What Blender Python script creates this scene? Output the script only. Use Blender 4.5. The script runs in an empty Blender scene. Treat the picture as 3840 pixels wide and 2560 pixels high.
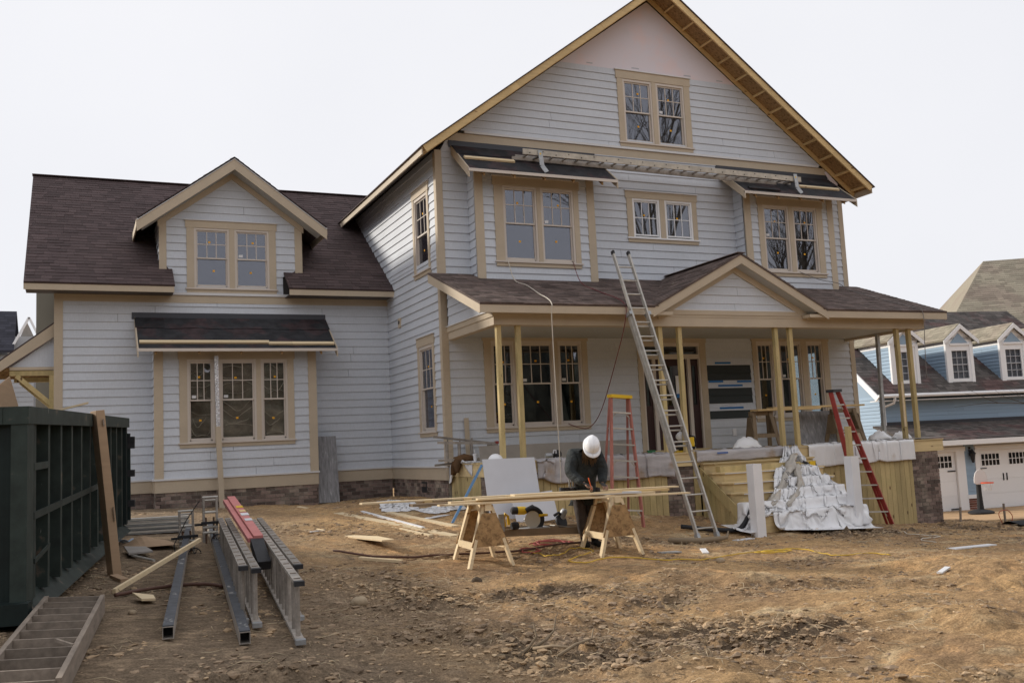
import bpy, math, random
import numpy as np
from mathutils import Vector, Matrix
random.seed(11); np.random.seed(11)
RN = random.Random(5)
scene = bpy.context.scene
COL = scene.collection

# ------------------------------------------------------------------ camera
CAM = np.array([-6.8602, -18.3777, 0.3059]); YAW, PITCH, ROLL, FN = .4295, .1096, -.0484, 3608.53/3840
def cam_axes():
    f = np.array([math.sin(YAW)*math.cos(PITCH), math.cos(YAW)*math.cos(PITCH), math.sin(PITCH)])
    r = np.array([math.cos(YAW), -math.sin(YAW), 0.]); u = np.cross(r, f)
    return r*math.cos(ROLL)+u*math.sin(ROLL), -r*math.sin(ROLL)+u*math.cos(ROLL), f
CR, CU, CF = cam_axes()
cd = bpy.data.cameras.new('camera'); cam = bpy.data.objects.new('camera', cd); COL.objects.link(cam)
cd.sensor_width = 36; cd.lens = 36*FN; cd.clip_start = .1; cd.clip_end = 2000
cam.matrix_world = Matrix(((CR[0], CU[0], -CF[0], CAM[0]), (CR[1], CU[1], -CF[1], CAM[1]), (CR[2], CU[2], -CF[2], CAM[2]), (0, 0, 0, 1)))
scene.camera = cam

# ------------------------------------------------------------------ sky, sun, exposure
SUN = Vector((1, -1, -.66)).normalized()          # direction the light travels
world = bpy.data.worlds.new('World'); scene.world = world; world.use_nodes = True
nt = world.node_tree; nt.nodes.clear(); N = nt.nodes.new; L = nt.links.new
wo = N('ShaderNodeOutputWorld'); bg = N('ShaderNodeBackground'); L(bg.outputs[0], wo.inputs[0])
sky = N('ShaderNodeTexSky'); sky.sky_type = 'NISHITA'; sky.sun_disc = False
sky.sun_elevation = math.radians(25); sky.sun_rotation = math.radians(135)
sc = N('ShaderNodeVectorMath'); sc.operation = 'SCALE'; sc.inputs['Scale'].default_value = .10
L(sky.outputs[0], sc.inputs[0])
tc = N('ShaderNodeTexCoord'); nz = N('ShaderNodeTexNoise'); nz.inputs['Scale'].default_value = 1.6; nz.inputs['Detail'].default_value = 5
L(tc.outputs['Generated'], nz.inputs['Vector'])
cr = N('ShaderNodeValToRGB'); cr.color_ramp.elements[0].position = .3; cr.color_ramp.elements[1].position = .75
cr.color_ramp.elements[0].color = (.79, .795, .835, 1); cr.color_ramp.elements[1].color = (.875, .875, .905, 1)
L(nz.outputs[0], cr.inputs[0])
mx = N('ShaderNodeMix'); mx.data_type = 'RGBA'; mx.inputs[0].default_value = .95   # almost closed cloud cover over the clear sky
L(sc.outputs[0], mx.inputs[6]); L(cr.outputs[0], mx.inputs[7]); L(mx.outputs[2], bg.inputs[0]); bg.inputs[1].default_value = 1.0
sl = bpy.data.lights.new('sun', 'SUN'); sl.energy = 3.3; sl.angle = math.radians(4); sl.color = (1, .93, .82)
so = bpy.data.objects.new('sun', sl); COL.objects.link(so); so.rotation_euler = SUN.to_track_quat('-Z', 'Y').to_euler()
vs = scene.view_settings; vs.view_transform = 'Standard'; vs.look = 'None'; vs.exposure = .13; vs.gamma = 1; vs.use_curve_mapping = False
scene.cycles.max_bounces = 6; scene.cycles.transparent_max_bounces = 12

# ------------------------------------------------------------------ materials
MATS = {}
def mat(name, col, rough=.7, var=.1, ns=(), mix=(), bump=None, metal=0., spec=.3, trans=0., knots=None):
    """col * per-piece variation * noises; mix: other true colours laid over in patches; bump: (scale, strength, distance)."""
    m = bpy.data.materials.new(name); m.use_nodes = True; t = m.node_tree; t.nodes.clear()
    n, l = t.nodes.new, t.links.new
    out = n('ShaderNodeOutputMaterial'); b = n('ShaderNodeBsdfPrincipled'); l(b.outputs[0], out.inputs[0])
    b.inputs['Roughness'].default_value = rough; b.inputs['Metallic'].default_value = metal; b.inputs['Specular IOR Level'].default_value = spec
    tcn = n('ShaderNodeTexCoord')
    def noise(sv, det=4, rough_=.55):
        mp = n('ShaderNodeMapping'); mp.inputs['Scale'].default_value = sv if hasattr(sv, '__len__') else (sv, sv, sv)
        l(tcn.outputs['Object'], mp.inputs[0]); z = n('ShaderNodeTexNoise'); z.inputs['Scale'].default_value = 1; z.inputs['Detail'].default_value = det
        z.inputs['Roughness'].default_value = rough_; l(mp.outputs[0], z.inputs['Vector']); return z.outputs[0]
    rgb = n('ShaderNodeRGB'); rgb.outputs[0].default_value = (*col, 1); cur = rgb.outputs[0]
    for (c2, sv, a, bb) in mix:
        mr = n('ShaderNodeMapRange'); mr.inputs[1].default_value = a; mr.inputs[2].default_value = bb; l(noise(sv, 6), mr.inputs[0])
        k = n('ShaderNodeMix'); k.data_type = 'RGBA'; l(mr.outputs[0], k.inputs[0]); l(cur, k.inputs[6]); k.inputs[7].default_value = (*c2, 1); cur = k.outputs[2]
    if knots:
        kc, ks, kr = knots; vo = n('ShaderNodeTexVoronoi'); mp = n('ShaderNodeMapping'); mp.inputs['Scale'].default_value = ks
        l(tcn.outputs['Object'], mp.inputs[0]); l(mp.outputs[0], vo.inputs['Vector']); vo.inputs['Scale'].default_value = 1
        mr = n('ShaderNodeMapRange'); mr.inputs[1].default_value = kr; mr.inputs[2].default_value = kr*.5; l(vo.outputs['Distance'], mr.inputs[0])
        k = n('ShaderNodeMix'); k.data_type = 'RGBA'; l(mr.outputs[0], k.inputs[0]); l(cur, k.inputs[6]); k.inputs[7].default_value = (*kc, 1); cur = k.outputs[2]
    def times(cur, val):
        v = n('ShaderNodeVectorMath'); v.operation = 'SCALE'; l(cur, v.inputs[0]); l(val, v.inputs['Scale']); return v.outputs[0]
    if var:
        at = n('ShaderNodeAttribute'); at.attribute_name = 'rnd'; mr = n('ShaderNodeMapRange'); l(at.outputs['Fac'], mr.inputs[0])
        mr.inputs[3].default_value = 1-var; mr.inputs[4].default_value = 1+var; cur = times(cur, mr.outputs[0])
    for (sv, lo, hi) in ns:
        mr = n('ShaderNodeMapRange'); mr.inputs[1].default_value = .3; mr.inputs[2].default_value = .7; mr.inputs[3].default_value = lo; mr.inputs[4].default_value = hi
        l(noise(sv), mr.inputs[0]); cur = times(cur, mr.outputs[0])
    l(cur, b.inputs['Base Color'])
    if bump:
        bp = n('ShaderNodeBump'); bp.inputs['Strength'].default_value = bump[1]; bp.inputs['Distance'].default_value = bump[2]
        l(noise(bump[0], 8, .65), bp.inputs['Height']); l(bp.outputs[0], b.inputs['Normal'])
    if trans:                                              # thin sheet: part of the light passes through diffusely
        ts = n('ShaderNodeBsdfTranslucent'); ms = n('ShaderNodeMixShader'); ms.inputs[0].default_value = trans; l(cur, ts.inputs[0]); l(b.outputs[0], ms.inputs[1]); l(ts.outputs[0], ms.inputs[2]); l(ms.outputs[0], out.inputs[0])
    MATS[name] = m
    return m
def glass_mat(name, refl, tint, warp=None):
    m = bpy.data.materials.new(name); m.use_nodes = True; t = m.node_tree; t.nodes.clear(); n, l = t.nodes.new, t.links.new
    out = n('ShaderNodeOutputMaterial'); mxs = n('ShaderNodeMixShader'); tr = n('ShaderNodeBsdfTransparent'); g = n('ShaderNodeBsdfGlossy')
    tr.inputs[0].default_value = (*tint, 1); g.inputs['Roughness'].default_value = .015; g.inputs[0].default_value = (.86, .88, 1, 1)
    fr = n('ShaderNodeLayerWeight'); fr.inputs[0].default_value = .5; pw = n('ShaderNodeMath'); pw.operation = 'POWER'; pw.inputs[1].default_value = 5; l(fr.outputs['Facing'], pw.inputs[0])
    ad = n('ShaderNodeMath'); ad.operation = 'MULTIPLY_ADD'; ad.inputs[1].default_value = .9; ad.inputs[2].default_value = refl; l(pw.outputs[0], ad.inputs[0]); l(ad.outputs[0], mxs.inputs[0])
    l(tr.outputs[0], mxs.inputs[1]); l(g.outputs[0], mxs.inputs[2]); l(mxs.outputs[0], out.inputs[0])
    if warp:
        tcn = n('ShaderNodeTexCoord'); z = n('ShaderNodeTexNoise'); z.inputs['Scale'].default_value = warp[0]; z.inputs['Detail'].default_value = 1
        l(tcn.outputs['Object'], z.inputs['Vector']); bp = n('ShaderNodeBump'); bp.inputs['Strength'].default_value = warp[1]; bp.inputs['Distance'].default_value = .05
        l(z.outputs[0], bp.inputs['Height']); l(bp.outputs[0], g.inputs['Normal'])
    MATS[name] = m
    return m
SID = mat('painted_siding', (.578, .606, .655), .62, .018, ns=[((70, 70, 5), .94, 1.05), (1.1, .95, 1.04)], bump=((90, 90, 8), .25, .004))
TAN = mat('tan_trim_paint', (.50, .415, .31), .6, .03, ns=[(2.5, .95, 1.05), (40, .97, 1.03)], bump=(60, .1, .003))
CAP = mat('pale_drip_cap', (.66, .655, .66), .5, .05)
VIN = mat('beige_window_vinyl', (.60, .535, .475), .45, .04)
WHT = mat('white_paint', (.80, .80, .82), .5, .04, ns=[(3, .95, 1.03)])
WHV = mat('white_window_vinyl', (.80, .80, .81), .45, .02)
PTW = mat('treated_pine', (.52, .405, .20), .75, .14, ns=[((9, 9, 1.3), .82, 1.12), (35, .92, 1.06)], mix=[((.42, .345, .16), 1.3, .5, .7)], knots=((.12, .07, .03), (5, 5, 2.2), .12), bump=((40, 40, 6), .2, .004))
PTH = mat('treated_pine_rail', (.62, .48, .26), .75, .12, ns=[((1.3, 9, 12), .82, 1.12)], knots=((.14, .07, .03), (2.2, 5, 6), .13), bump=((6, 40, 40), .2, .004))
PIN = mat('raw_pine', (.66, .475, .235), .7, .12, ns=[((2, 2, 2), .9, 1.1), ((3, 30, 30), .9, 1.08)], knots=((.2, .1, .05), (2.0, 5, 5), .12))
LUM = mat('pale_lumber', (.72, .575, .37), .7, .10, ns=[((2, 30, 30), .9, 1.07)], knots=((.33, .18, .08), (2.0, 6, 6), .10))
OSB = mat('strand_board', (.36, .225, .105), .8, .1, ns=[((14, 26, 20), .7, 1.25)], mix=[((.22, .13, .06), 18, .52, .62)], bump=(40, .3, .004))
OLD = mat('weathered_wood', (.235, .175, .115), .85, .16, ns=[((4, 30, 4), .8, 1.15)])
GRYW = mat('grey_weathered_wood', (.25, .205, .165), .85, .18, ns=[((20, 4, 20), .75, 1.2)], bump=(30, .3, .005))
FELT = mat('black_roofing_felt', (.026, .026, .029), .8, .2, ns=[(5, .7, 1.5)], mix=[((.045, .03, .032), 2.2, .5, .6)], bump=(6, .25, .02))
FLAS = mat('dark_flashing', (.045, .047, .058), .45, .1, spec=.4)
SHG = mat('brown_shingle', (.080, .056, .055), .9, .22, ns=[(90, .75, 1.3), (1.2, .9, 1.12)], bump=(160, .5, .004))
SHP = mat('dusty_brown_shingle', (.115, .085, .075), .9, .34, ns=[(90, .7, 1.35), ((6, 2.2, 4), .8, 1.35)], mix=[((.24, .20, .15), (9, 5, 5), .66, .74)], bump=(160, .5, .004))
SHN = mat('grey_brown_shingle', (.105, .092, .085), .9, .36, ns=[(30, .8, 1.25)], mix=[((.12, .075, .07), .9, .5, .62)])
SHT = mat('tan_shingle', (.27, .24, .185), .9, .2, ns=[(30, .85, 1.2)], mix=[((.25, .205, .165), .6, .45, .65)])
SHB = mat('charcoal_shingle', (.045, .045, .058), .9, .3)
BRK = mat('brown_brick', (.185, .135, .115), .9, .5, ns=[(20, .8, 1.2)], mix=[((.25, .205, .165), 2.4, .5, .66)], bump=(60, .5, .006))
MOR = mat('mortar', (.31, .28, .24), .95, .05, ns=[(14, .85, 1.15)])
OBRK = mat('red_brown_brick', (.20, .085, .06), .9, .3)
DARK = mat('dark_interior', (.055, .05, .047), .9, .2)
PINK = mat('house_wrap_board', (.68, .625, .665), .6, .04, mix=[((.72, .60, .61), 1.1, .5, .62), ((.58, .555, .575), .8, .55, .75)])
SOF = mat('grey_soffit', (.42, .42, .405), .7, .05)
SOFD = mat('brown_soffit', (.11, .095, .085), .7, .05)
ALU = mat('aluminium', (.50, .475, .43), .5, .12, ns=[(9, .8, 1.1)], metal=.35, spec=.5, bump=(40, .1, .003))
ALUD = mat('dull_aluminium', (.33, .295, .26), .65, .18, ns=[(6, .7, 1.2), (40, .85, 1.1)], metal=.2)
STEEL = mat('galvanised_steel', (.40, .41, .42), .5, .12, ns=[(12, .8, 1.15)], metal=.5)
BLK = mat('black_rubber', (.025, .025, .028), .6, .2, ns=[(25, .8, 1.3)])
POLB = mat('worn_black_rubber_face', (.062, .066, .075), .6, .1, ns=[(14, .7, 1.4)], mix=[((.28, .27, .26), (9, 5, 9), .64, .7)])
RED = mat('red_fibreglass', (.33, .052, .045), .5, .1, ns=[(8, .85, 1.12)])
REDF = mat('faded_red_fibreglass', (.37, .145, .115), .65, .12, ns=[((20, 20, 5), .8, 1.2)])
PINKR = mat('sun_faded_red_panel', (.55, .20, .185), .55, .04, ns=[(6, .92, 1.06)])
YEL = mat('yellow_plastic', (.72, .47, .03), .5, .06)
ORG = mat('orange_sticker', (.85, .42, .02), .6, .05)
BLU = mat('blue_paint', (.13, .27, .48), .45, .1)
TAPE = mat('blue_masking_tape', (.03, .16, .42), .7, .08)
GRN = mat('dumpster_green', (.011, .020, .019), .55, .14, ns=[(3, .7, 1.4)], mix=[((.06, .06, .055), (3, 3, 9), .70, .78)], bump=(5, .2, .01))
GRNL = mat('dumpster_rib_green', (.030, .041, .036), .6, .12, ns=[(5, .7, 1.35)], mix=[((.11, .085, .065), 5, .62, .72), ((.22, .22, .20), (26, 26, 5), .70, .74)])
CARD = mat('cardboard', (.40, .275, .175), .8, .06, ns=[((3, 3, 25), .94, 1.06)])
PLAS = mat('white_plastic_sheet', (.93, .925, .935), .22, .03, ns=[(2.5, .95, 1.03)], mix=[((.66, .57, .49), 1.9, .66, .82)], spec=.6, bump=(11, .25, .015), trans=.12)
PLAG = mat('grey_tinted_plastic_sheet', (.56, .53, .535), .35, .05, ns=[((2, 2, 9), .8, 1.15)], mix=[((.45, .35, .27), 2.2, .60, .72)], spec=.5, bump=((3, 3, 12), .6, .03), trans=.2)
PLASD = mat('dirty_plastic_sheet', (.64, .59, .52), .45, .06, ns=[(3, .8, 1.1)], mix=[((.50, .34, .19), 2.6, .52, .66)], spec=.4, bump=(8, .7, .03), trans=.15)
DRYW = mat('pale_panel', (.60, .61, .65), .6, .04, ns=[(2, .95, 1.04)])
GPAN = mat('grey_fibre_cement', (.30, .275, .25), .7, .06, ns=[(4, .9, 1.08)])
GSHT = mat('scuffed_grey_sheet', (.235, .232, .24), .7, .05, ns=[((26, 26, 1.0), .75, 1.4)], mix=[((.42, .42, .43), (24, 24, 1.3), .63, .72)])
DKP = mat('dark_grey_paint', (.030, .036, .036), .6, .06)
DTR = mat('dark_tan_paint', (.16, .14, .115), .6, .06)
MAR = mat('dark_maroon_door', (.045, .02, .02), .4, .05)
JAC = mat('black_jacket', (.026, .030, .031), .75, .05, ns=[(9, .6, 1.8)], bump=((9, 9, 18), 1., .06))
PAN = mat('brown_grey_trousers', (.055, .045, .042), .8, .05, ns=[(6, .6, 1.5)], bump=(10, .6, .03))
BOOT = mat('dark_boots', (.02, .018, .017), .7)
SKIN = mat('skin', (.33, .19, .13), .6, ns=[(20, .9, 1.1)])
GLOV = mat('work_glove', (.06, .055, .05), .8)
HAIR = mat('brown_hair', (.12, .072, .038), .7, .35, ns=[((30, 30, 8), .6, 1.5)])
LEA = mat('tool_belt_leather', (.05, .035, .03), .7, .3)
BRNJ = mat('brown_jacket_cloth', (.12, .065, .03), .9, .1, ns=[(6, .6, 1.3)], bump=(9, .7, .04))
BLUE = mat('blue_siding', (.30, .405, .52), .6, .05)
NWH = mat('neighbour_white_trim', (.86, .86, .87), .5, .03)
LSID = mat('pale_grey_siding', (.42, .43, .45), .7, .05)
DRV = mat('tan_driveway', (.43, .28, .155), .9, .05, ns=[(2, .85, 1.15), (40, .8, 1.2)])
TARP = mat('black_silt_fabric', (.02, .02, .022), .8, .1, bump=(8, .4, .03))
CRDY = mat('yellow_cord', (.62, .41, .05), .5, 0)
CRDR = mat('dark_red_hose', (.17, .04, .045), .5, 0)
CRDB = mat('brown_hose', (.11, .055, .04), .6, 0)
CRDW = mat('off_white_cord', (.58, .53, .45), .6, 0)
CRDK = mat('grey_cable', (.20, .18, .17), .6, 0)
SCR = mat('white_scrap', (.70, .70, .71), .6, .1)
ROCK = mat('dusty_rock', (.36, .28, .19), .95, .1, bump=(20, .6, .02))
ROOT = mat('dry_root', (.29, .22, .145), .9, .35)
STRW = mat('dry_straw', (.46, .37, .25), .9, .4)
BARK = mat('bare_tree_bark', (.10, .085, .07), .9, .2)
RUST = mat('rusty_steel', (.13, .075, .05), .8, .2)
GLS = glass_mat('window_glass', .12, (.66, .68, .68))
GLW = glass_mat('warped_bay_glass', .10, (.78, .76, .72), (1.7, .35))  # bay glass, its bump bends the reflections
GLD = glass_mat('dark_garage_glass', .02, (.3, .3, .3))
GLB = glass_mat('neighbour_glass', .05, (.75, .76, .78))

# ------------------------------------------------------------------ mesh helpers
MW = {}                     # root object name -> world matrix
def rootof(o):
    while o.parent: o = o.parent
    return o
def setp(o, label=None, cat=None, group=None, kind=None):
    if label: o['label'] = label
    if cat: o['category'] = cat
    if group: o['group'] = group
    if kind: o['kind'] = kind
    return o
def thing(name, label, cat, loc=(0, 0, 0), rotz=0., group=None):
    o = bpy.data.objects.new(name, None); COL.objects.link(o); o.empty_display_size = .1
    o.location = loc; o.rotation_euler = (0, 0, rotz); MW[o.name] = Matrix.Translation(loc) @ Matrix.Rotation(rotz, 4, 'Z')
    return setp(o, label, cat, group)
def vnorm(a): a = np.asarray(a, float); return a/np.linalg.norm(a)
class MB:
    def __init__(s): s.v, s.f, s.r = [], [], []
    def add(s, vs, fs, rnd=None):
        b = len(s.v); s.v += [tuple(map(float, p)) for p in vs]; s.f += [tuple(b+i for i in f) for f in fs]
        s.r += [RN.random() if rnd is None else rnd]*len(vs); return s
    HEX = [(0, 3, 2, 1), (4, 5, 6, 7), (0, 1, 5, 4), (1, 2, 6, 5), (2, 3, 7, 6), (3, 0, 4, 7)]
    def box(s, x0, x1, y0, y1, z0, z1, rnd=None):
        x0, x1 = sorted((x0, x1)); y0, y1 = sorted((y0, y1)); z0, z1 = sorted((z0, z1))
        return s.add([(x0, y0, z0), (x1, y0, z0), (x1, y1, z0), (x0, y1, z0), (x0, y0, z1), (x1, y0, z1), (x1, y1, z1), (x0, y1, z1)], s.HEX, rnd)
    def bar(s, a, b, w, h, up=(0, 0, 1), rnd=None, w2=None, h2=None):
        a, b = np.array(a, float), np.array(b, float); d = vnorm(b-a); up = np.array(up, float)
        sd = np.cross(d, up); sd = sd/(np.linalg.norm(sd)+1e-9)
        if np.linalg.norm(np.cross(d, up)) < 1e-6: sd = np.array([1., 0, 0])
        u2 = np.cross(sd, d); w2 = w if w2 is None else w2; h2 = h if h2 is None else h2
        q = lambda p, ww, hh: [p-sd*ww/2-u2*hh/2, p+sd*ww/2-u2*hh/2, p+sd*ww/2+u2*hh/2, p-sd*ww/2+u2*hh/2]
        return s.add(q(a, w, h)+q(b, w2, h2), s.HEX, rnd)
    def prism(s, poly, vec, rnd=None):
        n = len(poly); vec = np.array(vec, float); P = [np.array(p, float) for p in poly]
        fs = [tuple(range(n))[::-1], tuple(range(n, 2*n))]+[(i, (i+1) % n, n+(i+1) % n, n+i) for i in range(n)]
        return s.add(P+[p+vec for p in P], fs, rnd)
    def tube(s, path, r, n=8, rnd=None, cap=True, flat=1.):
        P = [np.array(p, float) for p in path]; rs = r if hasattr(r, '__len__') else [r]*len(P); vs, prev = [], None
        for i, p in enumerate(P):
            d = vnorm(P[min(i+1, len(P)-1)]-P[max(i-1, 0)]+1e-9)
            if prev is None:
                a = np.array([0, 0, 1.]) if abs(d[2]) < .9 else np.array([1., 0, 0]); sd = vnorm(np.cross(d, a))
            else:
                sd = prev-d*(prev@d); sd = sd/(np.linalg.norm(sd)+1e-9)
            prev = sd; up = np.cross(sd, d)
            for k in range(n):
                t = 2*math.pi*k/n; vs.append(p+sd*math.cos(t)*rs[i]+up*math.sin(t)*rs[i]*flat)
        fs = [(i*n+k, i*n+(k+1) % n, (i+1)*n+(k+1) % n, (i+1)*n+k) for i in range(len(P)-1) for k in range(n)]
        if cap: fs += [tuple(range(n))[::-1], tuple((len(P)-1)*n+k for k in range(n))]
        return s.add(vs, fs, rnd)
    def lathe(s, c, prof, n=20, axis=(0, 0, 1), rnd=None):
        ax = vnorm(axis); a = np.array([0, 0, 1.]) if abs(ax[2]) < .9 else np.array([1., 0, 0]); sd = vnorm(np.cross(ax, a)); up = np.cross(ax, sd); c = np.array(c, float); vs = []
        for (r, h) in prof:
            for k in range(n):
                t = 2*math.pi*k/n; vs.append(c+ax*h+sd*r*math.cos(t)+up*r*math.sin(t))
        m = len(prof); fs = [(i*n+k, i*n+(k+1) % n, (i+1)*n+(k+1) % n, (i+1)*n+k) for i in range(m-1) for k in range(n)]
        fs += [tuple(range(n))[::-1], tuple((m-1)*n+k for k in range(n))]
        return s.add(vs, fs, rnd)
    def grid(s, nu, nv, fn, rnd=None):
        vs = [fn(i/nu, j/nv) for j in range(nv+1) for i in range(nu+1)]
        fs = [(j*(nu+1)+i, j*(nu+1)+i+1, (j+1)*(nu+1)+i+1, (j+1)*(nu+1)+i) for j in range(nv) for i in range(nu)]
        return s.add(vs, fs, rnd)
    def build(s, name, m, parent=None, smooth=False, local=False, solid=0., sub=0, bevel=0.):
        me = bpy.data.meshes.new(name); vs = s.v
        if parent is not None and not local:
            W = np.array(MW[rootof(parent).name].inverted()); A = np.array(vs)@W[:3, :3].T+W[:3, 3]; vs = [tuple(p) for p in A]
        me.from_pydata(vs, [], s.f); me.update()
        at = me.attributes.new('rnd', 'FLOAT', 'POINT'); at.data.foreach_set('value', s.r)
        if smooth: me.polygons.foreach_set('use_smooth', [True]*len(me.polygons))
        me.materials.append(m); o = bpy.data.objects.new(name, me); COL.objects.link(o)
        if parent is not None: o.parent = parent
        else: MW[o.name] = Matrix.Identity(4)
        if sub: md = o.modifiers.new('sub', 'SUBSURF'); md.levels = md.render_levels = sub
        if solid: md = o.modifiers.new('solid', 'SOLIDIFY'); md.thickness = solid; md.offset = 0
        if bevel: md = o.modifiers.new('bevel', 'BEVEL'); md.width = bevel; md.segments = 2
        return o
def one(name, mb, m, label, cat, group=None, **k):
    """a thing that is one mesh, its origin at its base"""
    A = np.array(mb.v); c = A.mean(0); c[2] = A[:, 2].min(); mb.v = [tuple(p) for p in A-c]
    o = mb.build(name, m, **k); o.location = c; return setp(o, label, cat, group)

# pieces: the 300 of a kind that show largest become objects, the rest one joined part
PIECES = {}
def proj(p):
    d = np.asarray(p)-CAM; z = d@CF; z = np.where(z > .1, z, .1); return 1920+3840*FN*(d@CR)/z, 1280-3840*FN*(d@CU)/z
def piece(name, vs, fs, m, parent, restname):
    MWr = MW[rootof(parent).name]; A = np.array(vs, float)
    x, y = proj(A); x0, x1, y0, y1 = max(x.min(), 0), min(x.max(), 3840), max(y.min(), 0), min(y.max(), 2560)
    area = (x1-x0)*(y1-y0) if x1 > x0 and y1 > y0 else 0.
    PIECES.setdefault((rootof(parent).name, name), []).append((area, vs, fs, m, parent, restname))
def flush_pieces(limit=300):
    for (rn, name), L_ in PIECES.items():
        L_.sort(key=lambda t: -t[0])
        keep = [t for t in L_[:limit] if t[0] > 0]; rest = L_[len(keep):]
        for a, vs, fs, m, par, _ in keep: MB().add(vs, fs).build(name, m, par)
        groups = {}
        for t in rest: groups.setdefault((t[4].name, t[3].name, t[5]), []).append(t)
        for (pn, mn, rest_n), ts in groups.items():
            mb = MB()
            for t in ts: mb.add(t[1], t[2])
            setp(mb.build(rest_n, ts[0][3], ts[0][4]), kind='stuff')

def subtract(iv, cuts):
    out = [iv]
    for c0, c1 in cuts:
        nx = []
        for a, b in out:
            if c1 <= a or c0 >= b: nx.append((a, b)); continue
            if c0 > a: nx.append((a, c0))
            if c1 < b: nx.append((c1, b))
        out = nx
    return [(a, b) for a, b in out if b-a > .012]
CRS = .178
def plank(P, a0, a1, b0, b1, za, zb, parent, m, nb=.032, nt=.010):
    vs = [P(a0, za, .001), P(a1, za, .001), P(a1, za, nb), P(a0, za, nb), P(b0, zb, .001), P(b1, zb, .001), P(b1, zb, nt), P(b0, zb, nt)]
    piece('siding_plank', vs, MB.HEX, m, parent, 'siding_planks')
def siding(parent, P, lo, hi, z0, z1, cuts=(), m=None, c=CRS, zoff=0., board=3.66):
    """lap siding: one plank per course and interval; lo/hi give the ends as functions of height"""
    m = m or SID; flo = lo if callable(lo) else (lambda z: lo); fhi = hi if callable(hi) else (lambda z: hi)
    k = math.floor((z0-zoff)/c+1e-6)
    while k*c+zoff < z1-.01:
        za, zb = max(k*c+zoff, z0), min((k+1)*c+zoff, z1); k += 1
        if zb-za < .012: continue
        L0, L1, H0, H1 = flo(za), flo(zb), fhi(za), fhi(zb)
        ivs = [(min(L0, L1), max(H0, H1), za, zb)]; todo = []
        for (u0, u1, oz0, oz1) in cuts:
            if oz1 <= za or oz0 >= zb: continue
            if oz0 > za+.012: todo.append((u0, u1, za, oz0))
            if oz1 < zb-.012: todo.append((u0, u1, oz1, zb))
        segs = [(a, b, za, zb) for a, b in subtract(ivs[0][:2], [(u0, u1) for u0, u1, o0, o1 in cuts if not (o1 <= za or o0 >= zb)])]
        for a, b, ya, yb in segs+todo:
            js = [a]; x = a+RN.uniform(.8, board)
            while x < b-.5: js.append(x); x += board
            js.append(b)
            for i in range(len(js)-1):
                p, q = js[i], js[i+1]; g0 = .003 if i else 0; g1 = .003 if i < len(js)-2 else 0
                cl = lambda u, L_, H_: min(max(u, L_), H_)
                a0, a1, b0, b1 = cl(p+g0, L0, H0), cl(q-g1, L0, H0), cl(p+g0, L1, H1), cl(q-g1, L1, H1)
                if max(a1-a0, b1-b0) < .01: continue
                t = (ya-za)/c; nb_ = .032-.022*t
                plank(P, a0, a1, b0, b1, ya, yb, parent, m, nb_, nb_-.022*(yb-ya)/c)
def core(name, parent, P, u0, u1, z0, z1, cuts, th, m):
    us = sorted({u0, u1, *[min(max(c, u0), u1) for q in cuts for c in q[:2]]}); zs = sorted({z0, z1, *[min(max(c, z0), z1) for q in cuts for c in q[2:]]}); mb = MB()
    for j in range(len(zs)-1):
        for i in range(len(us)-1):
            uc, zc = (us[i]+us[i+1])/2, (zs[j]+zs[j+1])/2
            if any(q[0] < uc < q[1] and q[2] < zc < q[3] for q in cuts): continue
            mb.add([P(us[i], zs[j], -th), P(us[i+1], zs[j], -th), P(us[i+1], zs[j], 0), P(us[i], zs[j], 0), P(us[i], zs[j+1], -th), P(us[i+1], zs[j+1], -th), P(us[i+1], zs[j+1], 0), P(us[i], zs[j+1], 0)], MB.HEX, .5)
    return mb.build(name, m, parent)
def fbox(mb, P, u0, u1, z0, z1, n0, n1, rnd=None):
    mb.add([P(u0, z0, n0), P(u1, z0, n0), P(u1, z0, n1), P(u0, z0, n1), P(u0, z1, n0), P(u1, z1, n0), P(u1, z1, n1), P(u0, z1, n1)], MB.HEX, rnd); return mb
def bricks(parent, P, u0, u1, z0, z1, m=None, ch=.08, bl=.205, n1=.012, name='brick'):
    m = m or BRK; k = 0; z = z1
    while z > z0:
        za = max(z-ch+.011, z0); off = (bl/2 if k % 2 else 0); u = u0-off; k += 1
        while u < u1:
            a, b = max(u+.005, u0), min(u+bl-.006, u1)
            if b-a > .02:
                nn = n1+RN.uniform(-.003, .003); vs = [P(a, za, -.01), P(b, za, -.01), P(b, za, nn), P(a, za, nn), P(a, z, -.01), P(b, z, -.01), P(b, z, nn), P(a, z, nn)]
                piece(name, vs, MB.HEX, m, parent, name+'work')
            u += bl
        z -= ch
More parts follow.
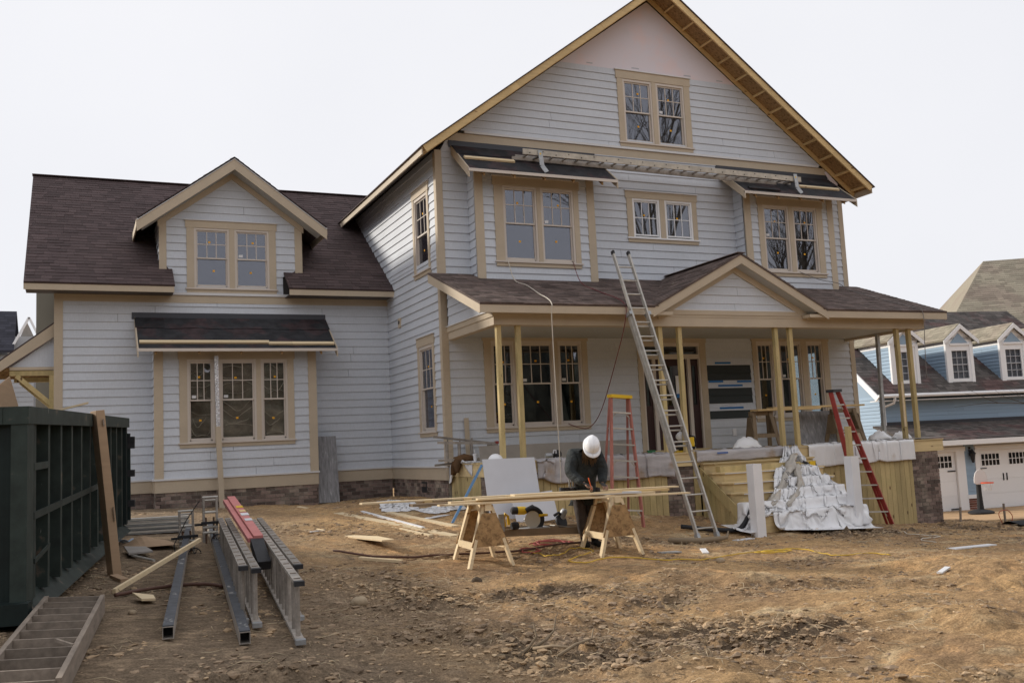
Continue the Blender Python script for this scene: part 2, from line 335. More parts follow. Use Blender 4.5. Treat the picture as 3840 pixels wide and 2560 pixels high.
def shingles(parent, O, U, S, W_, H_, m, cuts=(), dyn=None, exp=.143, wid=.30, name='shingle'):
    """courses of overlapping shingles on the plane O + u U + s S (U along the eave, S up the slope)"""
    O, U, S = np.array(O, float), vnorm(U), vnorm(S); Nn = np.cross(U, S); Nn = Nn if Nn[2] > 0 else -Nn; s = 0.; row = 0
    while s < H_-.02:
        s1 = min(s+exp+.03, H_)
        for a, b in subtract((0., W_), [(c[0], c[1]) for c in cuts if not (c[3] <= s+.02 or c[2] >= s+exp-.02)]+(dyn(s) if dyn else [])):
            x = a; first = True
            while x < b:
                w = wid*RN.uniform(.55, 1.25)
                if first: w *= RN.random(); first = False
                x1 = min(x+max(w, .05), b)
                t = .011+RN.choice((0, 0, .005)); ds = RN.uniform(-.006, .006); Q = lambda u, v, n: O+U*u+S*v+Nn*n
                vs = [Q(x+.002, s+ds, .0), Q(x1-.002, s+ds, .0), Q(x1-.002, s1, -.002), Q(x+.002, s1, -.002), Q(x+.002, s+ds, t), Q(x1-.002, s+ds, t), Q(x1-.002, s1, .004), Q(x+.002, s1, .004)]
                piece(name, vs, MB.HEX, m, parent, name+'s'); x = x1
        s += exp; row += 1
def window(parent, P, units, zt, zb, cu0, cu1, meet=None, munt=None, head=(.1, .30), single=False, cas=None, vin=None, gls=None, sill=True, stick=True, munts=True, label=None, name='window'):
    """double-hung units in a casing: casing mesh > frame, sash, pane, muntin, sill, sticker"""
    cas = cas or TAN; vin = vin or VIN; gls = gls or GLS; mb = MB(); hb, ht = zt+head[0], zt+head[1]; zs = zb-.065
    us = [cu0]+[x for a in units for x in a]+[cu1]
    for i in range(0, len(us), 2): fbox(mb, P, us[i], us[i+1], zs, hb, -.06, .042)
    fbox(mb, P, cu0-.025, cu1+.025, hb, ht, -.02, .048)
    fbox(mb, P, cu0, cu1, zs-.10, zs-.022, .0, .045)
    wn = mb.build(name, cas, parent)
    if label: wn['label'] = label
    fbox(MB(), P, cu0-.05, cu1+.05, ht, ht+.022, -.02, .075).build('head_cap', CAP if cas is TAN else vin, wn)
    if sill: fbox(MB(), P, cu0-.03, cu1+.03, zs-.022, zs+.008, -.02, .075).build('sill', vin, wn)
    meet = meet if meet is not None else (zt+zb)/2
    for (a, b) in units:
        fr = MB(); f = .045
        fbox(fr, P, a, b, zt, hb, -.06, .03); fbox(fr, P, a, b, zs, zb-.03, -.06, .03); fbox(fr, P, a, a+f, zb-.03, zt, -.06, .03); fbox(fr, P, b-f, b, zb-.03, zt, -.06, .03)
        fr.build('frame', vin, wn); g0, g1 = a+f, b-f
        sashes = [(zb, zt, .0)] if single else [(meet, zt, .0), (zb, meet, -.028)]
        for i, (q0, q1, nn) in enumerate(sashes):
            s_ = MB(); w = .032; t0 = q0-(.0 if (single or i) else .018); t1 = q1+(.018 if i else 0)
            fbox(s_, P, g0, g0+w, t0, t1, nn-.03, nn); fbox(s_, P, g1-w, g1, t0, t1, nn-.03, nn)
            fbox(s_, P, g0+w, g1-w, t0-(0 if not i else .028), t0+w, nn-.03, nn); fbox(s_, P, g0+w, g1-w, t1-w, t1, nn-.03, nn)
            s_.build('sash', vin, wn); pa, pb, pz0, pz1 = g0+w, g1-w, t0+w, t1-w
            fbox(MB(), P, pa, pb, pz0, pz1, nn-.02, nn-.014).build('pane', gls, wn)
            if i == 0 and munts:
                for q in (1, 2):
                    x = pa+(pb-pa)*q/3; fbox(MB(), P, x-.009, x+.009, pz0, pz1, nn-.024, nn-.006).build('muntin', vin, wn)
                zm = munt if munt is not None else (pz0+pz1)/2
                fbox(MB(), P, pa, pb, zm-.009, zm+.009, nn-.025, nn-.007).build('muntin', vin, wn)
            if stick:
                x = pa+(pb-pa)*RN.uniform(.42, .58); z = (pz0+pz1)/2+(.06 if i == 0 else .0)+RN.uniform(-.02, .05)
                fbox(MB(), P, x-.024, x+.024, z-.02, z+.02, nn-.0135, nn-.011).build('sticker', ORG, wn)
                if i == 0 and RN.random() < .6: fbox(MB(), P, pa+.02, pa+.11, pz0+.03, pz0+.09, nn-.0135, nn-.011).build('label_sheet', SCR, wn)
    return wn

# ------------------------------------------------------------------ ground height
GP = np.array([(-7.2,-9.6,-.92),(-6.2,-2.5,-.75),(-5.5,3,-.59),(-2,3.1,-.69),(0,3.68,-.68),(-1.8,-6.4,-1.21),(0,-5.9,-1.2),(3.1,-4.4,-1.42),(3.5,-2.5,-1.12),(.05,0,-.66),(10.7,-2.5,-1.8),(6.65,-4.2,-1.53),(4.3,-4.2,-1.42),(-6.86,-18,-1.35),(-2,-12,-1.4),(4,-10,-1.55),(12,-8,-1.9),(8.7,-3.,-1.7),(-12,3,-.6),(-12,-9,-.9),(20,0,-2.3),(25,-12,-2.6),(7,-14,-1.75),(22,10,-2.72),(34,12,-2.85),(40,30,-2.9),(-25,20,-.8),(-30,-20,-1.2),(10,-35,-1.8),(45,-30,-2.8),(0,45,-1.5),(6,4,-1.2),(-7,9,-.6),(-4.5,-5.,-.98),(17,2,-2.5),(20,5,-2.72),(15,-1,-2.15)])
def _tps():
    n = len(GP); d = np.linalg.norm(GP[:, None, :2]-GP[None, :, :2], axis=2); K = np.where(d > 0, d*d*np.log(d+1e-9), 0)+.2*np.eye(n)
    Pm = np.hstack([np.ones((n, 1)), GP[:, :2]]); Mx = np.block([[K, Pm], [Pm.T, np.zeros((3, 3))]]); return np.linalg.solve(Mx, np.concatenate([GP[:, 2], np.zeros(3)]))
GS = _tps()
def gv(x, y):
    x = np.asarray(x, float); y = np.asarray(y, float); d = np.sqrt((x[..., None]-GP[:, 0])**2+(y[..., None]-GP[:, 1])**2)
    z = np.where(d > 0, d*d*np.log(d+1e-9), 0)@GS[:len(GP)]+GS[-3]+GS[-2]*x+GS[-1]*y
    far = np.clip((np.sqrt((x-2)**2+(y-2)**2)-45)/40, 0, 1); return z*(1-far)+far*np.clip(z, -3.2, -1.)*0.5+far*-1.2
def g(x, y): return float(gv(np.array([x]), np.array([y]))[0])

# ------------------------------------------------------------------ ground (one sheet, fine near the yard)
_tab = np.random.RandomState(3).rand(256, 256)
def vn(x, y):
    xi, yi = np.floor(x).astype(int), np.floor(y).astype(int); fx, fy = x-xi, y-yi; fx, fy = fx*fx*(3-2*fx), fy*fy*(3-2*fy)
    T = lambda a, b: _tab[a % 256, b % 256]
    return (T(xi, yi)*(1-fx)+T(xi+1, yi)*fx)*(1-fy)+(T(xi, yi+1)*(1-fx)+T(xi+1, yi+1)*fx)*fy
def fbm(x, y, o=4, gain=.5):
    s, a, t = 0, 1, 0
    for i in range(o): s = s+a*vn(x*2**i+17*i, y*2**i+31*i); t += a; a *= gain
    return s/t
RB = ((-4.2, -7.6, .9, .9, 1.), (-3.9, -9.1, .8, .9, .9), (-4.5, -10.0, .8, .6, .6), (-2.2, -8.5, 1.0, .45, .8), (-1.5, -9.4, .9, .45, .9), (-3.5, -11.4, .9, .6, .7), (-2.8, -11.9, .9, .7, 1.), (-1.7, -11.8, .8, .7, 1.), (-1.2, -10.8, .8, .4, .7), (-.4, -11.2, .8, .5, .5), (5.0, -4.5, 1.6, .5, .9), (7.6, -4.3, 2., .9, 1.), (9.5, -4.0, 2., 1.0, .8), (-5.8, -11.6, .8, .5, .5), (1.2, -4.6, 1., .4, .4), (2.2, -9.2, 1.2, .3, .5))   # churned spots: x, y, radii, weight
def rough_mask(x, y):
    n = fbm(x*.9+3, y*1.3+8, 4); m = np.clip((n-.46)/.2, 0, 1)*.40
    for cx, cy, rx, ry, w in RB: m = m+w*np.exp(-((x-cx)/rx)**2-((y-cy)/ry)**2)*(.45+1.1*np.clip((n-.36)/.25, 0, 1))*.8
    return np.clip(m, 0, 1.15)
def dirt(x, y):
    inside = ((x > -.1) & (x < 10.9) & (y > -2.4)) | ((x > -7.2) & (x < .1) & (y > 3.2))
    rm = rough_mask(x, y); low = (fbm(x*.5, y*.5, 3)-.5)*.13+np.clip(fbm(x*1.1+50, y*1.5+20, 3)-.5, 0, 1)*.42*np.clip((-7.6-y)/1.5, 0, 1)
    clod = np.abs(fbm(x*4.1, y*4.1, 5, .62)-.5)*2; cl2 = np.clip(fbm(x*7.+40, y*7.+9, 3, .6)-.47, 0, 1)*.55
    z = low+rm*(clod*.14+cl2*.34-.06)+(fbm(x*13, y*13, 4, .65)-.5)*.045
    a = x*.62+y*.78                                       # shallow wheel ruts running across the yard
    rut = sum(np.exp(-((a-c0-.35*np.sin(x*.4))/.28)**2) for c0 in (-8.4, -6.8)) ; tread = (np.sin((x*.78-y*.62)*18)*.5)*.018
    z = z+rut*(-.075+tread*1.4)*np.clip((x+4)/2, 0, 1)
    z = z*(1-.72*np.clip((-4.5-x)/.5, 0, 1)*np.clip((y+11.9)/.6, 0, 1))         # the lay-down strip is trodden flat
    edge = np.clip((np.sqrt((x-1)**2+(y+6)**2)-22)/8, 0, 1)
    return np.where(inside, -.25, z*(1-edge*.7))
def axis(lo, hi, step, far, k=1.25):
    mid = list(np.arange(lo, hi, step)); r, s = [], step
    x = mid[-1]
    while x < far: s *= k; x += s; r.append(x)
    l, s, x = [], step, mid[0]
    while x > -far: s *= k; x -= s; l.append(x)
    return np.array(l[::-1]+mid+r)
gx = axis(-8.4, 12.4, .042, 500); gy = axis(-14.2, 4.2, .038, 500); X, Y = np.meshgrid(gx, gy); Zg = gv(X.ravel(), Y.ravel()).reshape(X.shape)+dirt(X, Y)
nx_, ny_ = len(gx), len(gy); idx = np.arange(nx_*ny_).reshape(ny_, nx_)
quads = np.stack([idx[:-1, :-1], idx[:-1, 1:], idx[1:, 1:], idx[1:, :-1]], -1).reshape(-1, 4)
gm = bpy.data.meshes.new('ground'); V = np.stack([X.ravel(), Y.ravel(), Zg.ravel()], -1)
gm.vertices.add(len(V)); gm.vertices.foreach_set('co', V.ravel()); gm.loops.add(quads.size); gm.loops.foreach_set('vertex_index', quads.ravel())
gm.polygons.add(len(quads)); gm.polygons.foreach_set('loop_start', np.arange(len(quads))*4); gm.polygons.foreach_set('loop_total', np.full(len(quads), 4)); gm.update(calc_edges=True)
gm.polygons.foreach_set('use_smooth', np.ones(len(quads), bool)); RMv = rough_mask(X.ravel(), Y.ravel())
at = gm.attributes.new('clods', 'FLOAT', 'POINT'); at.data.foreach_set('value', RMv.astype(np.float32))
def ground_mat():
    m = bpy.data.materials.new('bare_clay_soil'); m.use_nodes = True; t = m.node_tree; t.nodes.clear(); n, l = t.nodes.new, t.links.new
    out = n('ShaderNodeOutputMaterial'); b = n('ShaderNodeBsdfPrincipled'); l(b.outputs[0], out.inputs[0]); b.inputs['Roughness'].default_value = .95; b.inputs['Specular IOR Level'].default_value = .12
    tcn = n('ShaderNodeTexCoord')
    def noise(s, det=6, r=.6):
        mp = n('ShaderNodeMapping'); mp.inputs['Scale'].default_value = s if hasattr(s, '__len__') else (s, s, s); l(tcn.outputs['Object'], mp.inputs[0])
        z = n('ShaderNodeTexNoise'); z.inputs['Scale'].default_value = 1; z.inputs['Detail'].default_value = det; z.inputs['Roughness'].default_value = r; l(mp.outputs[0], z.inputs['Vector']); return z.outputs[0]
    def ramp(v, a, c): r = n('ShaderNodeMapRange'); r.inputs[1].default_value = a; r.inputs[2].default_value = c; l(v, r.inputs[0]); return r.outputs[0]
    def mixc(f, a, c):
        k = n('ShaderNodeMix'); k.data_type = 'RGBA'; l(f, k.inputs[0])
        if isinstance(a, tuple): k.inputs[6].default_value = (*a, 1)
        else: l(a, k.inputs[6])
        k.inputs[7].default_value = (*c, 1); return k.outputs[2]
    c = mixc(ramp(noise(.55), .40, .62), (.52, .335, .168), (.35, .225, .125))          # clay and darker topsoil
    c = mixc(ramp(noise((.9, 2.2, 1)), .55, .70), c, (.60, .455, .275))                  # pale dry crust
    c = mixc(ramp(noise(1.9), .57, .66), c, (.56, .34, .165))                          # orange clay
    at = n('ShaderNodeAttribute'); at.attribute_name = 'clods'; mm = n('ShaderNodeMath'); mm.operation = 'MULTIPLY'; l(at.outputs['Fac'], mm.inputs[0]); l(ramp(noise(3.2), .34, .56), mm.inputs[1])
    c = mixc(mm.outputs[0], c, (.165, .118, .078))                                      # churned dark soil
    sp = n('ShaderNodeSeparateXYZ'); l(tcn.outputs['Object'], sp.inputs[0])
    ad = n('ShaderNodeMath'); ad.operation = 'MULTIPLY_ADD'; l(noise(.8), ad.inputs[0]); ad.inputs[1].default_value = 3.; l(sp.outputs[0], ad.inputs[2])
    wet = ramp(ad.outputs[0], -1.2, -3.6); c = mixc(wet, c, (.25, .185, .125))         # damp brown soil in the drive on the left
    w2 = n('ShaderNodeMath'); w2.operation = 'MULTIPLY'; l(wet, w2.inputs[0]); l(ramp(noise((3, 2, 1)), .5, .64), w2.inputs[1])
    c = mixc(w2.outputs[0], c, (.38, .28, .185))
    for s, lo, hi in (((7, 15, 9), .66, 1.3), (55, .62, 1.36)):
        r = n('ShaderNodeMapRange'); r.inputs[1].default_value = .3; r.inputs[2].default_value = .7; r.inputs[3].default_value = lo; r.inputs[4].default_value = hi; l(noise(s, 3), r.inputs[0])
        v = n('ShaderNodeVectorMath'); v.operation = 'SCALE'; l(c, v.inputs[0]); l(r.outputs[0], v.inputs['Scale']); c = v.outputs[0]
    l(c, b.inputs['Base Color'])
    b1 = n('ShaderNodeBump'); b1.inputs['Strength'].default_value = 1.; b1.inputs['Distance'].default_value = .045; l(noise(24, 9, .72), b1.inputs['Height']); l(b1.outputs[0], b.inputs['Normal'])
    return m
gm.materials.append(ground_mat()); ground = bpy.data.objects.new('ground', gm); COL.objects.link(ground); ground['kind'] = 'structure'
GX0, GY0 = gx, gy
def gd(x, y):
    """height of the finished dirt surface"""
    x = np.array([x], float); y = np.array([y], float); return float((gv(x, y)+dirt(x, y))[0])
def gdv(x, y): return gv(x, y)+dirt(x, y)
def gds(x, y, r=.25):
    return max(gd(x+a*r, y+b*r) for a in (-1, 0, 1) for b in (-1, 0, 1))

# ------------------------------------------------------------------ the house
D = 3.679; GB = D-.6; WX = 10.96; BB = -.4
house = thing('house', 'large unfinished grey-sided house with tan trim, steep front gable and long porch', 'house', (0, 0, -.7))
PF = lambda u, z, n: (u, -n, z)                     # main front wall
PS = lambda u, z, n: (-n, u, z)                     # left side wall of the main block (u runs back)
PG = lambda u, z, n: (u, D-n, z)                    # garage wing front
PB = lambda u, z, n: (u, GB-n, z)                   # garage bay front
PU = lambda u, z, n: (u, BB-n, z)                   # upper bays
PR = lambda u, z, n: (WX+n, u, z)                   # right side wall

cut_tri_l = [(1.05, 3.19, .70, 2.55)]; cut_door = [(4.72, 6.29, -.1, 2.5)]; cut_tri_r = [(7.92, 9.99, .70, 2.55)]
cut_ctr = [(4.72, 6.36, 4.93, 5.80)]; ubL, ubR = (.72, 3.45, 3.7, 6.3), (7.61, 10.24, 3.7, 6.3)
fw = core('front_wall', house, PF, 0, WX, -.02, 6.55, cut_tri_l+cut_door+cut_tri_r+cut_ctr+[ubL, ubR], .12, DARK)
siding(fw, PF, .12, WX-.12, .06, 2.68, cut_tri_l+cut_door+cut_tri_r+[(6.466, 7.72, .73, 1.98)])
SL = .74; EZ = 6.42; rz = lambda x: EZ+SL*(min(x, WX-x)+.5)            # top of the main roof
under = lambda z: (z+.19-EZ)/SL-.5
siding(fw, PF, .12, WX-.12, 3.8, 6.53, cut_ctr+[ubL, ubR])
siding(fw, PF, lambda z: max(.12, under(z)), lambda z: WX-max(.12, under(z)), 6.53, 6.79, [ubL, ubR])
# dark colour samples tried on the wall beside the door
for z0, z1 in ((.74, .92), (1.092, 1.27), (1.27, 1.444), (1.626, 1.80), (1.80, 1.98)):
    plank(PF, 6.466, 7.72, 6.466, 7.72, z0, z1, fw, DKP)
for z0, z1 in ((.92, 1.092), (1.444, 1.626)): plank(PF, 6.466, 7.72, 6.466, 7.72, z0, z1, fw, SID)
for (a, b, z) in ((6.70, 7.15, 2.03), (6.49, 6.90, 1.60), (7.30, 7.71, 1.59), (6.75, 7.45, 1.50), (6.75, 7.43, .98)):
    setp(fbox(MB(), PF, a, b, z-.022, z+.022, .028, .031).build('masking_tape', TAPE, fw))
mb = MB(); fbox(mb, PF, 7.06, 7.16, .33, .50, .015, .05); fbox(mb, PF, 7.08, 7.14, .36, .47, .05, .06); mb.build('outlet_cover', WHT, fw)
# gable
gw = MB()
for z0, z1, spans in ((6.55, 7.2, [(0, WX)]), (7.2, 8.62, [(0, 4.66), (6.35, WX)]), (8.62, 10.66, [(0, WX)])):
    for (a, b) in spans:
        l0, l1 = max(a, under(z0)), max(a, under(z1)); h0, h1 = min(b, WX-under(z0)), min(b, WX-under(z1))
        if a > 5: l0 = l1 = a
        if b < 5: h0 = h1 = b
        gw.prism([(l0, 0, z0), (h0, 0, z0), (max(h1, l1+.01), 0, z1), (l1, 0, z1)], (0, .12, 0), .5)
gw = gw.build('gable_wall', DARK, house)
siding(gw, PF, under, lambda z: WX-under(z), 7.03, 8.865, [(4.66, 6.35, 7.2, 8.62)])
ins = MB(); zi = 8.86; ins.prism([(under(zi), -.014, zi), (WX-under(zi), -.014, zi), (WX/2+.02, -.014, 10.62), (WX/2-.02, -.014, 10.62)], (0, .012, 0)); ins.build('sheathing_board', PINK, gw)
for x, z, w in ((3.75, 8.93, .16), (4.95, 8.95, .2), (6.4, 8.94, .2), (7.35, 8.92, .18)): fbox(MB(), PF, x, x+w, z-.012, z+.012, .0145, .0165).build('print_mark', LSID, gw)
window(gw, PF, [(4.66, 5.445), (5.56, 6.345)], 8.60, 7.20, 4.51, 6.51, 7.89, 8.25, head=(.06, .25))
mb = MB(); z0 = 6.78; mb.prism([(under(z0), -.03, z0), (WX-under(z0), -.03, z0), (WX-under(6.965), -.03, 6.965), (under(6.965), -.03, 6.965)], (0, .03, 0)); mb.build('frieze_board', TAN, house)
fbox(MB(), PF, .66, WX-.66, 6.967, 7.02, .0, .065).build('drip_cap', CAP, house)
# corner boards of the main block
for nm, P, a, b, z0, z1 in (('l', PF, -.028, .12, .0, 6.56), ('r', PF, WX-.12, WX+.028, .0, 2.65), ('r2', PF, WX-.12, WX+.028, 3.9, 6.5)):
    fbox(MB(), P, a, b, z0, z1, -.002, .034).build('corner_board', TAN, house)
fbox(MB(), PS, .003, .10, .0, 6.52, -.002, .030).build('corner_board', TAN, house)
# left side wall
cs_u, cs_l = (.56, 1.41, 4.20, 5.80), (.56, 1.41, .75, 2.52)
sw = core('side_wall', house, PS, .12, 9., -.02, 6.6, [cs_u, cs_l], .12, DARK)
roofz = lambda y: 4.10+.762*(y-3.06)
siding(sw, PS, .10, D, .0, 4.35, [cs_l]); siding(sw, PS, .10, lambda z: max(3.2, 3.06+(z-4.10)/.762+.15), 4.35, 6.56, [cs_u])
window(sw, PS, [(.56, 1.41)], 5.76, 4.22, .46, 1.52, 4.98, 5.36, head=(.07, .26)); window(sw, PS, [(.56, 1.41)], 2.49, .78, .46, 1.52, 1.64, 2.05, head=(.07, .26))
mb = MB(); fbox(mb, PS, 2.62, 2.78, 3.17, 3.39, .0, .05); mb.build('wall_vent', TAN, sw); mb = MB(); mb.lathe((-.05, 2.70, 3.29), [(.045, 0), (.045, .006)], 14, (-1, 0, 0)); mb.build('vent_pipe', BLK, sw)
core('right_wall', house, PR, 0, 9., -.02, 6.6, [(1.2, 2.2, .8, 2.4)], .12, DARK)
mb = MB(); mb.prism([(0, 9., -.7), (WX, 9., -.7), (WX, 9., 6.5), (WX/2, 9., 10.5), (0, 9., 6.5)], (0, .12, 0), .5); mb.build('back_wall', SID, house)
mb = MB(); mb.box(0, WX, .12, 9, -.02, .04); mb.box(.12, WX-.12, .12, 9, 3.0, 3.2); mb.box(.12, WX-.12, .12, 9, 6.35, 6.5); mb.box(-7.1, 0, D+.15, 10, -.1, 0.); mb.box(-7.1, -.15, D+.15, 10, 3.72, 3.9); mb.box(3.9, 4.02, .2, 9, 0, 6.4); mb.build('floor_slab', DARK, house)
# -- base band and brick foundation
def base(P, u0, u1, ground_z, bl=True, d0=0.):
    fbox(MB(), P, u0, u1, -.285, -.033, -.02, .036).build('skirt_board', TAN, house); fbox(MB(), P, u0-d0, u1+d0, -.033, .003, -.02, .062).build('drip_cap', CAP, house)
    fd = fbox(MB(), P, u0, u1, ground_z-.3, -.285, -.1, .0).build('foundation', MOR, house); bricks(fd, P, u0, u1, ground_z-.12, -.288)
base(PG, -7.22, -5.30, -.62); base(PG, -1.94, -.03, -.70); base(PB, -5.335, -1.925, -.66, d0=.02); base(PS, .0, D-.04, -.68)
PBL = lambda u, z, n: (-5.317-n, u, z); PBR = lambda u, z, n: (-1.941+n, u, z)
for P in (PBL, PBR): base(P, GB+.0, D-.0, -.66)
mb = MB(); fbox(mb, PS, 1.28, 1.62, -.56, -.33, .0, .014); mb.build('crawl_vent', BLK, house)
# -- garage wing
dc = [(-4.43, -3.68, 4.19, 5.5), (-3.56, -2.80, 4.19, 5.5)]; gbcut = (-5.30, -1.96, -.1, 3.0)
gw2 = core('garage_wall', house, PG, -7.22, 0., -.02, 4.4, [gbcut, (-4.43, -2.8, 4.19, 4.6)], .12, DARK)
siding(gw2, PG, -7.08, 0., .0, 3.815, [gbcut])
fbox(MB(), PG, -7.25, -7.08, .0, 4.05, -.002, .034).build('corner_board', TAN, house)
fbox(MB(), PG, -7.08, -.0, 3.815, 3.985, .0, .03).build('frieze_board', TAN, house); fbox(MB(), PG, -5.2, -2.2, 3.987, 4.045, .0, .06).build('drip_cap', CAP, house)
core('garage_end_wall', house, lambda u, z, n: (-7.22-n, u, z), D, 11.6, -.7, 4.4, [], .12, SID)
mb = MB(); mb.prism([(-7.22, D, 4.2), (-7.22, 11.6, 4.2), (-7.22, 7.65, 7.45)], (.1, 0, 0)); mb.build('garage_gable_wall', SID, house)
MB().box(-7.2, -.15, 11.5, 11.6, -.7, 4.4).build('garage_back_wall', DARK, house)
# rear jog of the garage wing
mb = MB(); mb.box(-7.75, -7.2, 8.7, 10.5, -.7, 6.4); mb.build('rear_jog_wall', mat('olive_grey_wall', (.20, .185, .15), .8, .03), house)
# garage bay
bw = core('garage_bay_wall', house, PB, -5.317, -1.941, -.02, 3.05, [(-4.68, -4.12, .75, 2.5), (-4.02, -3.24, .75, 2.5), (-3.14, -2.56, .75, 2.5)], .1, DARK)
siding(bw, PB, -5.17, -2.09, .0, 2.95, [(-4.68, -2.56, .72, 2.5)])
for P in (PBL, PBR):
    w_ = core('garage_bay_cheek', house, P, GB+.1, D, -.02, 3.05, [], .08, DARK); siding(w_, P, GB+.05, D, .0, 2.98)
for a, b in ((-5.345, -5.16), (-2.10, -1.913)): fbox(MB(), PB, a, b, .003, 2.95, -.002, .034).build('corner_board', TAN, house)
window(bw, PB, [(-4.68, -4.12), (-4.02, -3.24), (-3.14, -2.56)], 2.45, .79, -4.84, -2.42, 1.63, 2.05, head=(.05, .22), gls=GLW)
def rake(parent, name, A, B, depth, y, th, m):
    """sloping board in the plane y, plumb cut at both ends; depth is measured straight down"""
    A, B = np.array([A[0], y, A[2]]), np.array([B[0], y, B[2]]); dn = np.array([0, 0, depth]); return MB().prism([A, B, B-dn, A-dn], (0, th, 0)).build(name, m, parent)
def bay_roof(x0, x1, yw, zw, yf, zf, nt, left_face=True, batt=(), flash=.09):
    """small felt-covered shed roof over a bay; board edges, rafter tails, nailed battens"""
    S = np.array([0, yw-yf, zw-zf]); H = np.linalg.norm(S); S = S/H; Nn = np.array([0, -S[2], S[1]])
    rf = MB(); q = lambda y, z: [(x0, y, z), (x1, y, z)]
    nx, ny = 26, 8; tp = []
    P_ = lambda i, j: np.array([x0+(x1-x0)*i/nx, yf, zf])+S*H*j/ny+Nn*(.012*(vn(np.array([i*.7+x0]), np.array([j*.8]))[0]-.3))
    rf.grid(nx, ny, lambda a, b: P_(round(a*nx), round(b*ny)), .5)
    b0 = np.array([0, yf, zf])-Nn*.03; b1 = b0+S*H
    rf.add([(x0, b0[1], b0[2]), (x1, b0[1], b0[2]), (x1, b1[1], b1[2]), (x0, b1[1], b1[2])], [(0, 1, 2, 3)], .5)
    rf = rf.build('bay_roof', FELT, house)
    lap = MB(); ym = .62; a = np.array([0, yf, zf])+S*H*ym+Nn*.016
    for i in range(7):
        u0, u1 = x0+(x1-x0)*i/7, x0+(x1-x0)*(i+1)/7; lap.add([(u0, *(a+S*RN.uniform(-.03, .03))[1:]), (u1, *(a+S*RN.uniform(-.03, .03))[1:]), (u1, *(a+S*.33*H)[1:]), (u0, *(a+S*.33*H)[1:])], [(0, 1, 2, 3)])
    lap.build('felt_lap', FELT, rf)
    MB().box(x0-.05, x1+.0, yw-.035, yw-.03+.03, zw-.06, zw+flash-.0).build('flashing', FLAS, rf)
    MB().box(x0, x1, yf-.022, yf, zf-.055, zf+.006).build('drip_edge', CAP if not left_face else VIN, rf)
    for x in (x0, x1-.025):
        lo, hi = np.array([x, yf-.02, zf+.01]), np.array([x, yw-.04, zf+.01+S[2]/S[1]*(yw-.04-yf)])
        MB().prism([lo, hi, hi-np.array([0, 0, .20]), lo-np.array([0, 0, .19])], (.025, 0, 0)).build('barge_board', TAN, rf)
    n = 5
    for i in range(n):
        x = x0+.36+(x1-x0-.72)*i/(n-1); lo = np.array([x-.02, yf+.03, zf-.035]); hi = np.array([x-.02, yw-.1, zf-.035+S[2]/S[1]*(yw-yf-.13)])
        MB().prism([lo, hi, hi-np.array([0, 0, .10]), lo-np.array([0, 0, .085])], (.04, 0, 0)).build('rafter_tail', OSB, rf)
    for (u0, u1, t, m_) in batt:
        a = np.array([0, yf, zf])+S*H*t; MB().bar((u0, *(a+Nn*.03)[1:]), (u1, *(a+Nn*.03)[1:]), .09, .04, up=Nn).build('batten', m_, rf)
    return rf
bay_roof(-5.69, -1.53, D, 3.50, 2.58, 2.68, 7, batt=((-5.64, -3.0, .17, LUM), (-3.02, -2.5, .13, LUM), (-2.5, -1.58, .13, LUM)))
# upper bays
for (a, b), (w0, w1), (c0, c1), r0, r1, bt in (((.70, 3.47), [(1.30, 2.09), (2.185, 2.975)], (1.10, 3.10), .335, 3.81, ((.42, 1.55, .42, LUM),)), ((7.59, 10.25), [(8.10, 8.875), (9.0, 9.74)], (7.955, 9.92), 7.18, 10.58, ((9.15, 10.40, .42, LUM), (7.4, 8.3, .12, FELT)))):
    cu = [(w0[0], w0[1], 4.18, 5.74), (w1[0], w1[1], 4.18, 5.74)]; bwu = core('upper_bay_wall', house, PU, a, b, 3.55, 6.2, cu, .1, DARK)
    siding(bwu, PU, a+.14, b-.14, 3.72, 6.15, [(w0[0], w1[1], 4.16, 5.74)])
    for P in ((lambda u, z, n, a=a: (a-n, u, z)), (lambda u, z, n, b=b: (b+n, u, z))):
        ck = core('upper_bay_cheek', house, P, BB+.1, .0, 3.6, 6.28, [], .08, DARK); siding(ck, P, BB+.05, -.02, 3.72, 6.25)
    for p, q in ((a-.028, a+.155), (b-.155, b+.028)): fbox(MB(), PU, p, q, 3.68, 6.1, -.002, .034).build('corner_board', TAN, house)
    window(bwu, PU, [w0, w1], 5.73, 4.22, c0, c1, 4.985, 5.38, head=(.05, .24))
    bay_roof(r0, r1, 0., 6.70, -.95, 5.92, 6, batt=bt)
window(fw, PF, [(4.72, 5.455), (5.59, 6.355)], 5.78, 4.97, 4.57, 6.48, None, 5.39, head=(.05, .21), single=True, vin=WHV)
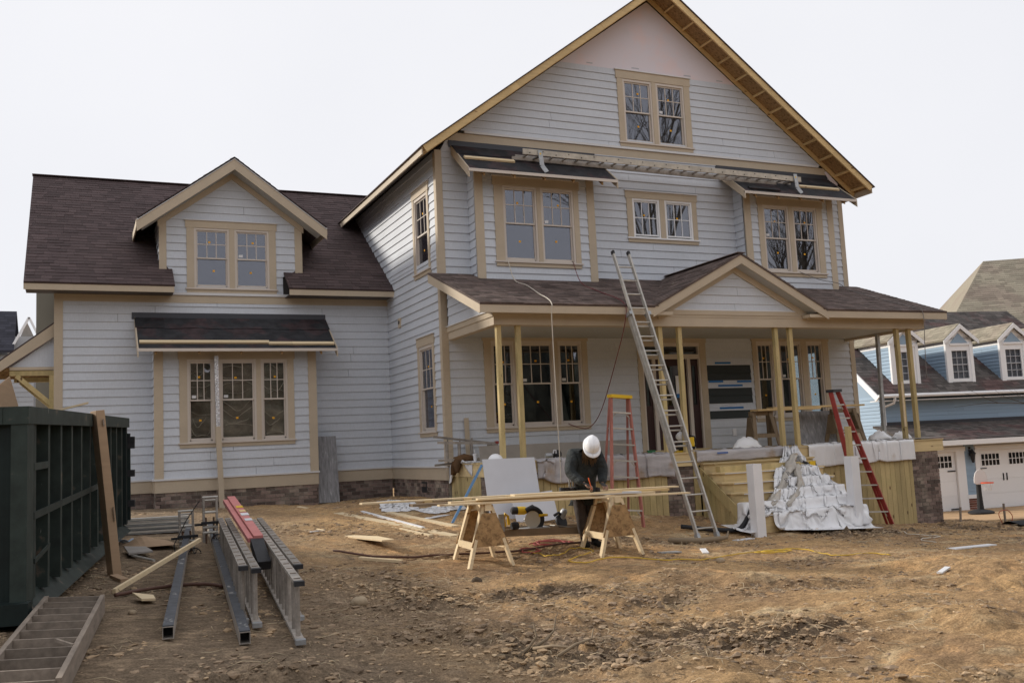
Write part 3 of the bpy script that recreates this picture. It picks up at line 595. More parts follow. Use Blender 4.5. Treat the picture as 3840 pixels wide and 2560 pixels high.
# -- main roof: deck, shingle sheet, raw fly rafters, lookouts, strand board underside
YF, YE = -.65, 9.2; EX = -.55
mr = MB()
for sgn in (0, 1):
    fx = (lambda x: x) if not sgn else (lambda x: WX-x)
    zt = lambda x: EZ+SL*(x+.5)
    poly = [(fx(EX), YF-.03, zt(EX)+.012), (fx(WX/2), YF-.03, zt(WX/2)+.012), (fx(WX/2), YF-.03, zt(WX/2)-.01), (fx(EX), YF-.03, zt(EX)-.01)]
    mr.prism(poly, (0, YE-YF, 0), .4)
mroof = mr.build('main_roof', SHG, house)
for sgn in (0, 1):
    fx = (lambda x: x) if not sgn else (lambda x: WX-x)
    A, B = np.array([fx(-.5), 0, EZ-.012]), np.array([fx(WX/2), 0, EZ+SL*(WX/2+.5)-.012])
    nn = vnorm(np.cross(B-A, (0, 1, 0))); nn = nn if nn[2] > 0 else -nn
    mb = MB(); off = 0.
    for t0, t1 in ((0, .36), (.3605, .72), (.7205, 1.0)):
        p, q = A+(B-A)*t0-nn*.075, A+(B-A)*t1-nn*.075; mb.bar((p[0], YF+.02, p[2]), (q[0], YF+.02, q[2]), .04, .145, up=nn)
    mb.build('fly_rafter', PIN, mroof)
    p, q = A-nn*.02, B-nn*.02
    mb = MB(); mb.bar((p[0], YF/2+.02, p[2]), (q[0], YF/2+.02, q[2]), abs(YF)-.05, .014, up=nn); mb.build('strand_board', OSB, mroof)
    mb = MB(); p, q = A-nn*.08, B-nn*.08; mb.bar((p[0], -.042, p[2]), (q[0], -.042, q[2]), .036, .10, up=nn); mb.build('wall_ledger', PIN, mroof)
    Ls = np.linalg.norm(B-A); k = .12
    while k < Ls-.1:
        c_ = A+(B-A)*k/Ls-nn*.055; MB().bar((c_[0], -.065, c_[2]), (c_[0], YF+.045, c_[2]), .04, .062, up=nn).build('lookout', PIN, mroof); k += .61
mb = MB(); mb.bar((-.5, YF+.04, EZ-.095), (-.5, 6.55, EZ-.095), .03, .17); mb.build('eave_fascia', TAN, mroof)
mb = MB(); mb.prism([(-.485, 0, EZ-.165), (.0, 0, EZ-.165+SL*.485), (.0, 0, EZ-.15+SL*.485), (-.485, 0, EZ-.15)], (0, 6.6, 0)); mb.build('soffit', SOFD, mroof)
mb = MB(); mb.bar((WX+.5, YF+.04, EZ-.095), (WX+.5, 9, EZ-.095), .03, .17); mb.build('eave_fascia', TAN, mroof)
mb = MB(); mb.prism([(10.9, -.03, 6.60), (10.55, -.03, 6.9), (10.5, -.03, 6.86), (10.62, -.05, 6.65), (10.72, -.05, 6.45), (10.86, -.05, 6.42)], (0, -.01, 0)); mb.build('loose_wrap', PINK, mroof)
# -- garage roof with cut-out at the wall dormer
O = np.array([-7.8, 3.06, 4.10]); S = vnorm((0, 1, .762)); HR = (7.65-3.06)/S[1]; ylen = lambda y: (y-3.06)/S[1]
gcuts = [(-4.90+7.8, -2.47+7.8, 0, ylen(3.75)), (-5.08+7.8, -2.15+7.8, ylen(3.75), ylen(4.9))]
dk = MB(); us = [0, 2.72, 2.90, 5.33, 5.65, 7.86]; ss = [0, ylen(3.75), ylen(4.9), HR]; Nn = np.array([0, -S[2], S[1]])
for i in range(5):
    for j in range(3):
        uc, sc_ = (us[i]+us[i+1])/2, (ss[j]+ss[j+1])/2
        if any(c[0] < uc < c[1] and c[2] < sc_ < c[3] for c in gcuts): continue
        q = lambda u, s, n: O+np.array([u, 0, 0])+S*s+Nn*n
        dk.add([q(us[i], ss[j], -.03), q(us[i+1], ss[j], -.03), q(us[i+1], ss[j+1], -.03), q(us[i], ss[j+1], -.03), q(us[i], ss[j], 0), q(us[i+1], ss[j], 0), q(us[i+1], ss[j+1], 0), q(us[i], ss[j+1], 0)], MB.HEX, .3)
S2 = np.array([0, -S[1], S[2]]); dk.prism([O+np.array([0, 0, 0])+S*HR, O+S*HR+np.array([0, 4.6, -3.5]), O+S*HR+np.array([0, 4.6, -3.55]), O+S*HR+np.array([0, 0, -.05])], (7.86, 0, 0), .3)
groof = dk.build('garage_roof', SHG, house); shingles(groof, O+Nn*.001, (1, 0, 0), S, 7.84, HR, SHG, gcuts)
MB().bar((-7.82, 7.65, 7.6), (1.25, 7.65, 7.6), .22, .02).build('ridge_cap', SHG, groof); q = lambda u, s, n: O+np.array([u, 0, 0])+S*s+Nn*n; e0 = ylen(6.1)
MB().add([q(7.86, e0, -.03), q(9.1, e0, -.03), q(9.1, HR, -.03), q(7.86, HR, -.03), q(7.86, e0, 0), q(9.1, e0, 0), q(9.1, HR, 0), q(7.86, HR, 0)], MB.HEX, .3).build('roof_return', SHG, groof); shingles(groof, O+S*e0+np.array([7.84, 0, 0])+Nn*.001, (1, 0, 0), S, 1.2, HR-e0, SHG)
for a, b in ((-7.78, -4.915), (-2.46, .0)):
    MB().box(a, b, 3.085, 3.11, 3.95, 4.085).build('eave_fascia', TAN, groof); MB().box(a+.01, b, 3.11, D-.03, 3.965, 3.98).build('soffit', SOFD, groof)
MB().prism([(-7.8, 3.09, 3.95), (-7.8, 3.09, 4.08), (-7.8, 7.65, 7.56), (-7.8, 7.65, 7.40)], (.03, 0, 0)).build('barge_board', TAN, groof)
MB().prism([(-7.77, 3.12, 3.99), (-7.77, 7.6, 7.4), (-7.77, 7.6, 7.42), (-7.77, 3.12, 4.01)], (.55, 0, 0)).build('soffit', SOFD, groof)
# -- dormer (wall plane continues the garage wall)
dw = MB(); AX = -3.60; dl = .735; dz = lambda x: 7.07-dl*abs(x-AX)
for (z0, z1, sp) in ((4.4, 5.5, [(-5.14, -4.43), (-3.68, -3.56), (-2.80, -2.06)]), (5.5, 5.75, [(-5.14, -2.06)])):
    for a, b in sp: dw.box(a, b, D, D+.1, z0, z1, .5)
dw.prism([(-5.14, D, 5.75), (-2.06, D, 5.75), (AX, D, 6.95)], (0, .1, 0), .5); dw = dw.build('dormer_wall', DARK, house)
xl = lambda z: max(-5.02, AX-(7.07-.16-z)/dl)
def dl_lo(z): return -4.88 if z < 4.55 else xl(z)
def dl_hi(z): return -2.49 if z < 4.55 else 2*AX-xl(z)+.02
siding(dw, PG, dl_lo, dl_hi, 4.047, 6.86, [(-4.43, -2.80, 4.19, 5.5)])
for P, s in (((lambda u, z, n: (-5.14-n, u, z)), 1), ((lambda u, z, n: (-2.06+n, u, z)), 1)):
    ck = core('dormer_cheek', house, P, D, 6.2, 4.2, 5.75, [], .05, SID); siding(ck, P, D+.03, 6.1, 4.5, 5.75)
for a, b in ((-5.175, -5.02), (-2.205, -2.035)): fbox(MB(), PG, a, b, 4.545, 5.62, -.002, .034).build('corner_board', TAN, house)
window(dw, PG, [(-4.44, -3.68), (-3.565, -2.795)], 5.47, 4.21, -4.60, -2.64, 4.84, 5.155, head=(.05, .21))
for s in (-1, 1):
    e = AX+s*2.05; zt = dz(e); A, B = np.array([e, 0, zt]), np.array([AX, 0, 7.07]); nn = vnorm((s*dl, 0, 1)); yF = 3.2
    O2 = np.array([e, yF-.03, zt]); U2 = np.array([0, 1., 0]); S2 = vnorm(B-A); Ls = np.linalg.norm(B-A)
    dr = MB(); dr.bar(A+np.array([0, (yF-.03+7.2)/2, 0])-nn*.015, B+np.array([0, (yF-.03+7.2)/2, 0])-nn*.015, 7.2-yF+.03, .03, up=nn, rnd=.3); dr = dr.build('dormer_roof', SHG, house)
    shingles(dr, O2, U2, S2, 3.4, Ls, SHG)
    rake(dr, 'barge_board', A-(0, 0, .05), B-(0, 0, .05), .235, yF-.015, .03, TAN)
    rake(dr, 'drip_edge', A-(0, 0, .012), B-(0, 0, .012), .04, yF-.03, .03, CAP)
    C1, C2 = np.array([AX+s*1.60, 0, dz(AX+s*1.60)])-nn*.23, np.array([AX, 0, 7.07])-nn*.23
    rake(dr, 'rake_frieze', np.array([AX+s*1.60, 0, dz(AX+s*1.60)-.235]), np.array([AX, 0, 7.07-.235]), .16, D-.055, .03, TAN)
    P1, P2 = A-nn*.20, B-nn*.20; MB().bar(P1+np.array([0, (yF+D)/2, 0]), P2+np.array([0, (yF+D)/2, 0]), D-yF-.06, .012, up=nn).build('soffit', SOF, dr)
    MB().bar((e, yF, zt-.10), (e, 5.0, zt-.10), .025, .16).build('eave_fascia', TAN, dr)

# -- front wall windows and door under the porch
window(fw, PF, [(1.05, 1.575), (1.68, 2.505), (2.61, 3.195)], 2.47, .79, .88, 3.33, 1.635, 2.05, head=(.07, .26), stick=True)
window(fw, PF, [(7.92, 8.42), (8.60, 9.28), (9.44, 9.945)], 2.47, .79, 7.80, 10.13, 1.635, 2.05, head=(.07, .26), stick=True)
mb = MB(); fbox(mb, PF, 4.605, 4.72, .06, 2.50, -.02, .042); fbox(mb, PF, 6.29, 6.455, .06, 2.50, -.02, .042); fbox(mb, PF, 4.58, 6.48, 2.50, 2.69, -.02, .048)
door = mb.build('front_door', TAN, house); door['label'] = 'dark maroon front door with side lights and transom'
fr = MB(); W0, W1 = 4.72, 6.29
fbox(fr, PF, W0, W1, 2.42, 2.50, -.08, .03); fbox(fr, PF, W0, W1, 2.13, 2.24, -.08, .03)
for a in (W0, 4.985, 5.93, 6.25): fbox(fr, PF, a, a+(.04 if a in (W0, 6.25) else .085), .06, 2.13, -.08, .03)
fbox(fr, PF, W0, W0+.04, 2.24, 2.42, -.08, .03); fbox(fr, PF, W1-.04, W1, 2.24, 2.42, -.08, .03); fbox(fr, PF, 5.22, 5.25, 2.24, 2.42, -.06, .02); fbox(fr, PF, 5.75, 5.78, 2.24, 2.42, -.06, .02)
fr.build('door_frame', VIN, door); fbox(MB(), PF, W0+.04, W1-.04, 2.24, 2.42, -.05, -.04).build('transom_pane', GLS, door)
for a, b in ((4.76, 4.985), (5.07, 5.93), (6.015, 6.25)):
    lf = MB(); w = .07 if b-a < .5 else .12
    fbox(lf, PF, a, a+w, .08, 2.13, -.07, -.03); fbox(lf, PF, b-w, b, .08, 2.13, -.07, -.03); fbox(lf, PF, a+w, b-w, .08, .95, -.065, -.035); fbox(lf, PF, a+w, b-w, 1.98, 2.13, -.07, -.03); fbox(lf, PF, a+w, b-w, .95, 1.08, -.07, -.03)
    lf = lf.build('door_leaf' if b-a > .5 else 'side_light', MAR, door); fbox(MB(), PF, a+w, b-w, 1.08, 1.98, -.056, -.05).build('pane', GLS, lf)
fbox(MB(), PF, 5.62, 5.74, 1.25, 1.75, -.028, -.024).build('notice_sheet', SCR, door); fbox(MB(), PF, 5.62, 5.74, 1.25, 1.34, -.0235, -.021).build('masking_tape', TAPE, door)
fbox(MB(), PF, 4.70, 6.35, .05, .085, -.05, .10).build('threshold', PTH, door)

SWIRL = mat('pale_reflection_swirl', (.85, .84, .80), .4, .2, spec=.5)  # pale tubes behind the bay panes, drawn in place of swirling reflections
for (a, b) in ((-4.60, -4.20), (-3.95, -3.31), (-3.07, -2.63)):
    for k in range(9):
        zt0 = 2.35-.19*k+RN.uniform(-.06, .06); x0_, x1_ = (a, b) if k % 3 else (a+RN.uniform(0, .1), b-RN.uniform(0, .1)); sag = RN.uniform(.03, .20)*RN.choice((1, 1, -.5)); tl_ = RN.uniform(-.08, .08)
        MB().tube([(x0_+(x1_-x0_)*t_, GB+.09+.02*math.sin(9*t_+k), max(zt0+tl_*t_-sag*4*t_*(1-t_)*(1+.3*math.sin(7*t_+k)), .83)) for t_ in np.linspace(0, 1, 12)], [.003+.006*abs(math.sin(3*t_+k)) for t_ in np.linspace(0, 1, 12)], 5).build('reflection_swirl', SWIRL, bw)
MB().grid(24, 18, lambda u, v: (-4.72+2.2*u, GB+.16+.05*math.sin(11*u+5*v)+.03*math.sin(23*v+4*u), .76+1.74*v)).build('pane_tone_sheet', mat('brown_pane_tone', (.40, .38, .35), .35, .1, spec=.5, ns=[((3, 3, 5), .6, 1.5)]), bw, smooth=True)  # added brown sheet, lightens the panes behind the drawn reflections
# -- porch
YR, PX0, PX1 = -2.7, -.28, 11.24; PS_ = .385; pz = lambda y: 2.90+PS_*(y-YR)
Sp = vnorm((0, 1, PS_)); Hp = 2.69/Sp[1]; Np = np.array([0, -Sp[2], Sp[1]]); Op = np.array([PX0, YR-.02, 2.90])
AP, AZ, GS2 = 5.56, 4.03, .515; gh = lambda s: (AZ-2.90-PS_*s*Sp[1])/GS2
pr = MB(); q = lambda u, s, n: Op+np.array([u, 0, 0])+Sp*s+Np*n
for u00, u01, u10, u11 in ((0, AP-PX0-gh(0)+.04, 0, AP-PX0-gh(Hp)), (AP-PX0+gh(0)-.04, PX1-PX0, AP-PX0+gh(Hp), PX1-PX0)):
    pr.add([q(u00, 0, -.03), q(u01, 0, -.03), q(u11, Hp, -.03), q(u10, Hp, -.03), q(u00, 0, 0), q(u01, 0, 0), q(u11, Hp, 0), q(u10, Hp, 0)], MB.HEX, .3)
proof = pr.build('porch_roof', SHP, house)
pc = [(ubL[0]-PX0-.02, ubL[1]-PX0+.02, (2.7+BB-.04)/Sp[1], 9), (ubR[0]-PX0-.02, ubR[1]-PX0+.02, (2.7+BB-.04)/Sp[1], 9)]
shingles(proof, Op+Np*.001, (1, 0, 0), Sp, PX1-PX0, Hp, SHP, pc, exp=.125, dyn=lambda s: [(AP-PX0-gh(s+.1)+.06, AP-PX0+gh(s+.1)-.06)])
for s in (-1, 1):
    e = AP+s*2.2; A, B = np.array([e, 0, AZ-GS2*2.2]), np.array([AP, 0, AZ]); nn = vnorm((s*GS2, 0, 1)); Ls = np.linalg.norm(B-A); yF = YR-.02
    dr = MB(); dr.bar(A+np.array([0, yF/2, 0])-nn*.015, B+np.array([0, yF/2, 0])-nn*.015, -yF, .03, up=nn, rnd=.3); dr = dr.build('porch_gable_roof', SHP, house)
    shingles(dr, A+np.array([0, yF, 0]), (0, 1, 0), B-A, -yF-.01, Ls, SHP, exp=.125)
    rake(dr, 'barge_board', A-(0, 0, .025), B-(0, 0, .025), .185, YR-.004, .03, TAN)
    P1, P2 = A+(B-A)*.10-nn*.19, B-nn*.19; MB().bar(P1+np.array([0, -2.53, 0]), P2+np.array([0, -2.53, 0]), .30, .012, up=nn).build('soffit', SOF, dr)
    C1 = A+(B-A)*.13; rake(dr, 'rake_frieze', C1-(0, 0, .215), B-(0, 0, .215), .14, -2.435, .03, TAN)
MB().bar((AP, YR-.04, AZ+.012), (AP, -.0, AZ+.012), .2, .014).build('ridge_cap', SHP, proof)
pg = MB(); PY = lambda u, z, n: (u, -2.38-n, z); pg.prism([(AP-1.75, -2.38, 2.84), (AP+1.75, -2.38, 2.84), (AP, -2.38, 3.74)], (0, .05, 0), .5); pg = pg.build('porch_gable_wall', DARK, house)
siding(pg, PY, lambda z: AP-(3.76-z)/GS2, lambda z: AP+(3.76-z)/GS2, 2.90, 3.72)
MB().box(AP-1.85, AP+1.85, -2.43, -2.38, 2.875, 2.90).build('drip_cap', CAP, house); MB().box(AP-2.15, AP+2.15, -2.425, -2.385, 2.786, 2.874).build('gable_frieze', TAN, house)
for s in (-1, 1): MB().box(AP+s*1.72, AP+s*2.21, YR+.03, -2.43, 2.735, 2.80).build('eave_return', TAN, house)
for a, b in ((PX0, AP-2.2), (AP+2.2, PX1)): MB().box(a, b, YR-.002, YR+.025, 2.73, 2.885).build('eave_fascia', TAN, proof)
for x in (PX0, PX1-.028):
    MB().prism([(x, YR+.03, 2.72), (x, YR+.03, 2.885), (x, -.02, pz(-.02)-.02), (x, -.02, pz(-.02)-.20)], (.028, 0, 0)).build('barge_board', TAN, proof)
for a, b in ((PX0+.03, AP-2.05), (AP+2.05, PX1-.03)): MB().box(a, b, YR+.03, -2.40, 2.785, 2.797).build('soffit', SOF, proof)
for x0, x1 in ((PX0+.03, .09), (10.87, PX1-.03)): MB().prism([(x0, -2.4, 2.80), (x0, -.05, pz(-.05)-.14), (x0, -.05, pz(-.05)-.13), (x0, -2.4, 2.812)], (x1-x0, 0, 0)).build('soffit', SOF, proof)
MB().box(.11, 10.85, -2.40, -2.16, 2.55, 2.785).build('porch_beam', TAN, house); MB().box(.10, 10.86, -2.41, -2.40, 2.735, 2.785).build('beam_trim', TAN, house)
for x0, x1, P in ((.11, .27, lambda u, z, n: (.11-n, u, z)), (10.69, 10.85, lambda u, z, n: (10.85+n, u, z))):
    MB().box(x0, x1, -2.155, -.03, 2.55, 2.80).build('porch_beam', TAN, house)
    fbox(MB(), P, -2.40, -.03, 2.705, 2.81, .0, .02).build('beam_trim', TAN, house)
    w_ = MB(); w_.prism([P(-2.38, 2.81, 0), P(-.02, 2.81, 0), P(-.02, pz(0)-.1, 0), P(-2.38, 2.86, 0)], (.03 if x0 < 1 else -.03, 0, 0), .5); w_ = w_.build('porch_end_wall', DARK, house)
    lo_ = lambda z: max(-2.38, YR+(z+.12-2.90)/PS_); siding(w_, P, lo_, -.13, 2.83, 3.7); fbox(MB(), P, -2.40, -.03, 2.81, 2.83, .0, .045).build('drip_cap', CAP, house)
MB().box(.2, 10.76, -2.16, -.005, 2.60, 2.62).build('porch_ceiling', SOF, house)
# posts (temporary 4x4s in pairs)
for i, (x, y) in enumerate(((.215, -2.30), (.62, -2.30), (3.74, -2.30), (4.19, -2.30), (6.61, -2.30), (7.0, -2.30), (10.06, -2.30), (10.43, -2.30))):
    dx = RN.uniform(-.015, .015); MB().bar((x, y, .05), (x+dx, y, 2.55), .089, .089, up=(0, 1, 0)).build('porch_post', PTW, house)
MB().bar((10.55, -1.2, .05), (10.60, -1.2, 2.57), .075, .075, up=(0, 1, 0)).build('steel_post', STEEL, house)
MB().bar((10.02, -2.36, .35), (10.03, -2.36, 1.35), .05, .02, up=(0, 1, 0)).build('post_splint', LUM, house)
# deck, rim, piers, skirting
dkm = MB(); y = -2.55
while y < -.05: dkm.box(.03, 10.93, y, min(y+.136, -.01), .022, .05); y += .14
deck = dkm.build('porch_deck', PTH, house)
for x0, x1 in ((.03, 4.2), (4.2, 7.1), (7.1, 10.93)): MB().box(x0, x1-.004, -2.53, -2.49, -.215, .02).build('rim_joist', PTH, house)
for x in (.05, 10.87): MB().box(x, x+.04, -2.48, -.02, -.215, .02).build('rim_joist', PTH, house)
def pier(x0, x1, y0, y1, zg):
    m_ = MB().box(x0, x1, y0, y1, zg-.3, -.216).build('brick_pier', MOR, house); bricks(m_, lambda u, z, n: (u, y0-n, z), x0, x1, zg-.1, -.218); bricks(m_, lambda u, z, n: (x0-n, u, z), y0, y1, zg-.1, -.218)
pier(9.95, 10.75, -2.5, -2.1, -1.80); pier(3.56, 4.16, -2.5, -2.1, -1.12); pier(.08, .60, -2.5, -1.55, -.95)
def skirting(P, u0, u1, z1, rnd0=0):
    mbk = fbox(MB(), P, u0, u1, -.3, -.218, -.04, -.005).build('skirting_rail', PTW, house); u = u0
    while u < u1-.03:
        w = min(.132, u1-u); p0 = P(u+w/2, 0, 0); zg_ = g(p0[0], p0[1])-.06
        vs = MB(); fbox(vs, P, u, u+w, zg_, z1+RN.uniform(-.01, .0), -.004, .018); piece('skirting_board', vs.v, vs.f, PTW, mbk, 'skirting_boards'); u += .140
skirting(lambda u, z, n: (u, -2.5-n, z), .62, 3.56, -.216); skirting(lambda u, z, n: (u, -2.5-n, z), 7.05, 9.95, -.216); skirting(lambda u, z, n: (.08-n, u, z), -1.55, -.02, -.216)
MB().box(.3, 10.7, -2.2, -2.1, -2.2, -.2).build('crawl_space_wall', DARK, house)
# stairs
NS = 6; RISE, RUN_ = .186, .27; SX0, SX1 = 4.30, 7.08; y0 = -2.53
stairs = MB().box(SX0+.2, SX1-.2, y0-.4, y0-.002, -1.5, -.25).build('stairs', PTW, house)
for i in range(NS):
    zt_ = -.205-RISE*i; yf = y0-RUN_*(i+1); clip = .15
    shape = lambda e, z: [(SX0+.03-e, y0-.004, z), (SX0+.03-e, yf+clip-e, z), (SX0+.03+clip-e, yf-e, z), (SX1-.03-clip+e, yf-e, z), (SX1-.03+e, yf+clip-e, z), (SX1-.03+e, y0-.004, z)]
    MB().prism(shape(.0, zt_-RISE-(.5 if i == NS-1 else 0)), (0, 0, RISE-.002+(.5 if i == NS-1 else 0))).build('riser', PTH, stairs)
    tr0 = RUN_*i-.02; P_ = shape(.03, zt_); P_ = [P_[0][:1]+(y0-tr0-.0,)+P_[0][2:]]+P_[1:5]+[P_[5][:1]+(y0-tr0,)+P_[5][2:]]
    MB().prism(P_, (0, 0, .028)).build('tread', PTH, stairs)
    if i: MB().bar((SX0+clip+.03, yf-.036, zt_+.004), (SX1-clip-.03, yf-.036, zt_+.004), .008, .016).build('tread_edging', CAP, stairs)
MB().prism([(SX0-.012, -2.55, -.25), (SX0-.012, -2.55, -.5), (SX0-.012, -4.15, -1.55), (SX0-.012, -4.15, -1.3)], (.02, 0, 0)).build('stringer', PTW, stairs)
yb_ = -2.56
while yb_ > -4.05:
    zt_ = -.46+(yb_-.065+2.55)*.66; zg_ = g(SX0, yb_)-.08
    if zt_-zg_ > .08: MB().prism([(SX0+.012, yb_, zg_), (SX0+.012, yb_-.13, zg_), (SX0+.012, yb_-.13, zt_-.045), (SX0+.012, yb_, zt_+.04)], (.016, 0, 0)).build('stair_side_board', PTW, stairs)
    yb_ -= .138
MB().box(4.17, 4.30, -2.52, -2.49, -1.5, -.218).build('filler_board', PTW, house)
nb_ = MB().bar((6.66, -4.15, -1.75), (6.64, -4.15, .40), .089, .089, up=(0, 1, 0)).build('newel_post', PTW, house)

# -- bracketed roof over the side door of the garage
YS = D+.15; sr = MB(); hi, lo = (-7.25, 3.36), (-8.62, 2.28)
sr.prism([(hi[0], YS, hi[1]), (lo[0], YS, lo[1]), (lo[0], YS, lo[1]+.03), (hi[0], YS, hi[1]+.03)], (0, 2.2, 0), .3); sroof = sr.build('side_canopy_roof', SHG, house)
MB().prism([(-7.25, YS-.03, 3.35), (-8.6, YS-.03, 2.285), (-8.6, YS-.03, 2.10), (-7.25, YS-.03, 3.07)], (0, .03, 0)).build('barge_board', TAN, sroof)
MB().prism([(-7.25, YS+.08, 3.05), (-8.05, YS+.08, 2.45), (-7.25, YS+.08, 2.45)], (0, .04, 0)).build('canopy_gable', SID, sroof); MB().box(-8.08, -7.25, YS+.05, YS+.12, 2.385, 2.45).build('canopy_beam', TAN, sroof)
for dy in (.06, 1.7):
    bk = MB().box(-8.08, -7.25, YS+dy, YS+dy+.09, 2.27, 2.37).build('canopy_bracket', PTW, sroof)
    MB().bar((-7.95, YS+dy+.045, 2.27), (-7.26, YS+dy+.045, 1.63), .088, .10, up=(0, 1, 0)).build('brace', PTW, bk); MB().box(-7.34, -7.252, YS+dy, YS+dy+.09, 1.2, 2.27).build('wall_leg', PTW, bk)
for i in range(9): MB().box(-8.5, -7.3, YS+.1+i*.23, YS+.14+i*.23, 2.36, 2.44).build('canopy_joist', OSB, sroof)

# ------------------------------------------------------------------ neighbour's blue house on the right
NO = np.array([21.534, 7.272, -2.75]); NA = math.radians(-10)
nh = thing('house', 'blue-sided neighbouring house with white dormers and white garage doors', 'house', tuple(NO), NA)
_nm = np.array(MW[nh.name]); TW = lambda p: tuple(_nm[:3, :3]@np.array(p, float)+_nm[:3, 3])
NP = lambda off: (lambda u, z, n: TW((u, -off-n, z)))          # off: metres towards the viewer
ND = NP(0.); NU = NP(-1.6); NDm = NP(-2.6); ZG = 0.
nw = core('garage_front_wall', nh, ND, -1.3, 8.5, 0, 2.6, [(-1.2, .80, 0, 2.13), (1.74, 6.7, 0, 2.13)], .2, NWH)
siding(nw, ND, 1.18, 1.60, .55, 2.5, [], BLUE, .115); siding(nw, ND, -1.3, -1.2, 0, 2.5, [], BLUE, .115)
for a, b in ((.80, 1.16), (1.60, 1.78)): fbox(MB(), ND, a, b, .0 if a > 1.5 else .0, 2.14, .0, .05).build('door_casing', NWH, nh)
for a, b in ((-1.3, 1.2), (1.62, 7)): fbox(MB(), ND, a, b, 2.14, 2.30, .0, .06).build('door_head', NWH, nh)
fbox(MB(), ND, 1.14, 1.66, .42, .56, .0, .05).build('base_ledge', NWH, nh); bricks(nw, ND, 1.20, 1.60, 0, .42, OBRK)
def gdoor(a, b, wins, han):
    gd_ = fbox(MB(), ND, a, b, 0, 2.13, -.12, -.06).build('garage_door', NWH, nh)
    for k in range(4):
        z0 = .03+k*.525; fbox(MB(), ND, a+.03, b-.03, z0, z0+.505, -.06, -.045).build('door_panel', NWH, gd_)
    for (w0, w1, nn) in wins:
        fbox(MB(), ND, w0, w1, 1.56, 2.0, -.045, -.038).build('door_pane', GLD, gd_); m_ = MB()
        for k in range(nn+1): x = w0+(w1-w0)*k/nn; fbox(m_, ND, x-.014, x+.014, 1.56, 2.0, -.045, -.03)
        for z in (1.56, 1.78, 2.0): fbox(m_, ND, w0, w1, z-.014, z+.014, -.045, -.03)
        m_.build('door_grille', NWH, gd_)
    for (x, z, w, h) in han: fbox(MB(), ND, x, x+w, z, z+h, -.045, -.02).build('door_hardware', BLK, gd_)
gdoor(-1.2, .80, [(-.9, -.2, 4), (.0, .66, 4)], [(.45, 1.42, .32, .04), (.45, .06, .35, .04)])
gdoor(1.78, 6.7, [(1.92, 2.72, 5), (3.12, 3.92, 5), (4.4, 5.2, 5)], [(1.84, 1.46, .28, .03), (2.80, 1.0, .04, .26), (2.95, 1.0, .04, .26)])
lan = fbox(MB(), ND, 1.36, 1.46, 1.95, 2.28, .0, .03).build('wall_lantern', BLK, nh)
lm = MB(); c_ = np.array(TW((1.41, -.16, 2.0))); lm.lathe(c_-np.array([0, 0, .3]), [(.02, 0), (.05, .05), (.10, .32), (.13, .33), (.03, .46), (.015, .52)], 8); lm.build('lantern_cage', BLK, lan)
# pent roof, upper wall, main roof
pe = MB(); pe.prism([TW((-1.4, -.55, 2.58)), TW((-1.4, 1.6, 3.20)), TW((-1.4, 1.6, 3.12)), TW((-1.4, -.55, 2.50))], np.array(TW((10.2, 0, 0)))-np.array(TW((0, 0, 0))), .3); pe = pe.build('pent_roof', SHN, nh)
shingles(pe, TW((-1.4, -.55, 2.585)), np.array(TW((1, 0, 0)))-np.array(TW((0, 0, 0))), np.array(TW((0, 2.15, .62)))-np.array(TW((0, 0, 0))), 8.5, 2.2, SHN, exp=.16)
MB().add([TW(p) for p in ((-1.42, -.60, 2.38), (8.8, -.60, 2.38), (8.8, -.55, 2.38), (-1.42, -.55, 2.38), (-1.42, -.60, 2.56), (8.8, -.60, 2.56), (8.8, -.55, 2.56), (-1.42, -.55, 2.56))], MB.HEX).build('pent_fascia', NWH, pe)
fbox(MB(), NU, -1.05, 8.5, 3.18, 3.32, .0, .04).build('pent_flashing', FLAS, pe)
uw = core('upper_wall', nh, NU, -1.0, 8.6, 2.6, 4.3, [], .2, BLUE); siding(uw, NU, -.85, 8.6, 3.3, 4.25, [], BLUE, .135); fbox(MB(), NU, -1.0, -.82, 2.9, 4.3, .0, .05).build('corner_board', NWH, nh)
lw = core('left_wall', nh, lambda u, z, n: TW((-1.0-n, u, z)), 1.6, 9.5, 0, 4.3, [], .2, BLUE); siding(lw, lambda u, z, n: TW((-1.0-n, u, z)), 1.62, 9, .2, 4.3, [], BLUE, .135)
lg = MB(); lg.prism([TW((-1.0, 1.6, 4.3)), TW((-1.0, 10.5, 4.3)), TW((-1.0, 6.0, 7.9))], np.array(TW((.1, 0, 0)))-np.array(TW((0, 0, 0))), .5); lg.build('left_gable', BLUE, nh)
rv = lambda v: np.array(TW(v))-np.array(TW((0, 0, 0)))
nr = MB(); nr.prism([TW((-1.4, 1.1, 4.32)), TW((-1.4, 6.0, 8.10)), TW((-1.4, 6.0, 8.0)), TW((-1.4, 1.1, 4.22))], rv((10.5, 0, 0)), .3); nr.prism([TW((-1.4, 6.0, 8.1)), TW((-1.4, 10.9, 4.3)), TW((-1.4, 10.9, 4.2)), TW((-1.4, 6.0, 8.0))], rv((10.5, 0, 0)), .3); nr = nr.build('neighbour_roof', SHN, nh)
shingles(nr, TW((-1.4, 1.1, 4.325)), rv((1, 0, 0)), rv((0, 4.9, 3.78)), 10.4, 6.15, SHN, exp=.19, wid=.36)
gt = MB(); gt.tube([TW((-1.42, 1.02, 4.28)), TW((9, 1.02, 4.28))], .07, 8); gt = gt.build('gutter', NWH, nh); MB().tube([TW((-.75, 1.02, 4.2)), TW((-.75, 1.1, 4.02)), TW((-1.02, 1.5, 3.85)), TW((-1.02, 1.5, 2.9))], .05, 8).build('downpipe', NWH, gt)
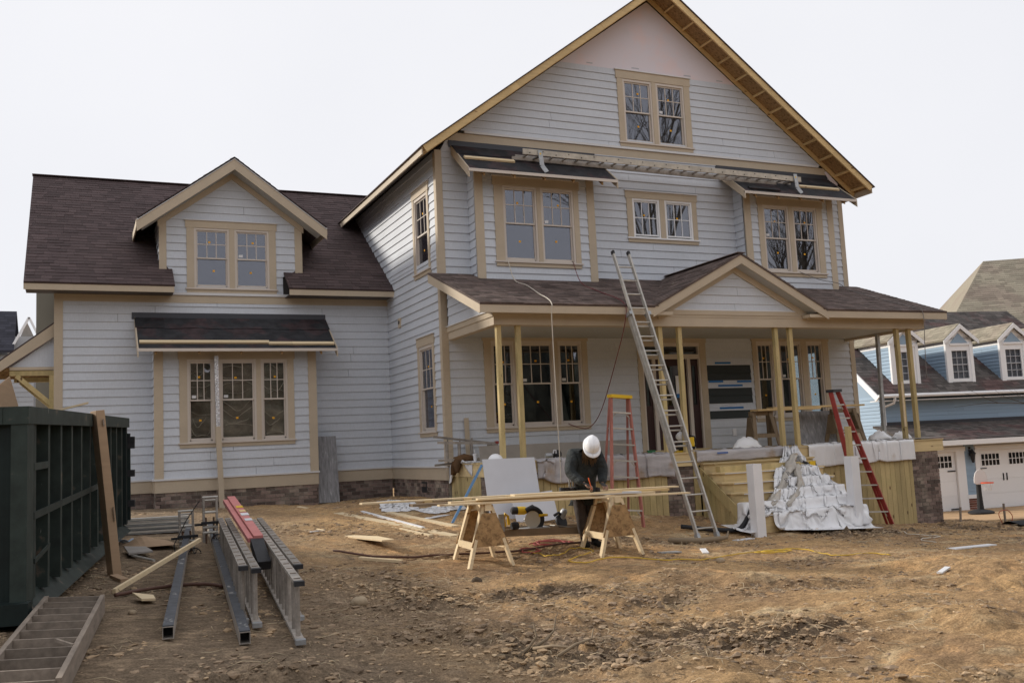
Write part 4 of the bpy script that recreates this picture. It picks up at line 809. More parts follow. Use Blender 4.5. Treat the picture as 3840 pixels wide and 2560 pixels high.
mb = MB(); mb.prism([TW((-1.45, 1.0, 4.25)), TW((-1.45, 6.0, 8.05)), TW((-1.45, 6.0, 7.80)), TW((-1.45, 1.2, 4.12))], rv((.06, 0, 0))); mb.build('barge_board', NWH, nh); MB().add([TW(p) for p in ((-1.42, 1.1, 4.1), (9, 1.1, 4.1), (9, 1.6, 4.1), (-1.42, 1.6, 4.1), (-1.42, 1.1, 4.13), (9, 1.1, 4.13), (9, 1.6, 4.13), (-1.42, 1.6, 4.13))], MB.HEX).build('eave_soffit', NWH, nh)
for i, uc in enumerate((.30, 2.78, 5.27, 7.75)):
    hw = .60; P = NP(-1.65); dmw = core('dormer_wall', nh, P, uc-hw, uc+hw, 4.62, 6.5, [(uc-.36, uc+.36, 4.88, 5.97)], .08, NWH)
    gb_ = MB(); gb_.prism([P(uc-hw, 6.4, 0), P(uc+hw, 6.4, 0), P(uc, 6.9, 0)], rv((0, .08, 0)), .5); gb_.build('dormer_gable', NWH, dmw)
    tg = MB(); tg.prism([P(uc-.40, 6.27, .012), P(uc+.40, 6.27, .012), P(uc, 6.66, .012)], rv((0, -.006, 0)), .5); tg.build('gable_inset', BLUE, dmw); fbox(MB(), P, uc-.46, uc+.46, 6.18, 6.25, .0, .05).build('gable_sill', NWH, dmw)
    for a, b in ((uc-hw, uc-.46), (uc+.46, uc+hw)): fbox(MB(), P, a, b, 4.62, 6.3, .0, .03).build('pilaster', NWH, dmw)
    fbox(MB(), P, uc-.36, uc+.36, 4.88, 5.97, -.05, -.045).build('pane', GLB, dmw); fbox(MB(), P, uc-.36, uc+.36, 4.88, 5.97, -.12, -.10).build('window_blind', LSID, dmw); m_ = MB()
    for x in (-.36, -.12, .12, .36): fbox(m_, P, uc+x-.012, uc+x+.012, 4.88, 5.97, -.05, -.025)
    for z in (4.88, 5.155, 5.43, 5.70, 5.97): fbox(m_, P, uc-.36, uc+.36, z-(.02 if z == 5.43 else .012), z+(.02 if z == 5.43 else .012), -.05, -.022)
    m_.build('muntins', LSID, dmw)
    for s in (-1, 1):
        Pc = (lambda u, z, n, s=s: TW((uc+s*(hw+n), u, z))); ck = core('dormer_cheek', nh, Pc, 1.65, 4.2, 4.62, 6.34, [], .06, BLUE)
        if s < 0: siding(ck, Pc, 1.7, lambda z: max(1.72, 1.1+(z-4.32)/.771), 4.7, 6.17, [], BLUE, .135); fbox(MB(), Pc, 1.62, 3.8, 6.17, 6.34, .0, .03).build('cheek_frieze', NWH, ck); fbox(MB(), Pc, 1.62, 1.72, 4.65, 6.17, .0, .035).build('cheek_corner', NWH, ck)
        e = uc+s*.80; A, B = np.array((e, 1.5, 6.33)), np.array((uc, 1.5, 6.97)); dd = MB()
        dd.prism([TW(A), TW(B), TW(B+(0, 0, .05)), TW(A+(0, 0, .05))], rv((0, 2.9, 0)), .3); dd = dd.build('dormer_roof', SHT, nh)
        if s < 0: shingles(dd, TW(A+(0, 0, .055)), rv((0, 1, 0)), rv(B-A), 2.75, np.linalg.norm(B-A), SHT, exp=.17)
        MB().prism([TW(A+(0, -.03, .03)), TW(B+(0, -.03, .03)), TW(B+(0, -.03, -.15)), TW(A+(0, -.03, -.13))], rv((0, .04, 0))).build('barge_board', NWH, dd)
# large tan-roofed house further right
th = thing('house', 'big tan shingle roof of a house rising behind the blue one', 'house', (35.2, 17.6, -3.5), math.radians(-34)); _tm = np.array(MW[th.name]); T2 = lambda p: tuple(_tm[:3, :3]@np.array(p, float)+_tm[:3, 3])
MB().add([T2(p) for p in ((1, 0, 0), (22, 0, 0), (22, 12, 0), (1, 12, 0), (1, 0, 6.6), (22, 0, 6.6), (22, 12, 6.6), (1, 12, 6.6))], MB.HEX).build('wall', LSID, th)
tr_ = MB(); A, B, C_, E_ = T2((-1.35, -.8, 7.6)), T2((24, -.8, 7.6)), T2((24, 5.5, 13.2)), T2((3.4, 5.5, 13.2)); F_ = T2((-1.35, 12, 7.6))
tr_.add([A, B, C_, E_, F_, T2((24, 12, 7.6))], [(0, 1, 2, 3), (0, 3, 4), (3, 2, 5, 4)], .5); tr_ = tr_.build('hip_roof', SHT, th)
v1 = lambda v: np.array(T2(v))-np.array(T2((0, 0, 0)))
Oo, Uu, Ss = np.array(T2((-1.35, -.8, 7.62))), v1((1, 0, 0)), v1((0, 6.3, 5.6)); Hh = np.linalg.norm(Ss)
s_ = 0
while s_ < Hh-.1:
    shingles(tr_, Oo+vnorm(Ss)*s_+Uu*(4.75*s_/Hh+.1), Uu, Ss, min(13., 25-4.75*s_/Hh), .2, SHT, exp=.2, wid=.5); s_ += .2
MB().add([T2(p) for p in ((-1.4, -.9, 7.35), (24, -.9, 7.35), (24, -.78, 7.35), (-1.4, -.78, 7.35), (-1.4, -.9, 7.6), (24, -.9, 7.6), (24, -.78, 7.6), (-1.4, -.78, 7.6))], MB.HEX).build('gutter', NWH, th)
# dark-roofed house at the far left
lh = thing('house', 'distant grey house with dark blue-black roof and white rake trim, far left', 'house', (-10, 32, -.8), 0.); LH = lambda u, z, n: (u, 32-n, z)
MB().box(-24, -8.5, 32, 42, -.8, 6.6).build('wall', LSID, lh); w_ = MB().box(-24, -8.6, 31.7, 31.9, -.8, 5.6).build('front_wall', LSID, lh); siding(w_, lambda u, z, n: (u, 31.7-n, z), -12.5, -8.6, 2.4, 5.7, [], LSID, .22)
rr = MB(); rr.prism([(-24, 31.2, 5.85), (-24, 33.4, 8.0), (-24, 33.4, 7.9), (-24, 31.2, 5.75)], (14.6, 0, 0), .4); rr.prism([(-24, 33.4, 8.0), (-24, 40, 5.0), (-24, 40, 4.9), (-24, 33.4, 7.9)], (14.6, 0, 0), .4); rr = rr.build('dark_roof', SHB, lh); shingles(rr, (-12.5, 31.2, 5.86), (1, 0, 0), (0, 2.2, 2.15), 3.1, 3.0, SHB, exp=.2, wid=.5)
gq = MB(); gq.prism([(-9.5, 32.2, 5.9), (-8.3, 32.2, 5.9), (-8.9, 32.2, 7.3)], (0, .2, 0)); gq.build('gable', GPAN, lh)
for a, b in (((-9.65, 31.6, 5.75), (-8.80, 31.6, 7.45)), ((-8.80, 31.6, 7.45), (-8.1, 31.6, 5.9))): MB().bar(a, b, .1, .16, up=(0, 1, 0)).build('rake_trim', NWH, lh)
flush_pieces()

# ------------------------------------------------------------------ ladders
def ladder_rails(t, a, b, side, w, nrm, n_r, m, sp=.305, r0=.15, rail=(.028, .068), rung_r=.016, flat=True, tag_='', feet=None, ends=None):
    """two rails from a to b, rungs between; side = unit vector across, nrm = rail depth direction"""
    a, b, side, nrm = map(lambda v: np.array(v, float), (a, b, side, nrm)); d = vnorm(b-a)
    for s in (-1, 1):
        o = side*s*(w/2-rail[0]/2); rl = MB(); rl.bar(a+o, b+o, rail[0], rail[1], up=nrm); rl.build('rail', m, t)
        if ends: MB().bar(b+o-d*.05, b+o+d*.02, rail[0]+.008, rail[1]+.008, up=nrm).build('end_cap', ends, t)
        if feet is not None: MB().bar(a+o-d*.03, a+o+d*.13, rail[0]+.025, rail[1]+.015, up=nrm).build('foot', feet, t)
    for k in range(n_r):
        c = a+d*(r0+sp*k); MB().tube([c-side*(w/2-rail[0]), c+side*(w/2-rail[0])], rung_r, 8).build('rung', m, t)
xh = np.array([.9995, .03, 0]); d_ = vnorm((-.036, .352, .935)); nl = np.array([0, -.935, .352])
foot = np.array([3.105, -4.36, -1.43]); foot[2] = gd(3.1, -4.36)+.0
t = thing('extension_ladder', 'tall aluminium extension ladder leaning against the porch eave', 'ladder', tuple(foot))
ladder_rails(t, foot, foot+d_*4.45, (1, 0, 0), .44, nl, 14, ALU, r0=.22, rail=(.034, .08), feet=STEEL, ends=BLK)
fb = foot+d_*1.62+nl*.07; ladder_rails(t, fb, fb+d_*4.18, (1, 0, 0), .385, nl, 13, ALU, r0=.18, rail=(.034, .07), ends=BLK)
for s in (-1, 1): MB().bar(foot+d_*4.40+np.array([s*.21, 0, 0])+nl*.03, foot+d_*4.47+np.array([s*.21, 0, 0])+nl*.03, .06, .15, up=nl).build('guide_bracket', STEEL, t)
# stepladder with a yellow top in front of the porch
def stepladder(name, label, tl, tr, bl, br, steps, m, topm, group=None, backdir=(0, .35, 0), rail=(.03, .075), toph=.06, topd=.13):
    tl, tr, bl, br = [np.array(v, float) for v in (tl, tr, bl, br)]
    t = thing(name, label, 'ladder', tuple((bl+br)/2), group=group); side = vnorm(tr-tl); bd = np.array(backdir, float)
    for p, q in ((tl, bl), (tr, br)):
        MB().bar(q, p, rail[0], rail[1], up=vnorm(np.cross(side, p-q))).build('front_rail', m, t)
    for p, q in ((tl, bl), (tr, br)):
        MB().bar(q+bd+side*(.04 if q is bl else -.04), p+bd*.1, .022, .05, up=vnorm(np.cross(side, p-q))).build('rear_rail', m, t)
    for k in range(1, steps+1):
        f = k/(steps+1)*1.0; a, b = tl+(bl-tl)*f, tr+(br-tr)*f; st_ = MB().bar(a+side*.01, b-side*.01, .085, .028).build('step', ALU, t)
        if k in (1, 4, steps):
            for s, p in ((1, a), (-1, b)): MB().bar(p+side*s*.015-np.array([0, 0, .10]), p+side*s*.09-np.array([0, 0, .02]), .012, .02).build('brace', ALU, st_)
    for k in (2, 5):
        f = k/(steps+1); a, b = tl+(bl-tl)*f+bd*f, tr+(br-tr)*f+bd*f; MB().tube([a, b], .012, 6).build('rear_bar', ALU, t)
    MB().bar(tl-side*.035+np.array([0, 0, .01]), tr+side*.035+np.array([0, 0, .01]), topd+.04, toph, up=(0, 0, 1)).build('top_cap', topm, t)
    return t
stepladder('stepladder', 'faded red stepladder with a yellow top cap beside the worker', (2.13, -3.0, 1.15), (2.50, -3.0, 1.12), (1.80, -3.35, gd(1.8, -3.35)), (2.44, -3.35, gd(2.44, -3.35)), 7, REDF, YEL, 'red stepladders', (.0, .45, 0))
stepladder('stepladder', 'bright red stepladder with a black top leaning by the right porch skirting', (7.40, -2.95, 1.14), (7.68, -2.85, 1.15), (7.93, -3.06, gd(7.93, -3.06)), (8.92, -2.80, gd(8.92, -2.80)), 9, RED, BLK, 'red stepladders', (-.05, .06, 0), rail=(.035, .09))
# stepladder lying on its side on the porch
t = thing('stepladder', 'bare aluminium stepladder lying on its side at the left porch end', 'ladder', (0.2, -.6, .05)); 
for z, y in ((.12, -.62), (.47, -.60)):
    MB().bar((-.42, y, z), (.82, y-.02, z+(.0 if z < .3 else -.06)), .025, .05).build('rail', ALUD, t)
for z0, z1 in ((.59, .41), (.03, .10)): MB().bar((-.44, -.45, z0), (.80, -.5, z1), .022, .045).build('rail', ALUD, t)
for x in (-.24, .02, .28): MB().bar((x, -.61, .12), (x, -.61, .47), .03, .075).build('step', ALUD, t); MB().bar((x+.08, -.47, .07), (x+.08, -.47, .54), .02, .03).build('rear_bar', ALUD, t)
MB().box(.70, .84, -.68, -.42, .34, .40).build('top_cap', ALUD, t); MB().box(.80, .86, -.66, -.58, .40, .45).build('red_knob', RED, t)
# ladder laid flat as a walkway across the two upper bay roofs
t = thing('ladder', 'aluminium ladder laid flat as a walkway across the upper bay roofs', 'ladder', (5.3, -.75, 6.3)); A, B = np.array([1.64, 0, 6.42]), np.array([9.0, 0, 6.35])
for y, dz_ in ((-.82, .0), (-.44, .0)):
    rl = MB().bar(A+(0, y, dz_), B+(0, y, dz_), .03, .12 if y < -.6 else .085).build('rail', mat('pale_ladder_rail', (.50, .455, .385), .6, .05, ns=[(7, .75, 1.15)]) if y < -.6 else ALUD, t)
    if y < -.6:
        for k in range(24):
            c = A+(B-A)*(k+.5)/24+(0, y-.017, .022*(1 if k % 2 else -1)); MB().lathe(c, [(.013, 0), (.013, .006)], 8, (0, -1, 0)).build('rung_end', BLK, rl)
for k in range(24):
    c = A+(B-A)*(k+.5)/24; MB().bar(c+(0, -.80, -.02), c+(0, -.455, -.02), .03, .03).build('rung', ALUD, t)
rl = MB().bar(A+(-.12, -.52, -.06), B+(-.5, -.52, -.06), .025, .07).build('inner_rail', ALUD, t)
for x, nm_ in ((2.02, 'left'), (8.80, 'right')):
    t = thing('roof_bracket', f'grey steel roof bracket holding the {nm_} end of the ladder walkway', 'bracket', (x, -.85, 6.0), group='roof brackets under the walkway')
    MB().bar((x, -.86, 6.46), (x+.02, -.88, 6.13), .10, .02, up=(0, 1, 0)).build('upright', STEEL, t); MB().bar((x+.02, -.88, 6.13), (x+.10, -.93, 5.98), .10, .015, up=(0, 1, 0)).build('foot_plate', STEEL, t)
    MB().bar((x, -.86, 6.35), (x, -.40, 6.37), .05, .02).build('arm', STEEL, t); MB().bar((x+.0, -.873, 6.40), (x, -.876, 6.28), .035, .004, up=(0, 1, 0)).build('yellow_mark', YEL, t)
# extension ladders lying on edge in the yard
def lying(label, n0, n1, w, m, secs):
    n0, n1 = np.array(n0, float), np.array(n1, float); d = n1-n0; Ln = np.linalg.norm(d); d /= Ln; sd = vnorm((d[1], -d[0], 0))
    t = thing('extension_ladder', label, 'ladder', (*n0, gd(*n0)), group='extension ladders lying on edge')
    for (off, s0, s1) in secs:
        P_ = lambda s, z: np.array([*(n0+d*s+sd[:2]*off), 0])+np.array([0, 0, gv(np.array([(n0+d*s)[0]]), np.array([(n0+d*s)[1]]))[0]*0+zb+zs*(s/Ln)+z])
        z0_, z1_ = g(*n0), g(*n1); zb, zs = z0_+.05, z1_-z0_
        for z in (.0, w):
            a, b = P_(s0, z), P_(s1, z); rl = MB().bar(a, b, .068, .026).build('rail', m, t); MB().bar(a-np.array([*d[:2], 0])*.02, a+np.array([*d[:2], 0])*.06, .076, .036).build('end_cap', BLK if z else STEEL, t)
            s = s0+.18
            while s < s1-.1 and z:
                c = P_(s, z+.013); MB().bar(c-np.array([*d, 0])*.012+np.array([0, 0, .002]), c+np.array([*d, 0])*.012+np.array([0, 0, .002]), .05, .008).build('rung_end', GRYW, rl); s += .305
        s = s0+.18
        while s < s1-.1: MB().tube([P_(s, .012), P_(s, w-.012)], .019, 8).build('rung', m, t); s += .305
    return t
lying('doubled aluminium extension ladder lying on edge beside the black poles', (-5.56, -10.25), (-5.02, -4.7), .43, ALUD, ((.045, .0, 5.4), (-.045, .22, 5.5)))
lying('doubled aluminium extension ladder lying on edge, rightmost of the metal pieces', (-5.265, -10.93), (-4.62, -4.9), .43, ALUD, ((-.045, .0, 5.9), (.045, .95, 6.1)))
# pump jack poles
def pole(label, a, b):
    a3, b3 = np.array([*a, gds(*a, .1)+.045]), np.array([*b, gds(*b, .1)+.09]); t = thing('pump_jack_pole', label, 'pole', tuple(a3), group='pump jack poles on the ground'); d = vnorm(b3-a3); sd = vnorm(np.cross(d, (0, 0, 1))); up = np.cross(sd, d)
    for o, w, h in ((sd*.038, .006, .09), (-sd*.038, .006, .09)): MB().bar(a3+o, b3+o, w, h).build('side_wall', ALUD, t)
    MB().bar(a3+up*.042, b3+up*.042, .07, .006).build('top_wall', ALUD, t); MB().bar(a3-up*.042, b3-up*.042, .07, .006).build('bottom_wall', ALUD, t)
    MB().bar(a3+up*.0495+d*.01, b3+up*.0495, .078, .009).build('rubber_face', POLB, t); MB().bar(a3+d*.12, a3+d*.14, .07, .08).build('inner_plug', BLK, t)
pole('black-faced aluminium scaffold pole lying nearest the dumpster', (-6.225, -10.62), (-5.25, -2.6)); pole('black-faced aluminium scaffold pole lying against the first ladder', (-5.685, -10.72), (-4.93, -2.5))
# pump jacks clamped on the poles
def jack(label, c, tilt):
    c = np.array(c, float); t = thing('pump_jack', label, 'scaffold jack', tuple(c), group='pump jacks on the poles'); T = lambda x, y, z: c+np.array([x+tilt*z, y, z])
    for x in (-.085, .085): MB().bar(T(x, 0, -.0), T(x, 0, .60), .03, .03, up=(0, 1, 0)).build('upright', ALUD, t)
    for z, r in ((.60, .014), (.56, .012), (.40, .016), (.20, .02), (.13, .02)): MB().tube([T(-.1, 0, z), T(.1, 0, z)], r, 8).build('cross_bar', ALU, t)
    for x in (-.05, .05): MB().bar(T(x, .05, -.02), T(x, .05, .33), .02, .03, up=(0, 1, 0)).build('inner_arm', RUST, t)
    MB().tube([T(.09+.08*math.cos(a), -.03, .02+.08*math.sin(a)) for a in np.linspace(0, 6.28, 20)], .008, 6).build('crank_wheel', BLK, t)
    for a in (0, 1.05, 2.1): MB().tube([T(.09+.08*math.cos(a), -.03, .02+.08*math.sin(a)), T(.09-.08*math.cos(a), -.03, .02-.08*math.sin(a))], .006, 5).build('spoke', BLK, t)
    MB().bar(T(-.12, -.02, .26), T(.14, -.02, .26), .05, .035).build('roller', BLK, t); MB().bar(T(-.2, .02, .24), T(-.08, .02, .24), .03, .03).build('handle', BLK, t)
    return t
jack('aluminium pump jack with an upright frame on the right-hand pole', (-5.19, -4.7, -.76), 0.); jack('pump jack with dark roller on the left-hand pole', (-5.47, -4.55, -.93), -.03)
one('cable', MB().tube([(-5.33, -4.72, -.2), (-5.5, -4.7, -.45), (-5.66, -4.75, -.75), (-5.64, -4.8, -.95)], .007, 6), BLK, 'black cable hanging off the upright pump jack frame', 'cable')
# red panel
a, b = np.array([-5.14, -7.95, -.50]), np.array([-5.03, -5.25, -.17]); t = thing('stepladder', 'folded faded red fibreglass stepladder with stickers lying on the ladder beside the poles', 'ladder', (-5.1, -6.6, -.9), group='red stepladders'); d = vnorm(b-a); sd = vnorm(np.cross(d, (0, 0, 1)))
MB().bar(a+sd*.035, b+sd*.035, .095, .045).build('wide_rail', PINKR, t); MB().bar(a-sd*.047-np.array([0, 0, .02]), b-sd*.047-np.array([0, 0, .02])-d*.12, .055, .045).build('narrow_rail', PINKR, t)
MB().bar(a-d*.45+np.array([.03, 0, -.19]), a-d*.0+np.array([.015, 0, -.045]), .13, .09).build('black_top_cap', BLK, t)
for f, w, m_ in ((.53, .10, YEL), (.42, .09, PIN), (.33, .11, SCR), (.20, .10, SCR)):
    c = a+(b-a)*(f+.12)+sd*.045+np.array([0, 0, .0275]); MB().bar(c, c+d*w*1.4, w*.8, .003).build('sticker', m_, t)
# grey ribbed panels stacked by the dumpster end
t = thing('metal_panels', 'stack of long grey ribbed metal panels behind the poles', 'panels', (-6.2, -2.1, -.75))
for k in range(4): MB().bar((-7.4, -2.1+.02*k, -.70+.062*k), (-5.22, -2.25+.02*k, -.72+.062*k), .36-.03*k, .045).build('panel', STEEL, t); MB().bar((-7.4, -2.29+.03*k, -.685+.062*k), (-5.22, -2.44+.03*k, -.705+.062*k), .02, .03).build('panel_lip', ALU, t)
# ------------------------------------------------------------------ dumpster
A0 = np.array([-7.21, -9.76]); uu = vnorm(np.array([1.06, 7.01])); rot = math.atan2(uu[1], uu[0])
t = thing('dumpster', 'dark green steel roll-off dumpster with ribbed sides at the left edge', 'dumpster', (A0[0], A0[1], -.86), rot); LZ = lambda x, y, z: (x, y, z+.029*x)
def lb(x0, x1, y0, y1, z0, z1, nm, m=GRN, p=t):
    mb = MB(); mb.add([LZ(x, y, z) for z in (z0, z1) for x, y in ((x0, y0), (x1, y0), (x1, y1), (x0, y1))], MB.HEX); return mb.build(nm, m, p, local=True)
LD = 7.2; WD = 2.35
lb(.0, LD, .10, .14, .1, 1.56, 'side_wall'); lb(.0, LD, WD-.14, WD-.1, .1, 1.56, 'side_wall'); lb(.0, .04, .14, WD-.14, .1, 1.56, 'end_wall'); lb(LD-.04, LD, .14, WD-.14, .1, 1.56, 'end_door'); lb(.05, LD-.05, .14, WD-.14, .1, .16, 'floor')
lb(-.06, LD+.05, -.03, .16, 1.54, 1.68, 'top_rail', GRNL); lb(-.06, LD+.05, WD-.16, WD+.03, 1.54, 1.68, 'top_rail', GRNL); lb(-.07, .05, .16, WD-.16, 1.54, 1.68, 'top_rail', GRNL); lb(-.05, .20, -.02, .10, .10, 1.54, 'corner_post', GRNL)
lb(LD-.12, LD+.04, .0, .12, .10, 1.54, 'corner_post', GRN)
mb = MB(); mb.prism([LZ(-.1, -.05, .0), LZ(-.1, .10, .14), LZ(-.1, .14, .14), LZ(-.1, .14, .0)], np.array(LZ(LD+.1, 0, 0))); mb.build('bottom_rail', GRNL, t, local=True); lb(-.15, .0, -.05, WD, .0, .16, 'bottom_rail', GRN)
for k in range(11):
    x = .34+.62*k; r_ = lb(x, x+.09, .005, .10, .12, 1.54, 'rib', GRNL)
mb = MB(); mb.add([LZ(*p) for p in ((.3, -.008, .76), (4.0, -.008, .80), (4.0, .004, .80), (.3, .004, .76), (.3, -.008, .82), (4.0, -.008, .86), (4.0, .004, .86), (.3, .004, .82))], MB.HEX); mb.build('stiffener_bar', GRNL, t, local=True)
lb(.30, .98, -.006, .004, 1.16, 1.22, 'stiffener_bar', GRNL); mb = MB(); mb.add([LZ(*p) for p in ((.34, -.008, .40), (1.0, -.008, .46), (1.0, .003, .46), (.34, .003, .40), (.34, -.008, .44), (1.0, -.008, .50), (1.0, .003, .50), (.34, .003, .44))], MB.HEX); mb.build('stiffener_bar', GRNL, t, local=True)
for z in (.35, .80, 1.22, 1.30): lb(LD+.02, LD+.12, -.10, .04, z, z+.10, 'hinge_lug', BLK)
lb(LD+.03, LD+.09, -.04, .02, .15, 1.45, 'door_rod', GRN)
# cardboard sheet in the dumpster, long cardboard carton leaning on it, strip on the rim
q = lambda x, y, z: tuple(np.array(MW[t.name]@Vector(LZ(x, y, z)))); mb = MB(); mb.prism([q(4.2, 1.3, .9), q(6.6, 1.2, 1.2), q(5.4, 1.25, 2.25), q(4.9, 1.28, 2.1)], (.01, .02, 0)); one('cardboard_sheet', mb, CARD, 'torn cardboard sheet sticking up inside the dumpster', 'cardboard')
bx0 = np.array([-6.44, -6.30, gd(-6.44, -6.3)]); bx1 = np.array([-6.62, -6.34, .955]); mb = MB(); mb.bar(bx0, bx1, .165, .10, up=(-.93, -.35, 0)); t = thing('cardboard_box', 'long narrow brown cardboard carton leaning on the dumpster rim', 'box', tuple(bx0)); bo = mb.build('carton', CARD, t, bevel=.004)
d = vnorm(bx1-bx0); MB().bar(bx1-d*.18+np.array([.055, -.07, 0]), bx1-d*.10+np.array([.055, -.07, 0]), .06, .004, up=(.93, -.35, 0)).build('stamp_mark', GRYW, t)
MB().bar(bx0+d*.62+np.array([.06, -.08, 0]), bx0+d*.78+np.array([.06, -.08, 0]), .025, .004, up=(.93, -.35, 0)).build('print_mark', OLD, t)
one('wood_strip', MB().bar((-7.35, -6.5, .88), (-6.72, -6.45, 1.04), .12, .02), LUM, 'pale strip of board bent over the dumpster rim beside the carton', 'board')
# ladder-like scaffold plank lying underside up at the lower left
t = thing('scaffold_plank', 'weathered slatted scaffold plank lying underside up in the bottom left corner', 'plank', (-6.95, -10.6, -1.0)); a, b = np.array([-6.64, -9.35]), np.array([-6.94, -12.1]); d = vnorm(b-a); sd = np.array([-d[1], d[0]])*-1; zz = lambda p: gv(np.array([p[0]]), np.array([p[1]]))[0]+.115
for o in (0, .43):
    p0, p1 = a+sd*o, b+sd*o; MB().bar((*p0, zz(p0)), (*p1, zz(p1)), .035, .15).build('side_board', GRYW, t)
for k in range(11):
    p0 = a+d*(.02+.275*k)+sd*.018; p1 = p0+sd*.395; MB().bar((*p0, zz(p0)+.0), (*p1, zz(p1)+.0), .022, .13).build('slat', GRYW, t)
mb = MB(); p0, p1 = a+d*1.9+sd*.02, a+d*1.72+sd*.14; mb.bar((*p0, zz(p0)+.06), (*p1, zz(p1)+.06), .02, .02); mb.build('brace', GRYW, t)
# ------------------------------------------------------------------ lumber scraps
def flat(name, a, b, w, h, m, label, cat='board', lift=.0, group='boards scattered on the dirt', z=None):
    za, zb_ = gds(*a, .1)+h/2+lift-.02, gds(*b, .1)+h/2+lift-.02
    return one(name, MB().bar((*a, za), (*b, zb_), w, h), m, label, cat, group)
flat('board', (-2.92, .45), (-1.80, -3.95), .085, .035, LUM, 'longest narrow grey-tan board lying from the foundation toward the sawhorses')
flat('board', (-2.52, -1.0), (-1.46, -4.12), .19, .025, LUM, 'wide long tan board lying beside the longest narrow board')
flat('trim_strip', (-2.10, -1.08), (-1.68, -3.25), .06, .03, SCR, 'thin white trim strip lying between the long boards', 'trim strip')
flat('board', (-1.70, -1.47), (-1.13, -3.25), .15, .03, LUM, 'tan board lying right of the thin white trim strip')
b4 = MB(); z_ = gds(-2.9, -4.2, .15)+.012; b4.prism([(-3.10, -3.60, z_), (-2.95, -3.66, z_), (-2.72, -4.2, z_), (-2.70, -4.92, z_), (-2.88, -4.92, z_), (-3.02, -4.2, z_)], (0, 0, .02)); one('board', b4, LUM, 'short pale board cut to a taper at one end, lying alone', 'board', 'boards scattered on the dirt')
flat('board', (-3.35, -5.42), (-2.87, -5.80), .09, .035, LUM, 'short pale stud offcut lying nearest the camera left of the sawhorses')
flat('white_offcut', (-1.36, -2.36), (-.84, -2.10), .16, .012, SCR, 'white sheet offcut lying behind the left sawhorse', 'offcut')
flat('white_offcut', (-.75, -2.95), (-.45, -2.75), .14, .012, SCR, 'small white offcut tucked beside the left sawhorse leg', 'offcut')
mb = MB(); zc = gds(-3.42, -3.3)+.01; mb.bar((-3.55, -3.36, zc), (-3.30, -3.24, zc), .03, .015); t = thing('crossed_scraps', 'white strip with a thin pale sliver crossed over it on the dirt', 'scrap', (-3.42, -3.3, zc)); mb.build('white_strip', SCR, t); MB().bar((-3.40, -3.18, zc+.02), (-3.36, -3.5, zc+.02), .03, .012).build('pale_sliver', LUM, t)
mb = MB(); mb.bar((-6.50, -7.85, gd(-6.5, -7.85)+.03), (-5.50, -6.25, -.60), .035, .045); one('board', mb, LUM, 'pale stick propped over the left scaffold pole', 'stick')
flat('wood_scrap', (-6.46, -6.55), (-6.36, -6.95), .09, .05, CARD, 'short brown wood block at the foot of the cardboard carton', 'block', group='wood scraps near the dumpster')
mb = MB(); z_ = gds(-6.29, -8.6, .12)+.015; mb.prism([(-6.36, -8.42, z_+.03), (-6.18, -8.50, z_), (-6.18, -8.78, z_), (-6.30, -8.80, z_+.01)], (0, 0, .02)); one('wood_scrap', mb, LUM, 'square tan plywood scrap lying between dumpster and poles', 'scrap', 'wood scraps near the dumpster')
mb = MB(); z_ = gds(-6.13, -4.5, .15)+.02; mb.prism([(-6.25, -4.25, z_+.05), (-5.98, -4.3, z_+.03), (-5.92, -4.75, z_), (-6.22, -4.85, z_)], (0, 0, .02)); one('wood_scrap', mb, GPAN, 'grey tan board scrap beside the cardboard carton', 'scrap', 'wood scraps near the dumpster')
mb = MB(); z_ = gds(-6.0, -3.85, .2)+.01; mb.grid(10, 8, lambda a, b: (-6.25+.62*a+.1*b, -3.55-.6*b, z_+.12*math.sin(3.14*a)*math.sin(3.14*(.2+.8*b))*(1+.3*math.sin(7*a)))); one('brown_sheet', mb, CARD, 'crumpled brown paper sheet behind the cardboard carton', 'sheet', solid=.004)
mb = MB().tube([(-6.18, -4.75, gd(-6.18, -4.75)+.03), (-5.95, -5.35, gd(-5.95, -5.35)+.04)], .018, 8); one('pipe_offcut', mb, ALU, 'short silver pipe lying beside the dumpster', 'pipe')
mb = MB(); z_ = gds(-6.2, -3.3)+.02; mb.grid(6, 4, lambda a, b: (-6.28+.2*a, -3.35+.1*b, z_+.03*math.sin(5*a+3*b))); one('plastic_wrapper', mb, mat('blue_white_wrapper', (.45, .55, .68), .4), 'crumpled blue-white wrapper behind the carton', 'wrapper', solid=.003)
for i, (x, y, w, l, a, lab) in enumerate(((6.1, -7.2, .16, 1.05, .1, 'curved white trim offcut lying far right on the dirt'), (3.05, -9.37, .07, .24, .3, 'small white chip lying alone in the right foreground'), (1.6, -6.35, .09, .46, 1.05, 'short white trim block lying right of the sawhorses'), (.92, -6.46, .13, .34, .0, 'grey offcut lying behind the yellow cord'), (3.70, -4.55, .12, .45, .2, 'flat white offcut by the ladder feet'), (1.05, -4.3, .05, .55, .15, 'thin pale lath lying near the porch skirting'))):
    ca, sa = math.cos(a)*l/2, math.sin(a)*l/2; flat('white_offcut', (x-ca, y-sa), (x+ca, y+sa), w, .018, STEEL if i == 3 else SCR, lab, 'offcut', lift=.01, group='white offcuts on the dirt')
mb = MB().tube([(2.05, -4.75, gd(2.05, -4.75)+.05), (2.6, -4.78, gd(2.6, -4.78)+.06), (3.0, -4.72, gd(3., -4.72)+.06), (3.35, -4.55, gd(3.35, -4.55)+.07), (3.5, -4.4, gd(3.5, -4.4)+.14)], [.05, .055, .05, .03, .015], 8); one('log', mb, ROOT, 'thin peeled log lying in front of the ladder feet', 'log', smooth=True)
